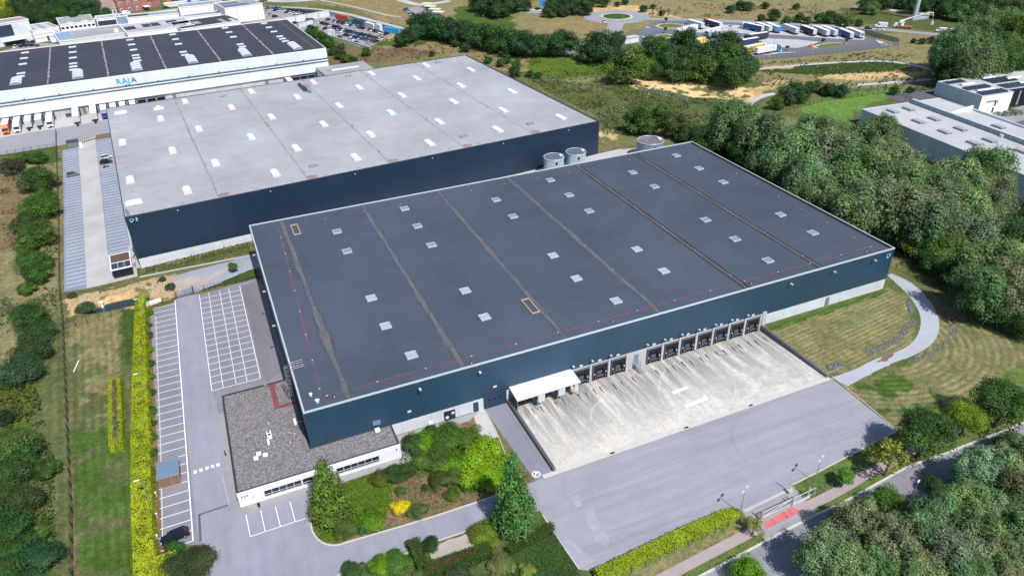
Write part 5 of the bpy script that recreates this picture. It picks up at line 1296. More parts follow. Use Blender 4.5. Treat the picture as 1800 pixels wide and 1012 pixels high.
fence(W((1428, 872), (1470, 852), (1520, 828), (1590, 792)), 1.4, 'thin grey wire fence right of the sliding gate', 'meshgrey', bar=.3, bw=.02)
fence(W((1574, 474), (1640, 500), (1720, 545), (1800, 598), (1880, 650)), 1.8, 'thin dark fence along the foot of the willow wood', bar=.5, bw=.02)
def T2(*pts): return [tuple(T(a, b)[:2]) for a, b in pts]
fence(T2((1312, 108), (1400, 101), (1480, 92), (1552, 84), (1579, 81), (1576, 75), (1520, 60)), 2.6, 'tall grey steel fence around the truck stop', 'meshgrey', bar=.25, bw=.2, post=.12)
fence(T2((1380, 196), (1450, 178), (1570, 162), (1580, 166)), 1.8, 'dark fence behind the bright green meadow', bar=.4, bw=.05)
fence(T2((1580, 166), (1613, 184)), 1.8, 'short dark fence between the meadow and the solar roof block', bar=.4, bw=.05)
# double mesh gate of the car park
g0, g1 = G(311, 525)[:2], G(341, 515)[:2]
gt = empty('double_gate', (*g0, 0), math.atan2(g1[1]-g0[1], g1[0]-g0[0]), 'closed grey mesh double gate with black posts at the end of the car park', 'gate'); gl = float(np.linalg.norm(g1-g0))
for x in (0, gl): MB().box(x-.1, x+.1, -.1, .1, 0, 2.3).build('post', M['darktrim'], gt)
for x0 in (.12, gl/2+.03):
    b = MB(); x1 = x0+gl/2-.15; ring_ = ((x0, x1, .1, .16), (x0, x1, 1.75, 1.81))
    for a, c, z, zz in ring_: b.box(a, c, -.03, .03, z, zz)
    for a in (x0, x1-.06): b.box(a, a+.06, -.03, .03, .1, 1.8)
    for k in range(22): a = x0+(x1-x0)*k/22; b.box(a-.018, a+.018, -.01, .01, .16, 1.75)
    b.build('gate_leaf', M['meshgrey'], gt)
def lamp(base, h, label, heads=1, name='street_lamp', rz=0.0, group=None, r=.07, arm=.9, m='steel'):
    x, y = base[:2]; o = empty(name, (x, y, float(th(x, y))), rz, label, 'street lamp', group)
    MB().tube([(0, 0, -.1), (0, 0, h*.5), (0, 0, h)], [r*1.2, r, r*.65], 8).build('pole', M[m], o)
    for k in range(heads):
        s = 1 if k == 0 else -1
        MB().tube([(0, 0, h-.05), (s*arm*.5, 0, h+.05)], .035, 6).box(min(s*arm*.4, s*arm*1.3), max(s*arm*.4, s*arm*1.3), -.16, .16, h+.02, h+.14, 1, bev=.03).build('lamp_head', [M[m], M['trim']], o)
    return o
def hgt(b, t, z0=0.0):
    P = G(*b, z0)
    best = min(((abs(pj(P[0], P[1], z)[1]-t[1]), z) for z in np.arange(z0+1, z0+30, .1))); return float(best[1]-z0)
def pj(x, y, z):
    d = np.array([x, y, z])-CAM; w = float(d@AF); return (900+FOC*float(d@AR)/w, 506-FOC*float(d@AU)/w)
for (b_, t_, hd, lb) in (((1301, 903), (1310, 860), 2, 'double armed grey lamp post at the end of the yellow roadside hedge'), ((1432, 847), (1440, 806), 2, 'double armed grey lamp post on the verge right of the sliding gate'),
                         ((1594.7, 897), (1608, 850), 1, 'grey street lamp among the trees on the far side of the street'),
                         ((259, 569), (245, 525), 1, 'grey lamp post beside the pond end of the tall yellow hedge'), ((262, 703), (247, 656), 1, 'grey lamp post halfway along the tall yellow hedge'), ((268.7, 895), (248.6, 840), 1, 'grey lamp post by the tall yellow hedge below the slatted shelter')):
    h = min(hgt(b_, t_), 7.5); lamp(G(*b_), h, lb, hd, rz=PI if hd == 1 and b_[0] < 300 else .45)
for i, (px, py) in enumerate(((275.6, 872), (277, 909), (278, 947))):
    P = G(px, py); o = empty('bollard_light', (P[0], P[1], 0), 0, f'short white bollard light in the strip by the parking bays, {nth(i)} from the shelter', 'bollard', 'bollard lights by the bays')
    MB().cyl(0, 0, 0, .85, .11, 12).build('post', M['trim'], o); MB().cyl(0, 0, .85, 1.1, .17, 12, 0, 1).build('lamp_head', [M['dome'], M['white']], o)
# smoking shelter with slatted sides
P0, P1 = G(277, 842, 2.5), G(313, 831, 2.5)
sh = empty('slatted_shelter', (P0[0], P0[1], 0), 0, 'small shelter with flat blue grey roof and wooden slat sides on the bays', 'shelter'); wx = P1[0]-P0[0]; dy = 4.5
MB().box(-.15, wx+.15, -.15, dy, 2.42, 2.55).build('roof', M['doorblue'], sh)
b = MB(); ring(b, -.2, wx+.2, -.2, dy+.05, .1, 2.4, 2.62); b.build('roof_edge', M['steel'], sh)
b = MB()
for k in range(15): b.box(.05, wx-.05, -.05, .0, .15+.15*k, .26+.15*k); b.box(wx-.05, wx, 0, dy*.95, .15+.15*k, .26+.15*k)
b.build('slats', M['wood'], sh); b = MB()
for x in (0, wx*.6, wx): b.box(x-.05, x+.05, -.1, 0, 0, 2.4); b.box(x-.05, x+.05, dy-.1, dy, 0, 2.4)
b.build('post', M['steel'], sh)
# solar bicycle shed on the visitor car park
zz = float(th(*L2W(-28, 104)))
bs = empty('bicycle_shed', (*L2W(-30.8, 99.4), zz), RB, 'white framed shed with a soil roof and three dark solar panels', 'shed')
MB().box(.2, 5.3, .2, 9.9, 0, 2.6).build('wall', M['anthracite'], bs)
b = MB(); ring(b, 0, 5.5, 0, 10.1, .28, 2.6, 2.95); b.box(.28, 5.22, 4.1, 4.4, 2.6, 2.95); b.build('roof_frame', M['white'], bs)
MB().box(.28, 5.22, 4.4, 9.82, 2.55, 2.85).build('soil_roof', M['soil'], bs)
for k in range(3): MB().box(.3+1.66*k, .3+1.66*k+1.52, .3, 4.05, 2.6, 2.9).build('solar_panel', M['solar'], bs)
b = MB()
for k in (1, 2): b.box(.22+1.66*k, .3+1.66*k, .28, 4.1, 2.6, 2.94)
b.build('panel_rail', M['white'], bs)
# small bits by the visitor car park
o = empty('bin_store', (*L2W(-39.2, 222.5), float(th(*L2W(-39, 222)))), RB, 'small flat roofed bin store at the head of the visitor car park', 'shed')
MB().box(-2, 2, -1.5, 1.5, 0, 2.2).build('wall', M['doorgrey'], o); MB().box(-2.2, 2.2, -1.7, 1.7, 2.2, 2.4).build('roof', M['darktrim'], o); MB().box(2.3, 3.4, -3.5, -1.8, 0, 1.6).build('container', M['white'], o)
o = MB(); o.box(-3, 3, -2.2, 2.2, 0, .3); tag(o.build('planter_bed', M['mulch'], None, loc=(*L2W(-27.8, 229.5), float(th(*L2W(-27.8, 229)))), rz=RB), 'low raised bed of dry plants beside the pale warehouse corner', 'planter')
# white culvert slab at the pond
P = G(268, 532); o = MB().box(-2.3, 2.3, -.8, .8, -.6, .35).build('culvert_slab', M['white'], None, loc=(P[0], P[1], 0), rz=.2); tag(o, 'white concrete slab at the pond end of the parking bays', 'slab')
o = MB().cyl(0, 0, -1.6, .3, .4, 14).box(-.5, .5, -.5, .5, .3, .4).build('pond_marker', [M['white']], None, loc=(*G(178, 533)[:2], 0)); tag(o, 'small white post standing at the pond edge', 'post')
P = G(134, 645); o = MB().tube([(-.35, -2.0, .2), (0, 0, .15), (.5, 2.0, .3)], .14, 6).build('white_pipe', M['white'], None, loc=(P[0], P[1], 0)); tag(o, 'white pipe lying on the lawn beside the left fence', 'pipe')
# litter bin, info post
P = G(455.8, 890); o = empty('litter_bin', (P[0], P[1], 0), 0, 'black litter bin on the paving in front of the office', 'bin'); MB().cyl(0, 0, 0, .8, .24, 12).build('body', M['darktrim'], o); MB().cyl(0, 0, .8, .95, .27, 12, r2=.15).build('lid', M['rubber'], o)
P = G(727, 800); o = empty('info_post', (P[0], P[1], 0), 0, 'slim grey information post at the corner of the shrub garden', 'sign'); MB().box(-.06, .06, -.06, .06, 0, 1.7).build('post', M['steel'], o); MB().box(-.28, .28, -.1, -.06, .9, 1.75).build('sign_panel', M['doorgrey'], o)
for px, py, lb in ((397, 800, 'dark wall side intercom post on the path by the office'),):
    P = G(px, py); o = empty('intercom_post', (P[0], P[1], 0), 0, lb, 'post'); MB().box(-.12, .12, -.12, .12, 0, 1.2).build('post', M['rubber'], o); MB().box(-.1, .1, -.14, -.12, .7, 1.0).build('panel', M['redpad'], o)
# sliding gate at the street
Z5 = lambda a, b, z=0: G(1280+a/8.955, 840+b/8.955, z)
gA, gB = Z5(535, 640), Z5(1010, 420); ga = math.atan2(gB[1]-gA[1], gB[0]-gA[0]); L = float(np.linalg.norm(gB-gA))
sg_ = empty('sliding_gate', (gA[0], gA[1], 0), ga, 'pale grey steel sliding gate across the entrance with red ground markings', 'gate')
b = MB(); b.box(-.2, L+5.2, -.06, .06, .25, .45); b.box(-.2, L+5.2, -.05, .05, 1.75, 1.85)
for x in (-.2, L*.5, L, L+5.1): b.box(x, x+.1, -.05, .05, .25, 1.85)
b.tube([(.1, 0, .4), (L*.95, 0, 1.8)], .04, 6); b.build('gate_frame', M['trim'], sg_)
b = MB()
for k in range(int(L/.12)): b.box(.12*k, .12*k+.03, -.012, .012, .45, 1.75)
b.build('gate_bars', M['trim'], sg_)
b = MB()
for x, y in ((-.35, .19), (L-.2, .19), (L+.5, .19), (L+3.8, .19), (-.35, -.19), (L-.2, -.19)): MB().box(x-.09, x+.09, y-.09, y+.09, 0, 2.3).build('gate_post', M['trim'], sg_)
b.box(L-.2, L+4, -.2, .3, 0, .12); b.build('gate_footing', M['slab'], sg_)
b = MB(); b.tube([(0, 0, 0), (0, 0, 3.6)], .09, 8); b.box(-.5, .5, -.5, .5, 0, .7, 1, bev=.05)
P = Z5(955, 215); o = b.build('gate_control', [M['trim'], M['slab']], None, loc=(P[0], P[1], 0)); tag(o, 'grey post on a concrete block beside the sliding gate', 'post')
# ---------------------------------------------------------------- hedges and garden
YEL = (.43, .49, .02); LIME = (.19, .36, .012); MID = (.07, .155, .022); DARK = (.026, .06, .016); BRIGHT = (.13, .26, .012); OLIVE = (.10, .165, .03); SILV = (.165, .24, .105); GREYG = (.115, .195, .072); DEEP = (.048, .112, .026); BLUEG = (.05, .11, .05)
def topP(z, *pts): return [tuple(G(a, b, z)[:2]) for a, b in pts]
hedge('clipped_hedge', topP(2.2, (238.5, 520), (252.6, 520), (258, 672), (264, 823), (268, 950), (273, 978), (307, 966), (309, 988), (272, 1012), (234, 1012), (231, 907), (229.4, 823), (232, 672)), 2.2, YEL, 'long tall clipped yellow hedge along the left parking bays', .18, 100, jit=.15, two=(.24, .31, .02))
hedge('clipped_hedge', topP(1.7, (190, 664), (211, 663), (215.5, 780), (191, 785)), 1.7, (.36, .42, .02), 'short yellow green hedge with a brown top standing on the lawn', .16, 120, top=(.20, .16, .12), topw=.75)
hedge('clipped_hedge', topP(1.8, (1045, 999), (1200, 925), (1284, 889), (1300, 893), (1299, 903), (1200, 950), (1080, 1006), (1058, 1018)), 1.8, (.32, .42, .018), 'yellow green clipped hedge between the truck yard and the street', .18, 100, two=(.36, .44, .02))
hedge('clipped_hedge', topP(1.6, (713, 949), (735, 941), (752, 986), (736, 1000)), 1.6, (.05, .115, .018), 'dark green clipped hedge, the short upright arm of the L', .16, 60, top=(.14, .075, .035), topw=.8)
hedge('clipped_hedge', topP(1.7, (748, 986), (858, 950), (866, 968), (772, 1008), (742, 1012)), 1.7, (.05, .115, .018), 'dark green clipped hedge with browned top, the long arm of the L', .16, 60, top=(.17, .08, .03), topw=.85)
hedge('clipped_hedge', topP(1.4, (887, 960), (968, 915), (974, 921), (973, 930), (898, 966)), 1.4, (.05, .11, .018), 'dark green clipped hedge beside the yard left edge below the big conifer', .16, 60, top=(.11, .08, .03), topw=.9)
tufts('creeping_groundcover', W((893, 970), (975, 936), (1016, 1000), (1016, 1018), (905, 1018)), 130, .16, .3, [(.055, .11, .024), (.065, .13, .03), (.05, .095, .022)], 'dark green creeping ground cover beside the truck yard', 'ground cover')
tufts('lawn_cover', W((546, 868), (620, 845), (700, 815), (690, 850), (690, 890), (640, 935), (590, 955), (560, 945), (547, 920)), 60, .17, .4, [(.12, .20, .012), (.075, .15, .012), (.15, .22, .014), (.05, .115, .012)], 'smooth bright green planting in front of the office windows', 'ground cover')
tufts('garden_cover', W((700, 860), (735, 835), (800, 850), (820, 880), (720, 915), (690, 900)), 18, .2, .3, [(.06, .13, .02), (.10, .17, .03), (.12, .13, .05)], 'sparse low plants on the bare soil of the garden', 'ground cover', thr=.26, s=2)
tufts('garden_cover', W((712, 778), (752, 762), (800, 752), (838, 770), (880, 820), (890, 850), (830, 868), (790, 860), (730, 838), (700, 826)), 24, .22, .7, [(.05, .12, .018), (.09, .17, .016), (.06, .10, .025)], 'dense mixed green planting between the garden shrubs', 'ground cover', thr=.3, s=3)
sheet('stone_bed', W((760, 985), (752, 962), (800, 945), (830, 932), (848, 948), (830, 965), (790, 980)), .03, M['stonechips'], edge=.6)
gardens = [(668, 842, 13, (.10, .15, .02), 'low olive green shrub before the office windows'), (598, 870, 0, MID, ''), (655, 915, 24, BRIGHT, 'bright green rounded shrub left of the yellow bush'), (606, 928, 20, OLIVE, 'grey green shrub at the road corner'), (636, 925, 14, DEEP, 'dark low shrub by the kerb'),
           (702, 893, 15, (.75, .62, .015), 'small bright golden yellow bush'), (704, 863, 9, MID, 'small round green shrub left of the bare soil'), (692, 835, 16, DEEP, 'dark shrub near the office corner'), (715, 828, 13, DEEP, 'dark green shrub by the information post'), (730, 780, 17, DEEP, 'dark green shrub at the garden corner'),
           (757, 757, 9, DEEP, 'small dark clipped shrub by the warehouse wall'), (752, 780, 22, BRIGHT, 'bright green shrub in the upper left of the garden'), (790, 772, 27, MID, 'mid green rounded shrub in the middle of the garden'), (822, 768, 20, OLIVE, 'olive shrub beside the entrance slab'), (772, 808, 22, OLIVE, 'olive shrub below the bright one'),
           (792, 818, 21, BRIGHT, 'bright green round shrub in the garden centre'), (745, 812, 15, OLIVE, 'olive brown shrub at the garden left edge'), (855, 805, 34, LIME, 'largest lime green shrub beside the driveway'), (850, 838, 26, LIME, 'lime green shrub above the road corner'), (880, 825, 18, BRIGHT, 'bright green shrub touching the driveway kerb'), (830, 825, 16, MID, 'green shrub left of the lime ones'),
           (776, 845, 16, (.085, .115, .03), 'brownish shrub in the middle of the garden'), (800, 838, 15, OLIVE, 'dark olive shrub under the bright round one'), (748, 857, 7, (.085, .115, .03), 'small brownish shrub on bare soil'), (795, 870, 13, (.11, .17, .015), 'round yellow green shrub near the road'), (820, 857, 9, MID, 'round green shrub beside the yellow green one'), (738, 897, 15, (.11, .14, .04), 'dry olive shrub right of the golden bush'), (722, 900, 9, OLIVE, 'small dry shrub touching the golden bush'),
           (855, 937, 27, (.12, .19, .018), 'large yellow green shrub below the road'), (757, 957, 14, (.03, .075, .014), 'dark green clipped ball beside the L hedge'), (697, 988, 23, MID, 'rounded green shrub at the bottom edge left of the L hedge'), (668, 993, 18, BRIGHT, 'bright green shrub at the bottom edge'), (620, 1003, 20, DEEP, 'dark rounded shrub at the bottom edge'), (880, 996, 22, (.16, .19, .06), 'pale yellowish conifer shrub at the bottom edge'), (740, 1010, 12, (.15, .18, .06), 'pale feathery shrub at the bottom edge under the L hedge'), (926, 1002, 13, (.24, .27, .06), 'pale golden small conifer at the bottom edge'), (805, 1010, 26, (.05, .09, .03), 'wide dark shrub at the bottom edge'), (930, 882, 9, OLIVE, 'small orange green shrub right of the big conifer'), (897, 940, 8, BLUEG, 'small bluish shrub at the hedge end')]
for px, py, r, c, lb in gardens:
    if r:
        o = plant(px, py, r*(1.36 if 740 < py < 850 and sum(c) < .9 else 1.12), 'shrub', c, 'shrub', hs=.66 if r >= 19 else .9); tag(o, lb, 'shrub')
def conifer(basepx, tippx, rpx, c, lb):
    P = G(*basepx); h = hgt(basepx, tippx); o = empty('conifer_tree', (P[0], P[1], 0), 1.0, lb, 'tree'); r = rpx*depth(P)/FOC; v = PROTO['conifer'][0 if rpx > 37 else 1]; o.scale = (r, r, h/(v[2]*.985))
    link('crown', v[0], o, color=c); link('trunk', v[1], o); TREES.append(o)
conifer((905, 925), (906, 804), 38, (.09, .215, .05), 'tall green pyramid shaped conifer beside the driveway')
conifer((586, 908), (577, 810), 37, (.12, .20, .025), 'yellow green pyramid shaped conifer in front of the office windows')
for i, (px, py, r, c) in enumerate(((262, 550, 7, BRIGHT), (262, 590, 8, DEEP), (262, 572, 6, MID), (263, 615, 8, BRIGHT), (264, 640, 8, MID), (265, 662, 8, BRIGHT), (266, 690, 8, DEEP), (267, 722, 9, MID), (268, 745, 8, DEEP), (269, 768, 9, MID), (269, 795, 8, DEEP), (270, 830, 6, MID))):
    o = plant(px, py, r, 'shrub', c, 'shrub'); tag(o, f'{nth(i)} shrub from the pond between the yellow hedge and the parking bays', 'shrub', 'shrubs beside the yellow hedge')
o = plant(335, 992, 40, 'broad', (.05, .078, .03), 'broadleaf_tree', hs=.62); tag(o, 'dense dark green tree at the bottom edge beside the parked black car', 'tree')
o = plant(306, 965, 17, 'shrub', DEEP, 'shrub'); tag(o, 'low dark green shrub right behind the parked black car', 'shrub')
o = plant(408, 468, 10, 'young', MID, 'young_tree', hs=.7); tag(o, 'small young tree on the little lawn between the warehouses', 'tree')
o = plant(200, 545, 0.1, 'shrub', MID) if False else None
for px, py, r, lb in ((150, 543, 16, 'green bush in the left end of the pond'), (300, 505, 9, 'green bush on the rubble at the pond right end'), (285, 492, 7, 'small bush on the rubble bank above the pond'), (128, 520, 8, 'dry bush left of the pond by the fence')):
    tag(plant(px, py, r, 'shrub', (.06, .10, .035), 'shrub'), lb, 'shrub')
# rubble along the track and pond
def rubble(name, poly, n, s, m, label):
    P = np.array(poly); lo, hi = P.min(0), P.max(0); b = MB(); k = 0
    while k < n:
        x, y = random.uniform(lo[0], hi[0]), random.uniform(lo[1], hi[1])
        if not bool(pip(poly, [x], [y])[0]): continue
        k += 1; r = s*random.uniform(.4, 1.3); z = float(th(x, y)); t = random.uniform(0, 6)
        c = [(x+r*math.cos(t+i*1.26)*random.uniform(.7, 1.2), y+r*math.sin(t+i*1.26)*random.uniform(.7, 1.2)) for i in range(5)]
        b.add([(a, d, z-.05) for a, d in c]+[(x+(a-x)*.6, y+(d-y)*.6, z+r*random.uniform(.5, .9)) for a, d in c], [(i, (i+1) % 5, 5+(i+1) % 5, 5+i) for i in range(5)]+[(5, 6, 7, 8, 9)])
    o = b.build(name, m); tag(o, label, 'rubble', None, 'stuff')
rubble('rubble', W(*P6((1168, 565), (1192, 570), (1208, 625), (1190, 630))), 60, .35, M['rock'], 'dark slate rubble inside the bend of the track')
rubble('rubble', W(*P6((940, 825), (1010, 800), (1120, 740), (1190, 660), (1225, 645), (1222, 690), (1130, 775), (1040, 820), (980, 842))), 300, .25, M['rock'], 'grey slate rubble along the edge of the inner lawn')
rubble('rubble', W(*P6((1290, 520), (1330, 530), (1400, 600), (1442, 680), (1435, 740), (1370, 810), (1290, 850), (1160, 905), (1155, 890), (1280, 830), (1370, 770), (1405, 710), (1385, 640), (1330, 570))), 300, .24, M['rock'], 'dark rubble bank along the outer side of the track')
rubble('rubble', W(*P6((755, 900), (820, 880), (842, 900), (790, 925), (760, 925))), 70, .35, M['rock'], 'grey rubble heap at the lower end of the track')
rubble('rubble', W((118, 530), (150, 515), (240, 497), (300, 485), (318, 500), (318, 520), (270, 520), (255, 505), (190, 517), (145, 535), (120, 550)), 260, .35, plain('sand_stone_rubble', (.42, .35, .25), .9, .2, 0, .35, .8), 'sandy rubble bank around the pond')
# ---------------------------------------------------------------- trees: the grove beyond the street
grove = [(1314, 1004, 36, 'b', BRIGHT), (1452, 975, 52, 'w', SILV), (1492, 1000, 50, 'w', SILV), (1509, 918, 46, 'w', SILV), (1478, 928, 34, 'b', (.05, .105, .02)), (1563, 884, 33, 'b', (.10, .175, .022)), (1570, 960, 52, 'w', SILV), (1616, 945, 50, 'w', GREYG), (1640, 853, 22, 'b', DEEP), (1612, 905, 18, 'b', (.11, .13, .02)), (1647, 905, 46, 'w', GREYG), (1670, 974, 52, 'w', SILV), (1704, 887, 46, 'w', SILV), (1722, 945, 50, 'w', GREYG), (1754, 986, 50, 'w', SILV), (1717, 832, 44, 'w', (.19, .29, .16)), (1757, 822, 46, 'w', SILV), (1788, 872, 46, 'w', (.10, .125, .045)), (1795, 930, 46, 'w', GREYG), (1540, 1000, 46, 'w', GREYG), (1610, 1005, 46, 'w', SILV), (1700, 1010, 46, 'w', GREYG), (1790, 985, 46, 'w', SILV), (1580, 925, 30, 'w', (.10, .14, .07)), (1690, 850, 26, 'b', OLIVE), (1776, 785, 34, 'b', DEEP), (1800, 800, 40, 'w', SILV), (1745, 905, 40, 'w', SILV)]
NM = {'w': ('willow', 'willow_tree', 'silvery willow'), 'b': ('bushy', 'broadleaf_tree', 'leafy broadleaf')}
def cluster(lst, where, group, noun='tree'):
    os_ = []
    for px, py, r, k, c in lst:
        r *= 1.02 if 'wood' in where else .92
        key, nm, d = NM[k]
        hs = 1.0
        o = plant(px, py, r, key, c, nm); lum = sum(c)
        o['_desc'] = ('silver green' if c in (SILV, (.19, .29, .16)) else 'grey green' if c == GREYG else 'bright green' if lum > .26 else 'olive green' if c == OLIVE else 'dark green')+(' willow' if k == 'w' else ' broadleaf'); os_.append(o)
    finish(os_, where, group, noun)
cluster(grove, 'in the grove beyond the street', 'trees in the grove beyond the street')
row = [(1627, 765, 48, 'broad', (.055, .13, .022), 'large dark green round tree on the street verge at the yard corner'), (1700, 737, 31, 'broad', (.17, .28, .02), 'bright yellow green tree on the verge between two dark trees'), (1764, 712, 47, 'broad', (.05, .12, .022), 'large dark green tree on the verge near the right edge'), (1566, 800, 37, 'sparse', (.19, .21, .03), 'sparse yellowing tree on the verge left of the large dark one'), (1485, 836, 17, 'young', (.10, .22, .03), 'small upright green tree on the verge right of the gate'), (1326, 922, 19, 'sparse', (.28, .25, .05), 'thin nearly bare yellowing tree left of the red entry pad')]
for px, py, r, k, c, lb in row:
    o = plant(px, py, r, k, c, 'verge_tree', hs=.85 if k == 'young' else 1.0); tag(o, lb, 'tree')
# the willow wood right of the warehouse
wood = [(1250, 242, 30, 'b', DEEP), (1290, 216, 40, 'w', GREYG), (1344, 246, 44, 'w', GREYG), (1388, 268, 50, 'w', SILV), (1435, 243, 42, 'w', GREYG), (1468, 279, 50, 'w', SILV), (1536, 258, 44, 'w', GREYG), (1553, 225, 24, 'w', GREYG), (1502, 309, 50, 'w', GREYG), (1562, 296, 45, 'w', SILV), (1361, 295, 42, 'w', GREYG), (1418, 320, 46, 'w', SILV), (1616, 335, 36, 'w', GREYG), (1680, 320, 44, 'w', SILV), (1730, 306, 44, 'w', GREYG), (1656, 345, 40, 'w', GREYG), (1752, 338, 30, 'w', SILV), (1496, 374, 46, 'w', GREYG), (1539, 362, 48, 'w', SILV), (1596, 372, 50, 'w', SILV), (1633, 392, 46, 'w', GREYG), (1655, 368, 44, 'w', SILV), (1697, 376, 45, 'w', SILV), (1733, 372, 40, 'w', GREYG), (1596, 404, 18, 'b', (.10, .13, .02)), (1714, 404, 36, 'w', SILV), (1620, 430, 34, 'b', OLIVE), (1670, 443, 40, 'b', OLIVE), (1640, 462, 26, 'b', DEEP), (1751, 466, 50, 'w', SILV), (1775, 500, 46, 'w', SILV), (1724, 510, 44, 'w', GREYG), (1792, 530, 40, 'w', SILV), (1744, 540, 36, 'b', DEEP), (1690, 484, 34, 'b', DEEP), (1784, 424, 42, 'b', DEEP), (1742, 430, 30, 'b', DEEP), (1310, 270, 34, 'b', DEEP), (1400, 360, 34, 'w', GREYG), (1445, 352, 38, 'w', SILV), (1560, 410, 28, 'b', DEEP), (1790, 380, 28, 'b', (.03, .06, .015)), (1795, 570, 30, 'b', DEEP), (1580, 330, 44, 'w', GREYG)]
cluster(wood, 'in the willow wood behind the dark warehouse', 'trees of the willow wood')
# left field
left = [(67, 278, 14, MID), (42, 278, 12, OLIVE), (20, 292, 18, (.10, .085, .04)), (64, 316, 29, (.065, .125, .022)), (78, 348, 20, MID), (66, 368, 28, MID), (50, 392, 24, (.06, .11, .022)), (67, 412, 27, MID), (46, 428, 20, OLIVE), (57, 458, 28, MID), (66, 484, 20, (.07, .13, .024)), (47, 508, 14, OLIVE), (53, 556, 27, DEEP), (62, 588, 28, DEEP), (52, 618, 30, (.05, .095, .024)), (35, 652, 30, BLUEG), (82, 824, 20, DEEP), (71, 980, 33, (.036, .085, .03)), (24, 780, 36, OLIVE), (14, 832, 34, DEEP), (34, 880, 34, (.055, .085, .025)), (14, 930, 34, DEEP), (26, 968, 30, DEEP), (10, 1004, 34, DEEP), (75, 930, 15, OLIVE), (6, 735, 16, (.03, .06, .02)), (40, 800, 24, DEEP), (4, 880, 26, DEEP), (45, 995, 18, MID)]
os_ = []
for px, py, r, c in left:
    o = plant(px, py, r*1.15, 'bushy' if r > 24 else 'wild', c, 'bushy_tree', hs=.75); o['_px'] = py; o['_desc'] = 'dark green' if sum(c) < .15 else 'mid green'; os_.append(o)
finish(os_, 'in the line left of the long fence', 'bushes left of the fence', 'bush', 'bush', 'from the top')
tufts('wild_growth', W((0, 660), (55, 660), (70, 700), (95, 800), (100, 1012), (0, 1012)), 5, .5, .9, [(.05, .085, .02), (.075, .10, .025), (.04, .07, .02)], 'wild green undergrowth at the lower left', 'undergrowth', thr=.35)
tufts('wild_growth', W((0, 290), (95, 265), (100, 560), (80, 640), (0, 650)), 2.2, .55, .8, [(.15, .13, .06), (.10, .10, .04), (.06, .085, .025)], 'dry wild growth in the field at the left edge', 'undergrowth', thr=.5)
tufts('plinth_weeds', [L2W(-22.5, 101.6), L2W(8, 101.8), L2W(8, 97.5), L2W(-22, 98.5)], 7, .35, .7, [(.05, .085, .02), (.08, .09, .03), (.14, .10, .05)], 'weeds along the foot of the pale warehouse', 'undergrowth')
tufts('bank_growth', T2((900, 128), (1000, 146), (1110, 146), (1250, 178), (1320, 196), (1240, 235), (1060, 238), (1055, 205), (960, 160)), 2.6, .6, 1.1, [(.06, .095, .025), (.09, .12, .035), (.15, .15, .07), (.05, .08, .028), (.20, .23, .16), (.07, .13, .025)], 'tall weeds on the bank right of the pale warehouse', 'undergrowth', thr=.36)
# ---------------------------------------------------------------- vehicles
def car_body(b, L=4.4, Wd=1.8, H=1.48, suv=False):
    hw = Wd/2; a = L/2; z0 = .28; zb = .80 if not suv else .92; H = H if not suv else 1.68
    prof = [(-a, .45, .86), (-a+.12, zb, .9), (-.5*L+.9, zb+.04, .95), (.16*L, zb+.03, .97), (a-.35, zb-.12, .9), (a, .52, .82)]
    vs = []; n = len(prof)
    for x, z, k in prof: vs += [(x, -hw*k, z), (x, hw*k, z), (x, -hw*min(1, k+.04), z0), (x, hw*min(1, k+.04), z0)]
    fs = []
    for i in range(n-1):
        p, q = 4*i, 4*(i+1); fs += [(p, q, q+1, p+1), (p+2, q+2, q, p), (p+1, q+1, q+3, p+3)]
    fs += [(2, 0, 1, 3), (4*n-4, 4*n-2, 4*n-1, 4*n-3)]; b.add(vs, fs, 0)
    r0, r1, r2, r3 = -a+.25, -a+.75, .06*L, .25*L
    lo = [(r0, -hw*.88, zb), (r3, -hw*.9, zb), (r3, hw*.9, zb), (r0, hw*.88, zb)]; up = [(r1, -hw*.7, H), (r2, -hw*.72, H), (r2, hw*.72, H), (r1, hw*.7, H)]
    return lo, up
def car_mesh(suv=False, L=4.4):
    b = MB(); lo, up = car_body(b, L, 1.8, suv=suv)
    b.add(lo+up, [(0, 1, 5, 4), (1, 2, 6, 5), (2, 3, 7, 6), (3, 0, 4, 7)], 1); b.add(up, [(0, 1, 2, 3)], 0)
    for x in (-.31*L, .31*L):
        for y in (-.8, .8): b.wheel(x, y, .32, .33, .22, 12, 2)
    return b.mesh('car_body', [M['paint'], M['winglass'], M['rubber']])
CARM = [car_mesh(), car_mesh(True, 4.5), car_mesh(False, 4.0)]
CC = {'white': (.72, .72, .72), 'black': (.012, .012, .014), 'dark blue': (.02, .035, .08), 'blue': (.03, .13, .34), 'silver': (.42, .44, .46), 'grey': (.14, .15, .16), 'red': (.38, .025, .03), 'teal': (.06, .17, .19), 'dark red': (.13, .015, .03)}
def farcar(px, py, rz, col, where, group, i, P=None):
    P = T(px, py) if P is None else P
    o = link('parked_car', CARM[(i*5+len(col)) % 3], None, loc=(P[0], P[1], float(th(P[0], P[1]))+.03), rz=rz+random.uniform(-.04, .04)+(PI if i % 3 == 0 else 0), color=CC[col])
    tag(o, f'{col} car, {nth(i)} from the left in {where}', 'car', group); return o
def carrow(a, b, n, cols, where, group, skip=()):
    A, B = T(*a), T(*b); d = B-A; rz = math.atan2(d[1], d[0])+PI/2; j = 0
    for i in range(n):
        if i in skip: continue
        P = A+d*((i+random.uniform(-.08, .08))/(n-1)); farcar(0, 0, rz, cols[i % len(cols)], where, group, j, P); j += 1
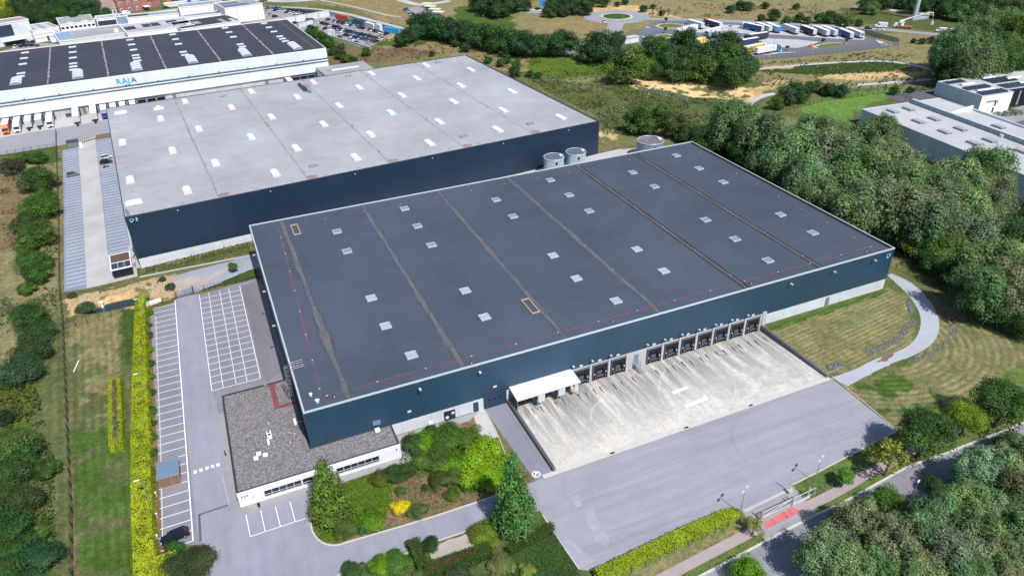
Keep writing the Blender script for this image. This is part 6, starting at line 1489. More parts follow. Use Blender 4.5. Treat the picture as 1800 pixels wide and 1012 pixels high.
def fullcar(P, rz, col, lb, suv=False, L=4.5):
    o = empty('parked_car', (P[0], P[1], float(th(P[0], P[1]))+.03), rz, lb, 'car')
    b = MB(); lo, up = car_body(b, L, 1.85, suv=suv); b.add(up, [(0, 1, 2, 3)], 0)
    b.add([tuple(np.array(q)+np.array([0, 0, .02])) for q in up], [(0, 1, 2, 3)], 0)
    for i, j in ((0, 4), (1, 5), (2, 6), (3, 7)):
        p, q = (lo+up)[i], (lo+up)[j]; b.tube([p, q], .05, 5, 0)
    b.build('body', M['paint'], o, color=col)
    g = MB(); g.add(lo+up, [(0, 1, 5, 4), (1, 2, 6, 5), (2, 3, 7, 6), (3, 0, 4, 7)], 0); g.build('windows', M['winglass'], o)
    for x in (-.31*L, .31*L):
        for y in (-.82, .82): MB().wheel(x, y, .33, .34, .22, 16, 0, 1).build('wheel', [M['rubber'], M['steel']], o)
    for y in (-.62, .62):
        MB().box(L/2-.12, L/2+.0, y-.2, y+.2, .55, .68).build('headlight', M['headlamp'], o); MB().box(-L/2-.0, -L/2+.1, y-.16, y+.16, .62, .82).build('tail_light', M['tailred'], o)
    for y in (-1.0, 1.0): MB().box(.2*L-.1, .2*L+.08, y-.08, y+.08, .88, 1.02).build('mirror', M['paint'], o, color=col)
    return o
P = G(309, 945); fullcar(P, math.atan2(*(G(286, 955)-G(333, 936))[[1, 0]]), (.010, .014, .03), 'black estate car parked in the nearest bay at the hedge corner', L=4.7)
P = T(129, 309); fullcar(P, RB+.05, (.16, .17, .19), 'grey car alone in the left bays of the visitor car park', True)
P = T(187, 287); fullcar(P, RB+.1, (.012, .012, .014), 'black car beside the wall of the pale roofed warehouse', True)
P = T(187, 278.5); fullcar(P, RB+.1, (.62, .62, .62), 'white car behind the black one beside the pale roofed warehouse')
P = T(187, 295); o = empty('motorcycle', (P[0], P[1], P[2]+.05), RB+.2, 'black motorcycle parked in front of the black car', 'motorcycle')
b = MB()
b.wheel(-.7, 0, .32, .32, .14, 14, 0); b.wheel(.72, 0, .32, .32, .12, 14, 0); b.build('wheels', M['rubber'], o)
b = MB(); b.box(-.55, .25, -.14, .14, .45, .78, bev=.06); b.box(-.9, -.2, -.13, .13, .76, .9, bev=.04); b.tube([(.72, 0, .32), (.45, 0, 1.0)], .05, 6); b.tube([(.42, -.38, 1.05), (.45, 0, 1.0), (.42, .38, 1.05)], .03, 6); b.build('body', M['paint'], o, color=(.02, .02, .024))
TRUCKM = {}
def truck_meshes():
    b = MB(); b.box(-13.6, -.0, -1.27, 1.27, 1.2, 3.95); b.f = b.f[:-1]; b.mi = b.mi[:-1]; b.sm = b.sm[:-1]
    b.add([(-13.6, -1.27, 3.95), (0, -1.27, 3.95), (0, 1.27, 3.95), (-13.6, 1.27, 3.95)], [(0, 1, 2, 3)], 1)
    b.box(-13.66, -13.6, -1.24, 1.24, 1.25, 3.9, 2); TRUCKM['trailer'] = b.mesh('trailer_box', [M['curtain'], M['white'], M['trim']])
    b = MB(); b.box(-13.4, 3.3, -.45, .45, .75, 1.15); b.box(-8.2, -4.0, -1.2, 1.2, .45, .95); b.box(-13.5, -13.3, -1.2, 1.2, .5, .8); TRUCKM['chassis'] = b.mesh('chassis', M['rubber'])
    b = MB(); TRUCKM['wheel'] = MB().wheel(0, 0, .5, .5, .32, 14, 0, 1).mesh('wheel', [M['rubber'], M['steel']])
    b = MB(); b.xprism([(.75, .55), (3.15, .55), (3.2, 1.6), (3.0, 2.9), (2.3, 3.75), (1.0, 3.8), (.75, 3.3)], -1.22, 1.22); TRUCKM['cab'] = b.mesh('cab', M['paint'])
    b = MB(); b.add([(3.22, -1.1, 1.7), (3.22, 1.1, 1.7), (3.04, 1.08, 2.75), (3.04, -1.08, 2.75)], [(0, 1, 2, 3)]); b.box(2.0, 2.95, -1.24, 1.24, 1.75, 2.5); TRUCKM['screen'] = b.mesh('windscreen', M['winglass'])
    b = MB(); b.box(-9.5, 0, -1.24, 1.24, 1.0, 3.6); b.f = b.f[:-1]; b.mi = b.mi[:-1]; b.sm = b.sm[:-1]; b.add([(-9.5, -1.24, 3.6), (0, -1.24, 3.6), (0, 1.24, 3.6), (-9.5, 1.24, 3.6)], [(0, 1, 2, 3)], 1); TRUCKM['box'] = b.mesh('cargo_box', [M['curtain'], M['white']])
    b = MB(); n = 16
    b.add([(x, 1.1*math.cos(2*PI*k/n), 2.25+1.1*math.sin(2*PI*k/n)) for x in (-12.8, -.5) for k in range(n)], [(k, n+k, n+(k+1) % n, (k+1) % n) for k in range(n)]+[tuple(range(n)), tuple(range(2*n-1, n-1, -1))]); b.box(-12, -1, -.4, .4, 3.3, 3.45, 1); TRUCKM['tank'] = b.mesh('tank_body', [M['curtain'], M['steel']])
truck_meshes()
def truck(P, rz, side, lb, cab=None, kind='trailer', sc_=1.0, z=None):
    o = empty('lorry' if cab is not None else 'semi_trailer', (P[0], P[1], (float(th(P[0], P[1])) if z is None else z)+.03), rz, lb, 'truck'); o.scale = (sc_,)*3
    t = link({'trailer': 'trailer', 'tank': 'tank', 'box': 'cargo_box'}[kind], TRUCKM[kind], o, color=side); link('chassis', TRUCKM['chassis'], o) if kind != 'box' else MB().box(-9.3, 3.2, -.45, .45, .6, 1.0).build('chassis', M['rubber'], o)
    ax = [-11.9, -10.6, -9.3] if kind != 'box' else [-7.6, -6.3]
    if cab is not None: ax += [-.6, 2.4]
    for x in ax:
        for y in (-1.08, 1.08): link('wheel', TRUCKM['wheel'], o, loc=(x, y, 0))
    if cab is not None: c = link('cab', TRUCKM['cab'], o, color=cab); link('windscreen', TRUCKM['screen'], c)
    return o
def truckpx(rear, front, side, lb, cab=None, kind='trailer', both=16.8):
    A, B = T(*rear), T(*front); d = (B-A)[:2]; rz = math.atan2(d[1], d[0]); u = d/np.linalg.norm(d); L = {'trailer': 13.6, 'tank': 13, 'box': 9.5}[kind]
    o = truck(A[:2]+u*L+np.array([-u[1], u[0]])*.6, rz, side, lb, cab, kind); return o
GREYT = (.46, .50, .55); WT = (.68, .68, .69); NAVY = (.025, .04, .10); BLU = (.03, .10, .30)
truckpx((1236, 52.5), (1202, 43), GREYT, 'pale grey trailer at the left end of the back truck row')
truckpx((1268, 52.5), (1233, 41.5), NAVY, 'navy trailer with a red cab in the back truck row', (.5, .02, .03))
truckpx((1341, 58), (1300, 49), BLU, 'blue trailer with white cab, third from the left in the back row', (.7, .7, .7))
truckpx((1355, 58.5), (1313, 45.5), GREYT, 'grey trailer tucked between the blue truck and the blue ended trailer')
o = truckpx((1370, 59.5), (1334, 45.5), GREYT, 'white roofed trailer with a bright blue rear door'); MB().box(-13.74, -13.66, -1.27, 1.27, 1.2, 3.95).build('rear_door', M['blueplate'], o)
truckpx((1402, 62), (1366, 49), GREYT, 'long pale grey trailer in the middle of the back truck row')
truckpx((1433, 64.5), (1398, 51.5), (.03, .03, .04), 'black sided trailer in the back truck row')
truckpx((1456, 66), (1420, 52.5), GREYT, 'left one of the two white trailers beside the black trailer', WT)
truckpx((1470, 66), (1436, 52.5), GREYT, 'right one of the two white trailers beside the black trailer', WT)
o = truckpx((1498, 69.5), (1462, 56), (.03, .07, .28), 'deep blue trailer with a round white emblem, second from the right end', BLU)
for s in (-1,):
    b = MB(); b.add([(-11.5+.75*math.cos(2*PI*k/16), s*1.31, 2.6+.75*math.sin(2*PI*k/16)) for k in range(16)], [tuple(range(16))]); b.add([(-11.5+.4*math.cos(2*PI*k/16), s*1.33, 2.6+.4*math.sin(2*PI*k/16)) for k in range(16)], [tuple(range(16))], 1); b.build('emblem', [M['white'], M['redbox']], o)
o = truckpx((1516, 68.5), (1478, 55), WT, 'white trailer with a dark diamond emblem at the right end of the row', WT)
b = MB(); b.add([(-13.70, .0, 1.9), (-13.70, .8, 2.7), (-13.70, 0, 3.5), (-13.70, -.8, 2.7)], [(3, 2, 1, 0)]); b.build('emblem', M['doornavy'], o)
truckpx((1346, 68), (1308, 74), (.035, .035, .045), 'black truck with a white roof facing left in the middle of the truck stop', (.02, .02, .025))
truckpx((1222, 54.5), (1180, 64), WT, 'white truck facing left beside the grass islands', WT)
truckpx((1262, 58), (1228, 67), WT, 'short white box truck behind the dark trees', WT, 'box')
truckpx((1271, 64.5), (1246, 68.5), (.16, .27, .30), 'grey green tanker trailer behind the dark trees', None, 'tank')
o = truckpx((1309, 95.5), (1350, 87), (.72, .50, .01), 'yellow trailer with dark lettering near the truck stop fence', WT); text('lettering', 'DISCO', 2.2, M['doornavy'], o, (-13.0, -1.31, 1.75), sx=1.25, bold=.05)
truckpx((1329, 98), (1371, 91), WT, 'white trailer with a blue and orange cab near the truck stop fence', (.06, .16, .42))
truckpx((1300, 84), (1335, 78), NAVY, 'navy trailer with a white roof behind the yellow one')
truckpx((1218, 84), (1238, 77), (.72, .50, .01), 'yellow truck half hidden behind the dark trees', (.72, .5, .01), 'box')
farcar(1283, 49.5, .5, 'white', 'the truck stop beside the blue truck', None, 0)['label'] = 'white car parked alone between the trailers of the truck stop'
farcar(1062, 39.5, 1.2, 'white', 'x', None, 1)['label'] = 'white van at the kerb below the roundabout'
# docked and waiting trucks at the white warehouse
def dockt(u, v, side, lb, cab=None, kind='trailer', L=13.6):
    x, y = L2W(u, 265.6-L); return truck((x, y), RB-PI/2, side, lb, cab, kind, z=0.0)
dockt(-64.1, 0, (.68, .17, .04), 'truck with an orange front and white roof, leftmost at the white warehouse docks', (.75, .16, .02), 'box', 9.5)
dockt(-59.9, 0, WT, 'white truck with a white cab, second from the left at the docks', (.72, .72, .72), 'box', 9.5)
dockt(-55.7, 0, WT, 'plain white trailer without a cab, third from the left at the docks', None, 'box', 9.5)
dockt(-51.7, 0, (.44, .54, .62), 'pale blue sided trailer at the white warehouse docks', None, 'box', 9.5)
dockt(-47.5, 0, WT, 'white truck with a dark windscreen just left of the empty dock', (.72, .72, .72), 'box', 9.5)
dockt(-37.2, 0, WT, 'long white trailer right of the empty dock', None)
dockt(-30.2, 0, WT, 'long white trailer left of the blue cabbed truck', None)
dockt(-26.1, 0, WT, 'white truck with a blue cab at the corner of the pale grey roof', (.02, .09, .30), 'box', 9.5)
for i, (u, c) in enumerate(((-22.1, WT), (-18.2, WT), (-14.0, (.6, .57, .52)))): dockt(u, 0, c, f'white trailer docked behind the pale roof, {nth(i)} from the left', None, 'box', 9.5)
dockt(57.3, 0, WT, 'white trailer docked at the right end of the white warehouse', None, 'box', 9.5)
b = MB()
for u in (-42.4, -39.3, -33.6, -28.2): 
    p = [L2W(u-.09, 253.8), L2W(u+.09, 253.8), L2W(u+.09, 264), L2W(u-.09, 264)]; b.add([(x, y, .062) for x, y in p], [(0, 1, 2, 3)])
tag(b.build('dock_lines', M['yellowpaint']), None, None, None, 'structure')
# ---------------------------------------------------------------- far roads and truck stop
def shp(name, pts, dz, m, sub=3.0): return sheet(name, T2(*pts), dz, M[m], sub=sub, drape=True)
shp('truck_stop_lanes', [(1122, 78), (1118, 66), (1128, 52), (1140, 43), (1160, 37), (1200, 35.5), (1290, 38.5), (1400, 43.5), (1480, 50), (1516, 63), (1570, 81), (1550, 85), (1480, 92), (1400, 101), (1320, 107), (1270, 100), (1180, 90)], .05, 'truckpark')
shp('truck_bays', [(1195, 44), (1240, 43), (1300, 45), (1400, 51), (1500, 60), (1522, 66), (1518, 71), (1400, 64), (1345, 60.5), (1270, 58), (1230, 58), (1200, 54)], .09, 'truckbays')
shp('truck_bays', [(1180, 73), (1300, 66), (1400, 70), (1440, 74), (1425, 80), (1402, 85), (1372, 84), (1375, 91), (1342, 98), (1312, 103), (1230, 90)], .09, 'truckbays')
def island(pts, label):
    P = T2(*pts); sm = [tuple(p) for p in smooth_line(P+[P[0]], 3)][:-1]
    o = MB().prism(sm, -.2, .18).build('kerbed_island', M['kerb'], None, loc=(0, 0, float(th(*P[0])))); tag(o, None, None, None, 'structure')
    q = inset(sm, 1.3) if len(sm) < 400 else sm
    g = MB().prism(q, .1, .24).build('island_grass', plain('island_grass', (.13, .15, .045), .95, .1, 0, .4, .6), None, loc=(0, 0, float(th(*P[0])))); tag(g, None, None, None, 'structure')
island([(1152, 46.5), (1162, 42.5), (1185, 42), (1208, 46.5), (1192, 50.5), (1164, 50.5)], '')
island([(1148, 67.5), (1154, 62.5), (1170, 60.5), (1186, 64), (1174, 68.5), (1156, 70)], '')
island([(1428, 83.5), (1446, 77.5), (1480, 76), (1501, 80), (1490, 84.5), (1452, 87)], '')
island([(1346, 99), (1366, 94), (1400, 92.5), (1411, 93.5), (1370, 101)], '')
P = T(1084, 30); c0 = P
def disc(r0, r1, n=40):
    return [(c0[0]+r1*math.cos(2*PI*k/n), c0[1]+r1*math.sin(2*PI*k/n)) for k in range(n)]
rI = 28*depth(P)/FOC; rO = rI*2.05
sheet('roundabout', disc(0, rO), .05, M['farroad'], sub=4, drape=True)
def road(name, pts, w, dz=.055, m='farroad', n=5, kerbs=False):
    L = smooth_line(T2(*pts), n); sheet(name, strip(L, w), dz, M[m], sub=max(2.0, w/2), drape=True)
road('roundabout_road', [(930, 22), (985, 24), (1035, 27), (1050, 28)], 7)
road('roundabout_road', [(1115, 32), (1140, 33.5), (1200, 35), (1290, 38), (1400, 43), (1490, 48)], 7.5)
road('roundabout_road', [(1084, 38), (1080, 50), (1068, 66), (1040, 80), (1005, 88), (980, 96)], 10, m='farroad')
road('service_road', [(1068, 62), (1090, 80), (1110, 86), (1140, 90)], 7, m='darkwet')
g = MB().cyl(c0[0], c0[1], -.2, .35, rI, 40); tag(g.build('roundabout_kerb', M['kerb'], None, loc=(0, 0, c0[2])), None, None, None, 'structure')
g = MB().cyl(c0[0], c0[1], .2, .6, rI-.8, 40, r2=rI-2.5); tag(g.build('roundabout_grass', plain('roundabout_grass', (.05, .09, .022), .95, .1, 0, .3, .6), None, loc=(0, 0, c0[2])), None, None, None, 'structure')
road('far_street', [(1470, 44), (1520, 50), (1570, 54), (1640, 60), (1700, 65), (1740, 66)], 7)
road('top_street', [(1500, 14), (1560, 18), (1600, 22), (1640, 26), (1700, 29), (1760, 34)], 7, m='slab')
road('cycle_path', [(400, 11), (470, 12), (520, 14), (570, 18), (615, 26), (660, 38), (700, 48), (725, 56)], 3.4, m='slab')
road('thin_path', [(560, 0), (620, 12), (680, 27), (705, 30)], 2, m='slab')
road('cycle_path', [(1322, 123), (1360, 119.5), (1430, 113), (1500, 109), (1550, 108), (1590, 112), (1622, 119), (1645, 126), (1653, 133), (1645, 138.5), (1610, 142), (1560, 146), (1500, 150)], 3.2, m='slab')
road('cycle_path', [(1312, 192), (1317, 183), (1330, 174), (1350, 167), (1362, 165)], 3.0, m='slab')
road('top_road', [(690, -6), (715, 4), (745, 9), (790, 2)], 7, m='slab')
road('top_road', [(900, 16), (935, 18), (985, 21)], 6, m='slab')
road('top_road', [(430, -2), (500, 3), (560, -1)], 8, m='slab')
shp('site_road', [(1555, 170), (1640, 155), (1660, 168), (1640, 185), (1610, 186)], .05, 'darkwet')
shp('site_terrace', [(1722, 204), (1800, 186), (1830, 215), (1800, 245), (1740, 215)], .05, 'pavegrey')
shp('site_drive', [(1755, 222), (1830, 205), (1860, 240), (1800, 250)], .09, 'darkwet')
# arrows in the truck lanes
b = MB()
for (x, y) in ((1139, 49), (1133, 66), (1067, 57.5), (1077, 57.5)):
    P = T(x, y); b.add([(P[0]-.25, P[1]-2, P[2]+.09), (P[0]+.25, P[1]-2, P[2]+.09), (P[0]+.25, P[1]+1, P[2]+.09), (P[0]-.25, P[1]+1, P[2]+.09)], [(0, 1, 2, 3)]); b.add([(P[0]-.9, P[1]+.9, P[2]+.09), (P[0]+.9, P[1]+.9, P[2]+.09), (P[0], P[1]+2.6, P[2]+.09)], [(0, 1, 2)])
for k in range(7): 
    P = T(1540+4*k, 71+1.5*k); Q = T(1552+4*k, 82-.2*k); d = (Q-P)[:2]; 
    b.add([(P[0], P[1], P[2]+.12), (P[0]+.6, P[1], P[2]+.12), (Q[0]+.6, Q[1], Q[2]+.12), (Q[0], Q[1], Q[2]+.12)], [(0, 1, 2, 3)])
tag(b.build('lane_arrows', M['linepaint']), None, None, None, 'structure')
o = MB().box(-1.2, 1.2, -.8, .8, 0, .9, bev=.1).box(-.5, .5, -.5, .5, .9, 1.5, bev=.1); P = T(1426, 82.5); tag(o.build('orange_barrier', M['orange'], None, loc=P), 'orange barrier block at the tip of the grass island', 'barrier')
P = T(1206 if False else 1107, 75); o = empty('kiosk', P, .1, 'small white kiosk beside the truck stop entrance', 'building'); MB().box(-5, 5, -2, 2, 0, 3).build('wall', M['whitebox'], o); MB().box(-5.3, 5.3, -2.3, 2.3, 3, 3.3).build('roof', M['trim'], o)
far_lamps = [((1198, 45), 'left of the pale grey trailer'), ((1217.6, 33), 'behind the navy trailer'), ((1289, 38), 'behind the white car of the truck stop'), ((1379, 41), 'behind the long grey trailer'), ((1357.6, 95.5), 'beside the white trailer by the fence'), ((1424, 42), 'behind the black trailer'), ((1474, 78), 'on the grass island of the truck stop'), ((1566, 51), 'beside the white van on the far street'), ((1556, 16), 'on the top street at the dark wood'), ((1007, 23), 'left of the roundabout'), ((930, 62), 'behind the long hedge of bushes'), ((849.5, 49.5), 'on the mound behind the bushes'), ((1125, 69), 'at the truck stop entrance'), ((1720, 46), 'at the right end of the far street'), ((1164, 35), 'at the corner between roundabout and truck stop'), ((1096, 37), 'on the roundabout edge'), ((541, 24), 'at the far car park edge'), ((584, 16), 'beside the cycle path left part'), ((640, 27), 'beside the cycle path middle part'), ((699, 42), 'beside the cycle path right part'), ((787, 32), 'by the sheltered car row'), ((467, 12), 'beside the cycle path far left end')]
for (px, py), w in far_lamps: lamp(T(px, py), 10.5 if px > 1170 and px < 1600 else 7.5, f'tall grey lamp post {w}', 2 if px in (1198, 1379, 1357.6, 1474) else 1, 'lamp_post', .8, 'far lamp posts', .1, 1.1)
for (px, py), w in (((1463, 108), 'below the truck stop fence'), ((1568, 104), 'above the cycle path bend'), ((1504, 146), 'on the dry bank'), ((1622.6, 140), 'inside the path bend'), ((1361, 160), 'by the small trees')): lamp(T(px, py), 4.2, f'short path lamp {w}', 1, 'path_lamp', 0, 'short lamps along the cycle path', .06, .3)
# lift truck, vans, mast and sign
P = T(1549, 50.5)
def van(P, rz, lb):
    o = empty('white_van', (P[0], P[1], P[2]+.05), rz, lb, 'van')
    MB().xprism([(-2.7, .4), (2.7, .4), (2.75, 1.1), (2.0, 1.3), (1.3, 2.35), (-2.6, 2.45), (-2.75, 2.2)], -1.0, 1.0).build('body', M['white'], o)
    b = MB(); b.add([(2.02, -.85, 1.33), (2.02, .85, 1.33), (1.36, .8, 2.28), (1.36, -.8, 2.28)], [(0, 1, 2, 3)]); b.box(.5, 1.35, -1.02, 1.02, 1.35, 2.0); b.build('windows', M['winglass'], o)
    for x in (-1.7, 1.7):
        for y in (-.85, .85): MB().wheel(x, y, .34, .35, .24, 12).build('wheel', M['rubber'], o)
    return o
rd = T(1600, 56)-T(1500, 48); rz = math.atan2(rd[1], rd[0])
o = van(T(1548, 49), rz+PI, 'tall white van on the far street left of the lift truck'); o.scale = (1.25,)*3
van(T(1654, 56.5), rz+PI, 'white van on the far street, left one of the right pair'); van(T(1672, 58), rz+PI, 'white van on the far street, right one of the right pair')
farcar(1526, 51.5, rz, 'black', 'x', None, 2)['label'] = 'black car on the far street in front of the white van'
farcar(1547, 53, rz, 'white', 'x', None, 1)['label'] = 'white car on the far street beside the white van'
P = T(1587, 50); lt_ = empty('lift_truck', P, rz+PI, 'white boom lift truck with raised arm on the far street', 'truck')
MB().box(-5, 4, -1.2, 1.2, .7, 1.5).build('chassis', M['orangebox'], lt_); MB().xprism([(3.2, .7), (5.2, .7), (5.3, 1.6), (4.8, 2.8), (3.2, 2.8)], -1.2, 1.2).build('cab', M['white'], lt_)
for x in (-3.6, -2.2, 3.9):
    for y in (-1.05, 1.05): MB().wheel(x, y, .5, .5, .3, 12).build('wheel', M['rubber'], lt_)
MB().cyl(1, 0, 1.5, 3.4, 1.0, 14).box(-.2, 2.6, -.8, .8, 3.0, 4.4, bev=.2).build('turret', M['white'], lt_)
b = MB(); b.tube([(2.0, 0, 4.0), (-12.0, 0, 10.0)], [.55, .4], 4); b.tube([(-12.0, 0, 10.0), (-14.0, 0, 10.2), (-15.0, 0, 4.5)], .32, 4); b.build('boom', M['white'], lt_); MB().box(-15.8, -14.2, -.8, .8, 3.4, 4.5).build('basket', M['trim'], lt_)
P = T(1607, 33); o = empty('steel_mast', P, 0, 'thick pale blue steel mast rising out of the picture at the top right', 'mast'); MB().cyl(0, 0, 0, 42, 1.35, 24, r2=1.1).build('shaft', M['tank'], o); MB().cyl(0, 0, 0, .6, 3.2, 24).build('footing', M['slab'], o); MB().box(-6, 8, -4, -1, 0, 1.2).build('plinth', M['greybox'], o)
P = T(953, 17); o = empty('blue_sign', P, -.3, 'tall bright blue sign board among the trees at the top', 'sign'); MB().box(-1.6, 1.6, -.2, .2, 2, 11).build('board', M['blueplate'], o); MB().box(-.9, -.6, -.1, .1, 0, 2).box(.6, .9, -.1, .1, 0, 2).build('post', M['steel'], o); b = MB(); b.box(-1.1, .9, -.24, -.2, 7.8, 8.3).box(-1.1, .3, -.24, -.2, 6.6, 7.0).build('panel', M['palecyan'], o)
farcar(946, 17.5, .3, 'black', 'x', None, 1)['label'] = 'black car beside the tall blue sign at the top'
# ---------------------------------------------------------------- car parks at the back
shp('walled_car_park', [(470, 52), (500, 40), (535, 38), (580, 27), (697, 57), (683, 65), (650, 84), (632, 82), (575, 64), (545, 56)], .05, 'carparkfar')
shp('staff_car_park', [(395, 40), (405, 14), (430, 12), (520, 22), (512, 30), (500, 40)], .05, 'carparkfar')
shp('shelter_car_park', [(706, 16), (735, 12), (770, 24), (772, 32), (740, 38)], .05, 'carparkfar')
A_ = ['red', 'grey', 'white', 'red', 'white', 'dark blue', 'teal', 'black', 'white', 'white', 'dark blue', 'white', 'silver', 'grey', 'dark blue', 'black', 'white', 'grey', 'white', 'black', 'teal', 'white', 'white', 'black']
Zc = lambda a, b: (560+a/11.907, 20+b/11.907)
g_ = 'cars in the walled car park'
carrow(Zc(190, 190), Zc(1430, 490), 24, A_, "the walled car park's back row", g_)
carrow(Zc(40, 255), Zc(400, 345), 7, ['white', 'black', 'dark blue', 'dark blue', 'white', 'black', 'black'], "the walled car park's left middle row", g_)
carrow(Zc(130, 380), Zc(330, 400), 3, ['black', 'silver', 'dark blue'], "the walled car park's short left front row", g_)
carrow(Zc(430, 385), Zc(540, 400), 3, ['grey', 'dark blue', 'white'], "the walled car park's left centre trio", g_)
carrow(Zc(580, 425), Zc(1300, 600), 15, ['dark blue', 'dark blue', 'dark blue', 'dark red', 'teal', 'blue', 'dark blue', 'black', 'dark blue', 'grey', 'dark blue', 'red', 'red', 'teal', 'white'], "the walled car park's rear centre row", g_)
carrow(Zc(565, 510), Zc(1200, 655), 13, ['black', 'dark blue', 'teal', 'white', 'teal', 'dark blue', 'silver', 'teal', 'blue', 'blue', 'silver', 'grey', 'dark blue'], "the walled car park's front centre row", g_)
for (a, b), cn_, lb in (((425, 445), 'white', 'white van like car right of the small white box'), ((455, 560), 'grey', 'grey car alone by the front wall of the walled car park'), ((680, 620), 'white', 'white car alone near the front of the walled car park'), ((795, 675), 'grey', 'grey car frontmost in the walled car park'), ((560, 400), 'dark blue', 'dark blue car')):
    if a == 560: continue
    px, py = Zc(a, b); farcar(px, py, rz, cn_, 'x', None, 2)['label'] = lb
for (a, b), c_, lb in (((548, 36), 'black', 'black car by the long white wall'), ((519, 42), 'black', 'black car at the warehouse roof corner'), ((541, 36), 'grey', 'grey car left of the black one by the white wall')): farcar(a, b, .6, c_, 'x', None, 2)['label'] = lb
Zd = lambda a, b: (400+a/11.907, b/11.907)
carrow(Zd(760, 180), Zd(1100, 190), 5, ['white', 'black', 'teal', 'dark blue', 'blue'], "the staff car park's back row", 'cars in the staff car park')
carrow(Zd(830, 220), Zd(1180, 245), 5, ['silver', 'white', 'dark blue', 'white', 'white'], "the staff car park's left front row", 'cars in the staff car park')
carrow(Zd(1290, 225), Zd(1760, 275), 7, ['black', 'black', 'dark blue', 'dark blue', 'dark blue', 'dark blue', 'dark red'], "the staff car park's right back row", 'cars in the staff car park')
carrow(Zd(1250, 275), Zd(1640, 320), 6, ['dark blue', 'white', 'white', 'white', 'silver', 'dark blue'], "the staff car park's right front row", 'cars in the staff car park')
for (a, b), c_, lb in (((900, 320), 'silver', 'silver car in the lane of the staff car park'), ((1000, 365), 'black', 'black car in the lane of the staff car park')): px, py = Zd(a, b); farcar(px, py, .4, c_, 'x', None, 1)['label'] = lb
carrow((713, 18), (737, 37), 9, ['dark blue', 'dark blue', 'silver', 'dark blue', 'white', 'blue', 'white', 'silver', 'dark blue'], 'the row facing the car shelters', 'cars by the shelters')
for i, (px, py) in enumerate(((752, 13), (757, 18), (765, 23), (771, 28))):
    P = T(px, py); o = empty('car_shelter', P, -.75, f'open car shelter with pale yellow roof, {nth(i)} from the top', 'shelter', 'car shelters'); MB().box(-4, 4, -2.5, 2.5, 2.5, 2.8).build('roof', plain('pale_yellow_roof', (.62, .66, .45)), o)
    for x in (-3.7, 3.7): MB().box(x-.1, x+.1, -2.3, -2.1, 0, 2.5).build('post', M['trim'], o)
    farcar(px-2, py+1.5, .3, ('black', 'dark blue', 'grey', 'blue')[i], 'the car shelters', 'cars by the shelters', i)
def wall(a, b, h, m, lb, w=.4, coping=True):
    A, B = T(*a), T(*b); d = B-A; L = float(np.linalg.norm(d[:2])); o = empty('boundary_wall', A, math.atan2(d[1], d[0]), lb, 'wall')
    MB().box(0, L, -w/2, w/2, -.3, h).build('wall', M[m], o); MB().box(-.05, L+.05, -w/2-.1, w/2+.1, h, h+.2).build('coping', M['trim'], o)
    b = MB(); k = max(2, int(L/8))
    for i in range(k+1): b.box(L*i/k-.2, L*i/k+.2, -w/2-.15, w/2+.15, -.3, h+.05)
    b.build('pier', M['steel'], o)
wall((478, 47), (580, 29), 4.0, 'facade', 'tall white boundary wall left of the walled car park')
wall((580, 28.5), (640, 43.5), 3.2, 'bluewall', 'blue grey wall along the back of the walled car park'); wall((640, 43.5), (708, 60), 3.0, 'bluewall', 'blue grey wall at the right end of the walled car park')
wall((525, 50), (550, 42), 2.5, 'facade', 'short white wall in front of the long boundary wall'); wall((560, 60), (650, 86), 1.0, 'facade', 'low pale wall along the front of the walled car park')
def cont(a, b, m, lb, h=2.6, d=2.5):
    A, B = T(*a), T(*b); v = B-A; L = float(np.linalg.norm(v[:2])); o = empty('shipping_container', A, math.atan2(v[1], v[0]), lb, 'container')
    MB().box(0, L, -d/2, d/2, .1, h).build('body', M[m], o); b = MB()
    for x in (0, L): 
        for y in (-d/2, d/2): b.box(x-.08, x+.08, y-.08, y+.08, 0, h+.05)
    b.build('corner_post', M['darktrim'], o); return o
cont(Zc(400, 190), Zc(640, 240), 'redbox', 'red container behind the cars in the walled car park', 4.2); cont(Zc(640, 240), Zc(745, 260), 'greenbox', 'green container right of the red one', 3); cont(Zc(760, 270), Zc(940, 310), 'navybox', 'dark container in the middle of the walled car park', 3.5); cont(Zc(1000, 310), Zc(1180, 370), 'whitebox', 'white container in the back row', 2.8); cont(Zc(1220, 375), Zc(1310, 400), 'whitebox', 'white cabin with an orange roof edge', 3.4); cont(Zc(1380, 430), Zc(1700, 480), 'cyanbox', 'long bright blue container at the right end of the car park', 3.2); cont(Zc(210, 500), Zc(325, 505), 'whitebox', 'white box cabin at the front wall of the car park', 3.4, 3)
# ---------------------------------------------------------------- buildings at the top left
def block(a, b, depth_, h, m, lb, roof='greyroof', name='industrial_building', extra=None, rim=True):
    A, B = G(*a), G(*b); v = B-A; L = float(np.linalg.norm(v[:2])); o = empty(name, (A[0], A[1], 0), math.atan2(v[1], v[0]), lb, 'building')
    MB().box(0, L, 0, depth_, -.5, h).build('wall', M[m], o); r = MB().box(-.15, L+.15, -.15, depth_+.15, h, h+.25).build('roof', M[roof], o)
    if rim: b_ = MB(); ring(b_, -.2, L+.2, -.2, depth_+.2, .4, h+.0, h+.5); b_.build('parapet', M['white'], o)
    return o, r, L
o, r, L = block((-12, 86), (63, 73), 14, 13, 'facade', 'pale panelled hall with a large dark opening, top left corner', 'brownroof'); MB().box(2, L*.58, -.1, .05, 5.5, 12).build('window', M['blueglass'], o); MB().box(L*.3, L*.75, -.12, .05, 0, 2.6).build('door', M['doornavy'], o); MB().box(L*.25, L*.8, -2.2, 0, 2.9, 3.2).build('canopy', M['white'], o)
o, r, L = block((64, 76), (110, 68.5), 22, 7, 'white', 'white hall with dark door and cross bracing, top left', 'brownroof')
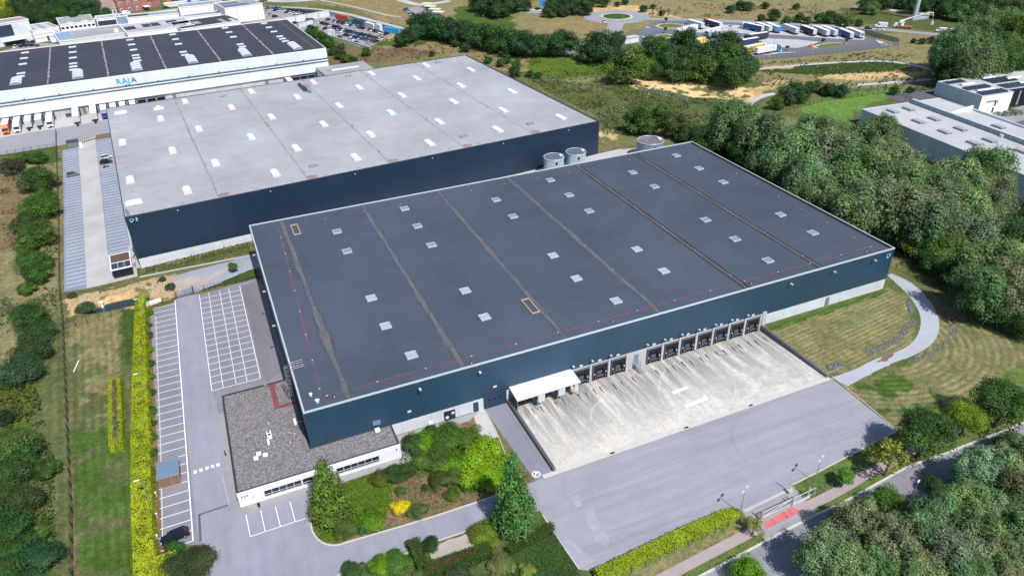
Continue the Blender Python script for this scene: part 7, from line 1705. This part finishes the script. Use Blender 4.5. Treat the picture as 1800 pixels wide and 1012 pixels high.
for k in (.2, .62): MB().box(L*k, L*k+3.4, 0.2, 21.5, 7.25, 7.32).build('rooflight', M['trim'], r)
MB().box(L*.45, L*.53, -.1, .05, .3, 3.2).build('door', M['doornavy'], o); b = MB()
for z in (2.2, 4.6): b.box(0, L, -.12, .02, z, z+.2)
b.tube([(L*.75, -.1, .3), (L, -.1, 3.5)], .12, 5); b.tube([(L, -.1, .3), (L*.75, -.1, 3.5)], .12, 5); b.tube([(L*.75, -.1, 3.5), (L, -.1, 6.5)], .12, 5); b.tube([(L, -.1, 3.5), (L*.75, -.1, 6.5)], .12, 5); b.build('bracing', M['doorgrey'], o)
o, r, L = block((110, 60), (171, 52.5), 26, 5.5, 'white', 'white hall with green rooflights, top left', 'greyroof')
for k in (.2, .62): 
    b = barrel(4, 22, .7); b.v = [(q[0]+L*k+2, q[1]+13, q[2]+5.7) for q in b.v]; b.build('rooflight', [M['greenrooflight'], M['trim']], r)
b = MB()
for k in range(8): b.box(L*k/8+.4, L*(k+1)/8-.4, -.08, .05, 2.8, 4.0)
b.build('window', M['winglass'], o)
o, r, L = block((108, 86), (232, 69), 30, 4, 'facade', 'low parking deck with pale roof rows, behind the charcoal roof', 'whiteroof'); b = MB()
for k in range(26): b.box(L*.25+L*.72*k/26, L*.25+L*.72*k/26+L*.018, 9, 16, 4.26, 4.34); b.box(L*.25+L*.72*k/26, L*.25+L*.72*k/26+L*.018, 19, 26, 4.26, 4.34)
b.build('roof_panel', M['greyroof'], r); MB().box(.5, L*.22, 9, 28, 4.25, 4.33).build('blue_roof_area', M['bluewall'], r); MB().box(L*.8, L*.86, 6, 9, 4.2, 5.8).build('roof_plant', M['white'], r)
o, r, L = block((173, 48.5), (208, 44.5), 12, 5, 'white', 'small white block with a glazed front behind the deck', 'whiteroof2'); MB().box(.5, L-.5, -.1, .05, .8, 3.8).build('window', M['blueglass'], o)
o, r, L = block((208, 44.5), (226, 42), 10, 5, 'bluewall', 'blue grey low block between the white ones', 'greyroof'); MB().box(L*.3, L*.35, 0, .3, 5, 7).build('pipe', M['white'], o)
o, r, L = block((228, 75), (345, 59), 32, 5, 'white', 'low white building with dark square roof panels', 'whiteroof2')
for k0, k1, y0 in ((.03, .19, 5), (.30, .42, 7), (.435, .56, 7), (.68, .84, 8)): MB().box(L*k0, L*k1, y0+6, y0+17, 5.25, 5.4).build('roof_panel', M['charroof'], r)
for k0, k1, y0 in ((.2, .29, 6), (.44, .60, -0.0), (.7, .86, 0.5)): MB().box(L*k0, L*k1, y0, y0+5, 5.25, 5.6).build('roof_plant', M['greybox'], r)
o, r, L = block((226, 43), (336, 33), 12, 4, 'white', 'low flat building with dark roof fields along the lane', 'greyroof'); MB().box(.5, L*.33, 1, 8, 4.25, 4.35).build('roof_panel', M['charroof'], r); MB().box(L*.36, L*.62, 1, 7, 4.25, 4.4).build('roof_panel', M['smokepanel'], r); MB().box(L*.66, L*.98, 3, 9, 4.25, 4.4).build('roof_panel', M['greenrooflight'], r)
o, r, L = block((322, 67), (425, 51), 26, 5, 'offwhite', 'low block with dark roof just behind the charcoal roof', 'charroof')
for x0, x1, y0, y1, mm in ((.03, .42, 9, 17, 'greyroof'), (.72, .80, 2, 14, 'domegrey'), (.88, .95, 2, 10, 'trim')): MB().box(L*x0, L*x1, y0, y1, 5.25, 5.5).build('roof_panel', M[mm], r)
MB().box(L*.18, L*.26, 10, 12.5, 5.5, 6.1).build('rooflight', M['dome'], r)
o, r, L = block((320, 37), (397, 29), 15, 8.5, 'white', 'white hall with rows of solar panels on its long roof', 'greyroof')
sp = MB(); sp.box(6, L-1, 3, 13.5, 8.3, 8.45); sp.build('solar_panel', M['solar'], r)
o, r, L = block((328, 45), (399, 36.5), 9, 5, 'white', 'lower white wing with solar panels in front of the long hall', 'greyroof'); MB().box(6, L-.8, 1, 7, 5.2, 5.4).build('solar_panel', M['solar'], r); b = MB()
for k in range(8): b.box(L*.15+k*2.2, L*.15+k*2.2+1.2, -.08, .05, .6, 1.8)
b.build('window', M['winglass'], o)
o, r, L = block((400, 42), (466, 33), 26, 9.5, 'white', 'tall white hall with solar panels beside the staff car park', 'greyroof')
MB().box(1.5, L*.7, 3, 12, 9.7, 9.85).box(L*.1, L*.55, 15, 22, 9.7, 9.85).build('solar_panel', M['solar'], r); MB().box(L*.3, L*.31, -.06, .02, 0, 9).build('joint', M['steel'], o)
for i, (a, b_, h, c) in enumerate((((292, 8), (303, 7), 5.2, 'orangebox'), ((304, 7), (314, 6), 5.2, 'navybox'), ((315, 6.5), (336, 5), 5.2, 'bluebox'), ((337, 5), (352, 4), 4, 'whitebox'))): cont(a, b_, c, f'{("orange", "navy", "blue", "white")[i]} container stack at the top edge behind the solar roofs', h, 6)
cont((320, 10), (362, 5.5), 'bluebox', 'low blue tarpaulin covered row at the top edge', 1.8, 2)
o, r, L = block((290, 14), (330, 9), 3, 2.5, 'whitebox', 'long low white shed at the top edge', 'whiteroof2')
# red brick houses
def house(a, b, d, h, rh, wm, rm, lb, wins=(), door=None):
    A, B = G(*a), G(*b); v = B-A; L = float(np.linalg.norm(v[:2])); o = empty('brick_house', (A[0], A[1], 0), math.atan2(v[1], v[0]), lb, 'house')
    m = MB(); m.box(0, L, 0, d, -.5, h); m.add([(0, 0, h), (0, d, h), (0, d/2, h+rh), (L, 0, h), (L, d, h), (L, d/2, h+rh)], [(0, 2, 1), (3, 4, 5)]); m.build('wall', M[wm], o)
    m = MB(); e = .35
    m.add([(-e, -e, h-.15), (L+e, -e, h-.15), (L+e, d/2, h+rh+.1), (-e, d/2, h+rh+.1), (-e, d+e, h-.15), (L+e, d+e, h-.15)], [(0, 1, 2, 3), (3, 2, 5, 4)]); r = m.build('roof', M[rm], o); MB().box(L*.7, L*.7+.8, d/2-.4, d/2+.4, h+rh-.5, h+rh+1.2).build('chimney', M['brick'], r)
    for x, z in wins:
        w = MB().box(L*x-.85, L*x+.85, -.14, .05, z-.2, z+2.2).build('window', M['offwhite'], o); MB().box(L*x-.55, L*x+.55, -.2, -.14, z, z+1.9).build('pane', M['winglass'], w)
    return o, L
house((172, 29), (207, 25), 14, 4, 5.5, 'oldconc', 'browntile', 'low house with a large brown tiled roof beside the dark trees', ((.7, 1), (.88, 1)))
o, L = house((209, 24.5), (262, 17), 9, 9, 3.5, 'brick', 'redtile', 'two storey red brick house with red roof and pale window surrounds', tuple((x, z) for x in (.12, .38, .64) for z in (1.0, 5.4)))
house((245, 16), (283, 12), 9, 5.5, 4, 'brick', 'redtile', 'lower red brick house with a red roof at the top edge', ((.5, 1.2),))
MB().box(L*.8, L, -6, -.2, 2.8, 3.1).build('awning', M['white'], o)
P = G(223, 25.5); van(np.array([P[0], P[1], 0]), .15, 'white van parked in front of the red brick house')
P = G(293, 15); farcar(0, 0, .2, 'black', 'x', None, 1, P)['label'] = 'black car parked right of the red brick houses'
truck(G(463, 3)[:2], math.radians(12), (.62, .50, .50), 'long white and red trailer truck at the top edge above the staff car park', (.35, .02, .05), z=0)
cont((430, 3), (441, 2.5), 'redbox', 'red container left of the long trailer at the top edge', 3)
road('old_lane', [(165, 33), (210, 29), (260, 24), (300, 18), (330, 16)], 7, m='slab')
shp('left_yard', [(-40, 100), (60, 76), (112, 78), (112, 90), (-40, 110)], .05, 'carparkfar')
for i, (px, py, c) in enumerate(((2, 82, 'dark blue'), (13, 80, 'black'), (21, 78, 'dark blue'), (40, 79, 'black'), (49, 76, 'grey'), (59, 75, 'black'), (69, 74, 'silver'), (28, 84, 'white'), (38, 83, 'dark blue'), (47, 82, 'black'), (57, 81, 'black'), (66, 82, 'grey'))):
    farcar(px, py, 1.2 if i < 7 else 1.3, c, 'the yard of the panelled hall', 'cars in the yard of the panelled hall', i)
van(np.array([*G(100, 75)[:2], 0]), .2, 'pale van parked by the white hall behind the charcoal roof')
# ---------------------------------------------------------------- distant trees
def trees(lst, where, group, key, name, noun='tree', cat='tree', hs=1.0):
    os_ = []
    for t in lst:
        px, py, r, c = t[:4]; r *= 1.15
        o = plant(px, py, r, key, c, name, hs=hs); s = sum(c); o['_desc'] = 'grey green' if c in (GREYG, SILV) else 'bright green' if s > .26 else 'olive green' if c == OLIVE else 'dark green' if s < .2 else 'mid green'; os_.append(o)
    finish(os_, where, group, noun, cat)
FD = (.04, .092, .03)
trees([(1207, 76, 26, FD), (1273, 83, 27, FD), (1150, 94, 28, DEEP), (1184, 112, 30, DEEP), (1234, 107, 30, FD), (1285, 107, 30, DEEP), (1241, 124, 24, OLIVE), (1281, 130, 28, DEEP), (1308, 128, 20, DEEP), (1210, 120, 24, DEEP), (1170, 100, 22, FD), (1300, 105, 20, FD), (1104, 118, 32, (.10, .175, .03)), (1056, 84, 30, FD), (1035, 92, 20, FD), (1075, 90, 24, FD), (1140, 122, 20, MID), (1262, 120, 26, DEEP), (1085, 70, 14, FD), (1190, 124, 22, DEEP), (1258, 126, 20, MID), (1165, 112, 18, DEEP), (1322, 116, 12, FD)], 'in the dark grove', 'trees of the dark grove', 'wild', 'grove_tree')
trees([(t[0], t[1], t[2]*1.3, t[3]) for t in [(735, 42, 13, FD), (750, 46, 17, FD), (768, 50, 15, DEEP), (785, 52, 17, FD), (803, 58, 16, DEEP), (820, 60, 16, FD), (838, 64, 16, DEEP), (855, 66, 17, FD), (872, 70, 17, DEEP), (890, 72, 17, FD), (906, 77, 17, DEEP), (922, 79, 17, FD), (938, 82, 14, DEEP), (952, 80, 15, FD), (968, 80, 14, DEEP), (990, 78, 18, FD), (893, 88, 10, DEEP), (870, 82, 10, DEEP)]], 'in the long hedgerow', 'bushes of the long hedgerow', 'wild', 'hedgerow_bush', 'bush', 'bush', 1.0)
trees([(705, 72, 12, FD), (720, 62, 14, FD), (644, 92, 8, DEEP), (801, 77, 7, DEEP), (818, 84, 9, FD), (904, 127, 10, FD), (857, 106, 7, DEEP), (880, 110, 8, OLIVE), (890, 104, 8, DEEP), (908, 112, 9, OLIVE), (932, 130, 6, DEEP), (946, 133, 6, DEEP), (1127, 214, 27, (.06, .115, .025)), (1184, 222, 22, (.075, .11, .02)), (1160, 205, 20, MID), (1205, 235, 18, DEEP), (759, 95, 5, DEEP), (886, 92, 6, DEEP)], 'on the bank', 'bushes on the bank', 'wild', 'bank_bush', 'bush', 'bush')
trees([(868, 8, 22, FD), (888, 6, 22, FD), (845, 4, 18, FD), (905, 8, 14, DEEP), (875, 20, 14, DEEP), (972, 10, 16, FD), (985, 5, 18, FD), (1001, 13, 15, FD), (1015, 8, 17, FD), (1028, 14, 14, DEEP), (968, 20, 12, DEEP), (990, 20, 11, FD), (925, 10, 10, FD), (1060, 4, 10, FD), (1040, 3, 10, FD)], 'along the top edge', 'trees along the top edge', 'wild', 'distant_tree')
trees([(1131, 16, 7, FD), (1085, 8, 5, FD), (1099, 4, 6, FD), (1163, 23, 6, FD), (1147, 12, 5, DEEP), (1284, 17, 8, FD), (1300, 10, 9, FD), (1314, 12, 9, FD), (1361, 27, 11, FD), (1405, 32, 9, DEEP), (1420, 36, 8, MID), (1442, 33, 10, DEEP), (1459, 31, 12, DEEP), (1475, 36, 9, DEEP), (1490, 40, 9, MID), (1338, 32, 7, DEEP), (1606, 72, 5, DEEP), (1621, 73, 6, DEEP), (1638, 71, 7, DEEP), (1532, 15, 13, GREYG), (1384, 36, 8, MID), (1510, 41, 7, DEEP), (1345, 10, 7, DEEP), (1400, 12, 6, DEEP)], 'round the truck stop', 'scattered bushes round the truck stop', 'wild', 'distant_bush', 'bush', 'bush', .9)
trees([(1381, 170, 16, (.05, .095, .04)), (1398, 160, 15, DEEP), (1422, 155, 12, DEEP), (1438, 152, 11, GREYG), (1456, 158, 12, FD), (1468, 160, 9, FD), (1479, 161, 12, FD), (1365, 182, 12, MID), (1408, 172, 12, DEEP), (1572, 160, 8, FD), (1600, 158, 6, FD)], 'by the meadow fence', 'small trees by the meadow fence', 'wild', 'small_tree')
trees([(1670, 96, 30, GREYG), (1690, 82, 33, GREYG), (1718, 96, 34, GREYG), (1735, 106, 30, GREYG), (1702, 114, 28, GREYG), (1668, 116, 26, FD), (1720, 64, 27, GREYG), (1762, 52, 30, GREYG), (1787, 62, 30, OLIVE), (1775, 92, 26, OLIVE), (1760, 108, 26, DEEP), (1795, 108, 24, DEEP), (1745, 78, 24, FD), (1790, 30, 24, (.06, .08, .02))], 'in the upper willow clump', 'trees of the upper willow clump', 'willow', 'distant_willow')
fw = []
for i in range(26):
    fw.append((1525+i*11.2+random.uniform(-3, 3), 3+random.uniform(-3, 3)+(i % 2)*4, 13+random.uniform(-2, 4), FD))
fw += [(1668, 18, 17, DEEP), (1690, 24, 16, GREYG), (1712, 21, 18, DEEP), (1735, 28, 17, GREYG), (1752, 14, 18, FD), (1775, 20, 16, FD), (1650, 22, 11, DEEP)]
trees(fw, 'in the dark wood', 'trees of the dark wood', 'wild', 'forest_tree')
trees([(10, 12, 15, (.36, .36, .02)), (14, 28, 12, (.14, .19, .02)), (34, 14, 18, FD), (55, 22, 17, FD), (72, 12, 19, FD), (80, 30, 15, FD), (100, 10, 18, FD), (98, 28, 14, DEEP), (120, 16, 18, FD), (143, 12, 18, DEEP), (160, 15, 16, FD), (130, 32, 12, FD), (45, 32, 12, FD), (186, 21, 8, (.06, .12, .025)), (150, 30, 12, FD)], 'at the top left', 'trees at the top left', 'bushy', 'park_tree')
trees([(547, 52, 10, DEEP), (556, 60, 11, MID), (568, 68, 11, DEEP), (578, 76, 11, MID), (588, 88, 12, DEEP), (598, 96, 11, DEEP), (609, 103, 10, MID), (620, 106, 8, DEEP), (600, 82, 7, OLIVE)], 'at the white warehouse end', 'bushes at the white warehouse end', 'wild', 'hedge_bush', 'bush', 'bush', .8)
for px, py, w in ((1171, 35, 'upper'), (1170, 52, 'lower')): o = plant(px, py, 3.2, 'young', FD, 'street_tree'); tag(o, f'small dark street tree on the {w} grass island of the truck stop', 'tree')
for px, py, w in ((1447, 72, 'left tip of the right island'), (1489, 71, 'right part of the right island'), (1384, 83, 'tip of the lower island')): o = plant(px, py, 3.6, 'young', FD, 'street_tree'); tag(o, f'small dark street tree at the {w}', 'tree')
tufts('solar_block_planting', T2((1745, 200), (1775, 190), (1798, 196), (1800, 203), (1760, 206)), 4, .5, 1.0, [(.05, .09, .02), (.09, .11, .02)], 'low clipped planting in front of the white block', 'ground cover')
tufts('verge_weeds', T2((1590, 158), (1640, 150), (1640, 158), (1600, 164)), 3, .6, 1.0, [(.045, .085, .02), (.07, .10, .03)], 'green verge in front of the solar roof block', 'undergrowth')
tufts('field_weeds', T2((1120, 5), (1560, 10), (1500, 42), (1400, 38), (1300, 33), (1140, 28)), .10, 1.5, 1.1, [(.17, .14, .07), (.08, .09, .035), (.06, .075, .03)], 'tall dry weeds on the field above the truck stop', 'undergrowth', thr=.45, s=12)
tufts('field_weeds', T2((1330, 112), (1560, 90), (1650, 108), (1590, 158), (1400, 165), (1330, 150)), .22, 1.1, .9, [(.16, .13, .06), (.07, .09, .03), (.055, .075, .025)], 'weeds on the dry bank below the truck stop', 'undergrowth', thr=.42, s=9)
tufts('field_weeds', T2((650, 62), (760, 62), (900, 95), (1000, 105), (1060, 106), (1080, 140), (960, 140), (870, 122), (700, 100), (620, 112)), .35, .9, .9, [(.15, .12, .06), (.055, .085, .02), (.065, .09, .025)], 'weeds on the bank behind the pale warehouse', 'undergrowth', thr=.4, s=8)
clean_tmp()
# ---------------------------------------------------------------- camera and daylight
cd = bpy.data.cameras.new('camera'); cam = bpy.data.objects.new('camera', cd); COL.objects.link(cam)
cd.sensor_width = 36; cd.lens = FOC/1800*36; cd.clip_start = .5; cd.clip_end = 20000
cam.matrix_world = Matrix(((AR[0], AU[0], -AF[0], CX), (AR[1], AU[1], -AF[1], CY), (AR[2], AU[2], -AF[2], CZ), (0, 0, 0, 1)))
SC.camera = cam
EL = math.radians(53); SX, SY = .17, -.985
w = bpy.data.worlds.new('World'); SC.world = w; w.use_nodes = True; t = w.node_tree
bg = t.nodes.get('Background') or t.nodes.new('ShaderNodeBackground')
sky = t.nodes.new('ShaderNodeTexSky'); sky.sky_type = 'NISHITA'; sky.sun_disc = False; sky.sun_elevation = EL; sky.sun_rotation = math.atan2(SX, SY); sky.altitude = 100; sky.air_density = 1.0; sky.dust_density = .6; sky.ozone_density = 1.5
t.links.new(sky.outputs[0], bg.inputs[0]); bg.inputs[1].default_value = .115
ld_ = bpy.data.lights.new('sun', 'SUN'); ld_.energy = 4.6; ld_.angle = math.radians(.53); ld_.color = (1.0, .982, .955)
so = bpy.data.objects.new('sun', ld_); COL.objects.link(so)
d = Vector((SX*math.cos(EL), SY*math.cos(EL), math.sin(EL))); so.rotation_euler = d.to_track_quat('Z', 'Y').to_euler(); so.location = (60, -120, 160)
SC.view_settings.view_transform = 'Standard'; SC.view_settings.look = 'None'; SC.view_settings.exposure = .2; SC.view_settings.gamma = 1
SC.cycles.max_bounces = 6; SC.cycles.diffuse_bounces = 3; SC.cycles.glossy_bounces = 2; SC.cycles.transmission_bounces = 2; SC.cycles.transparent_max_bounces = 4
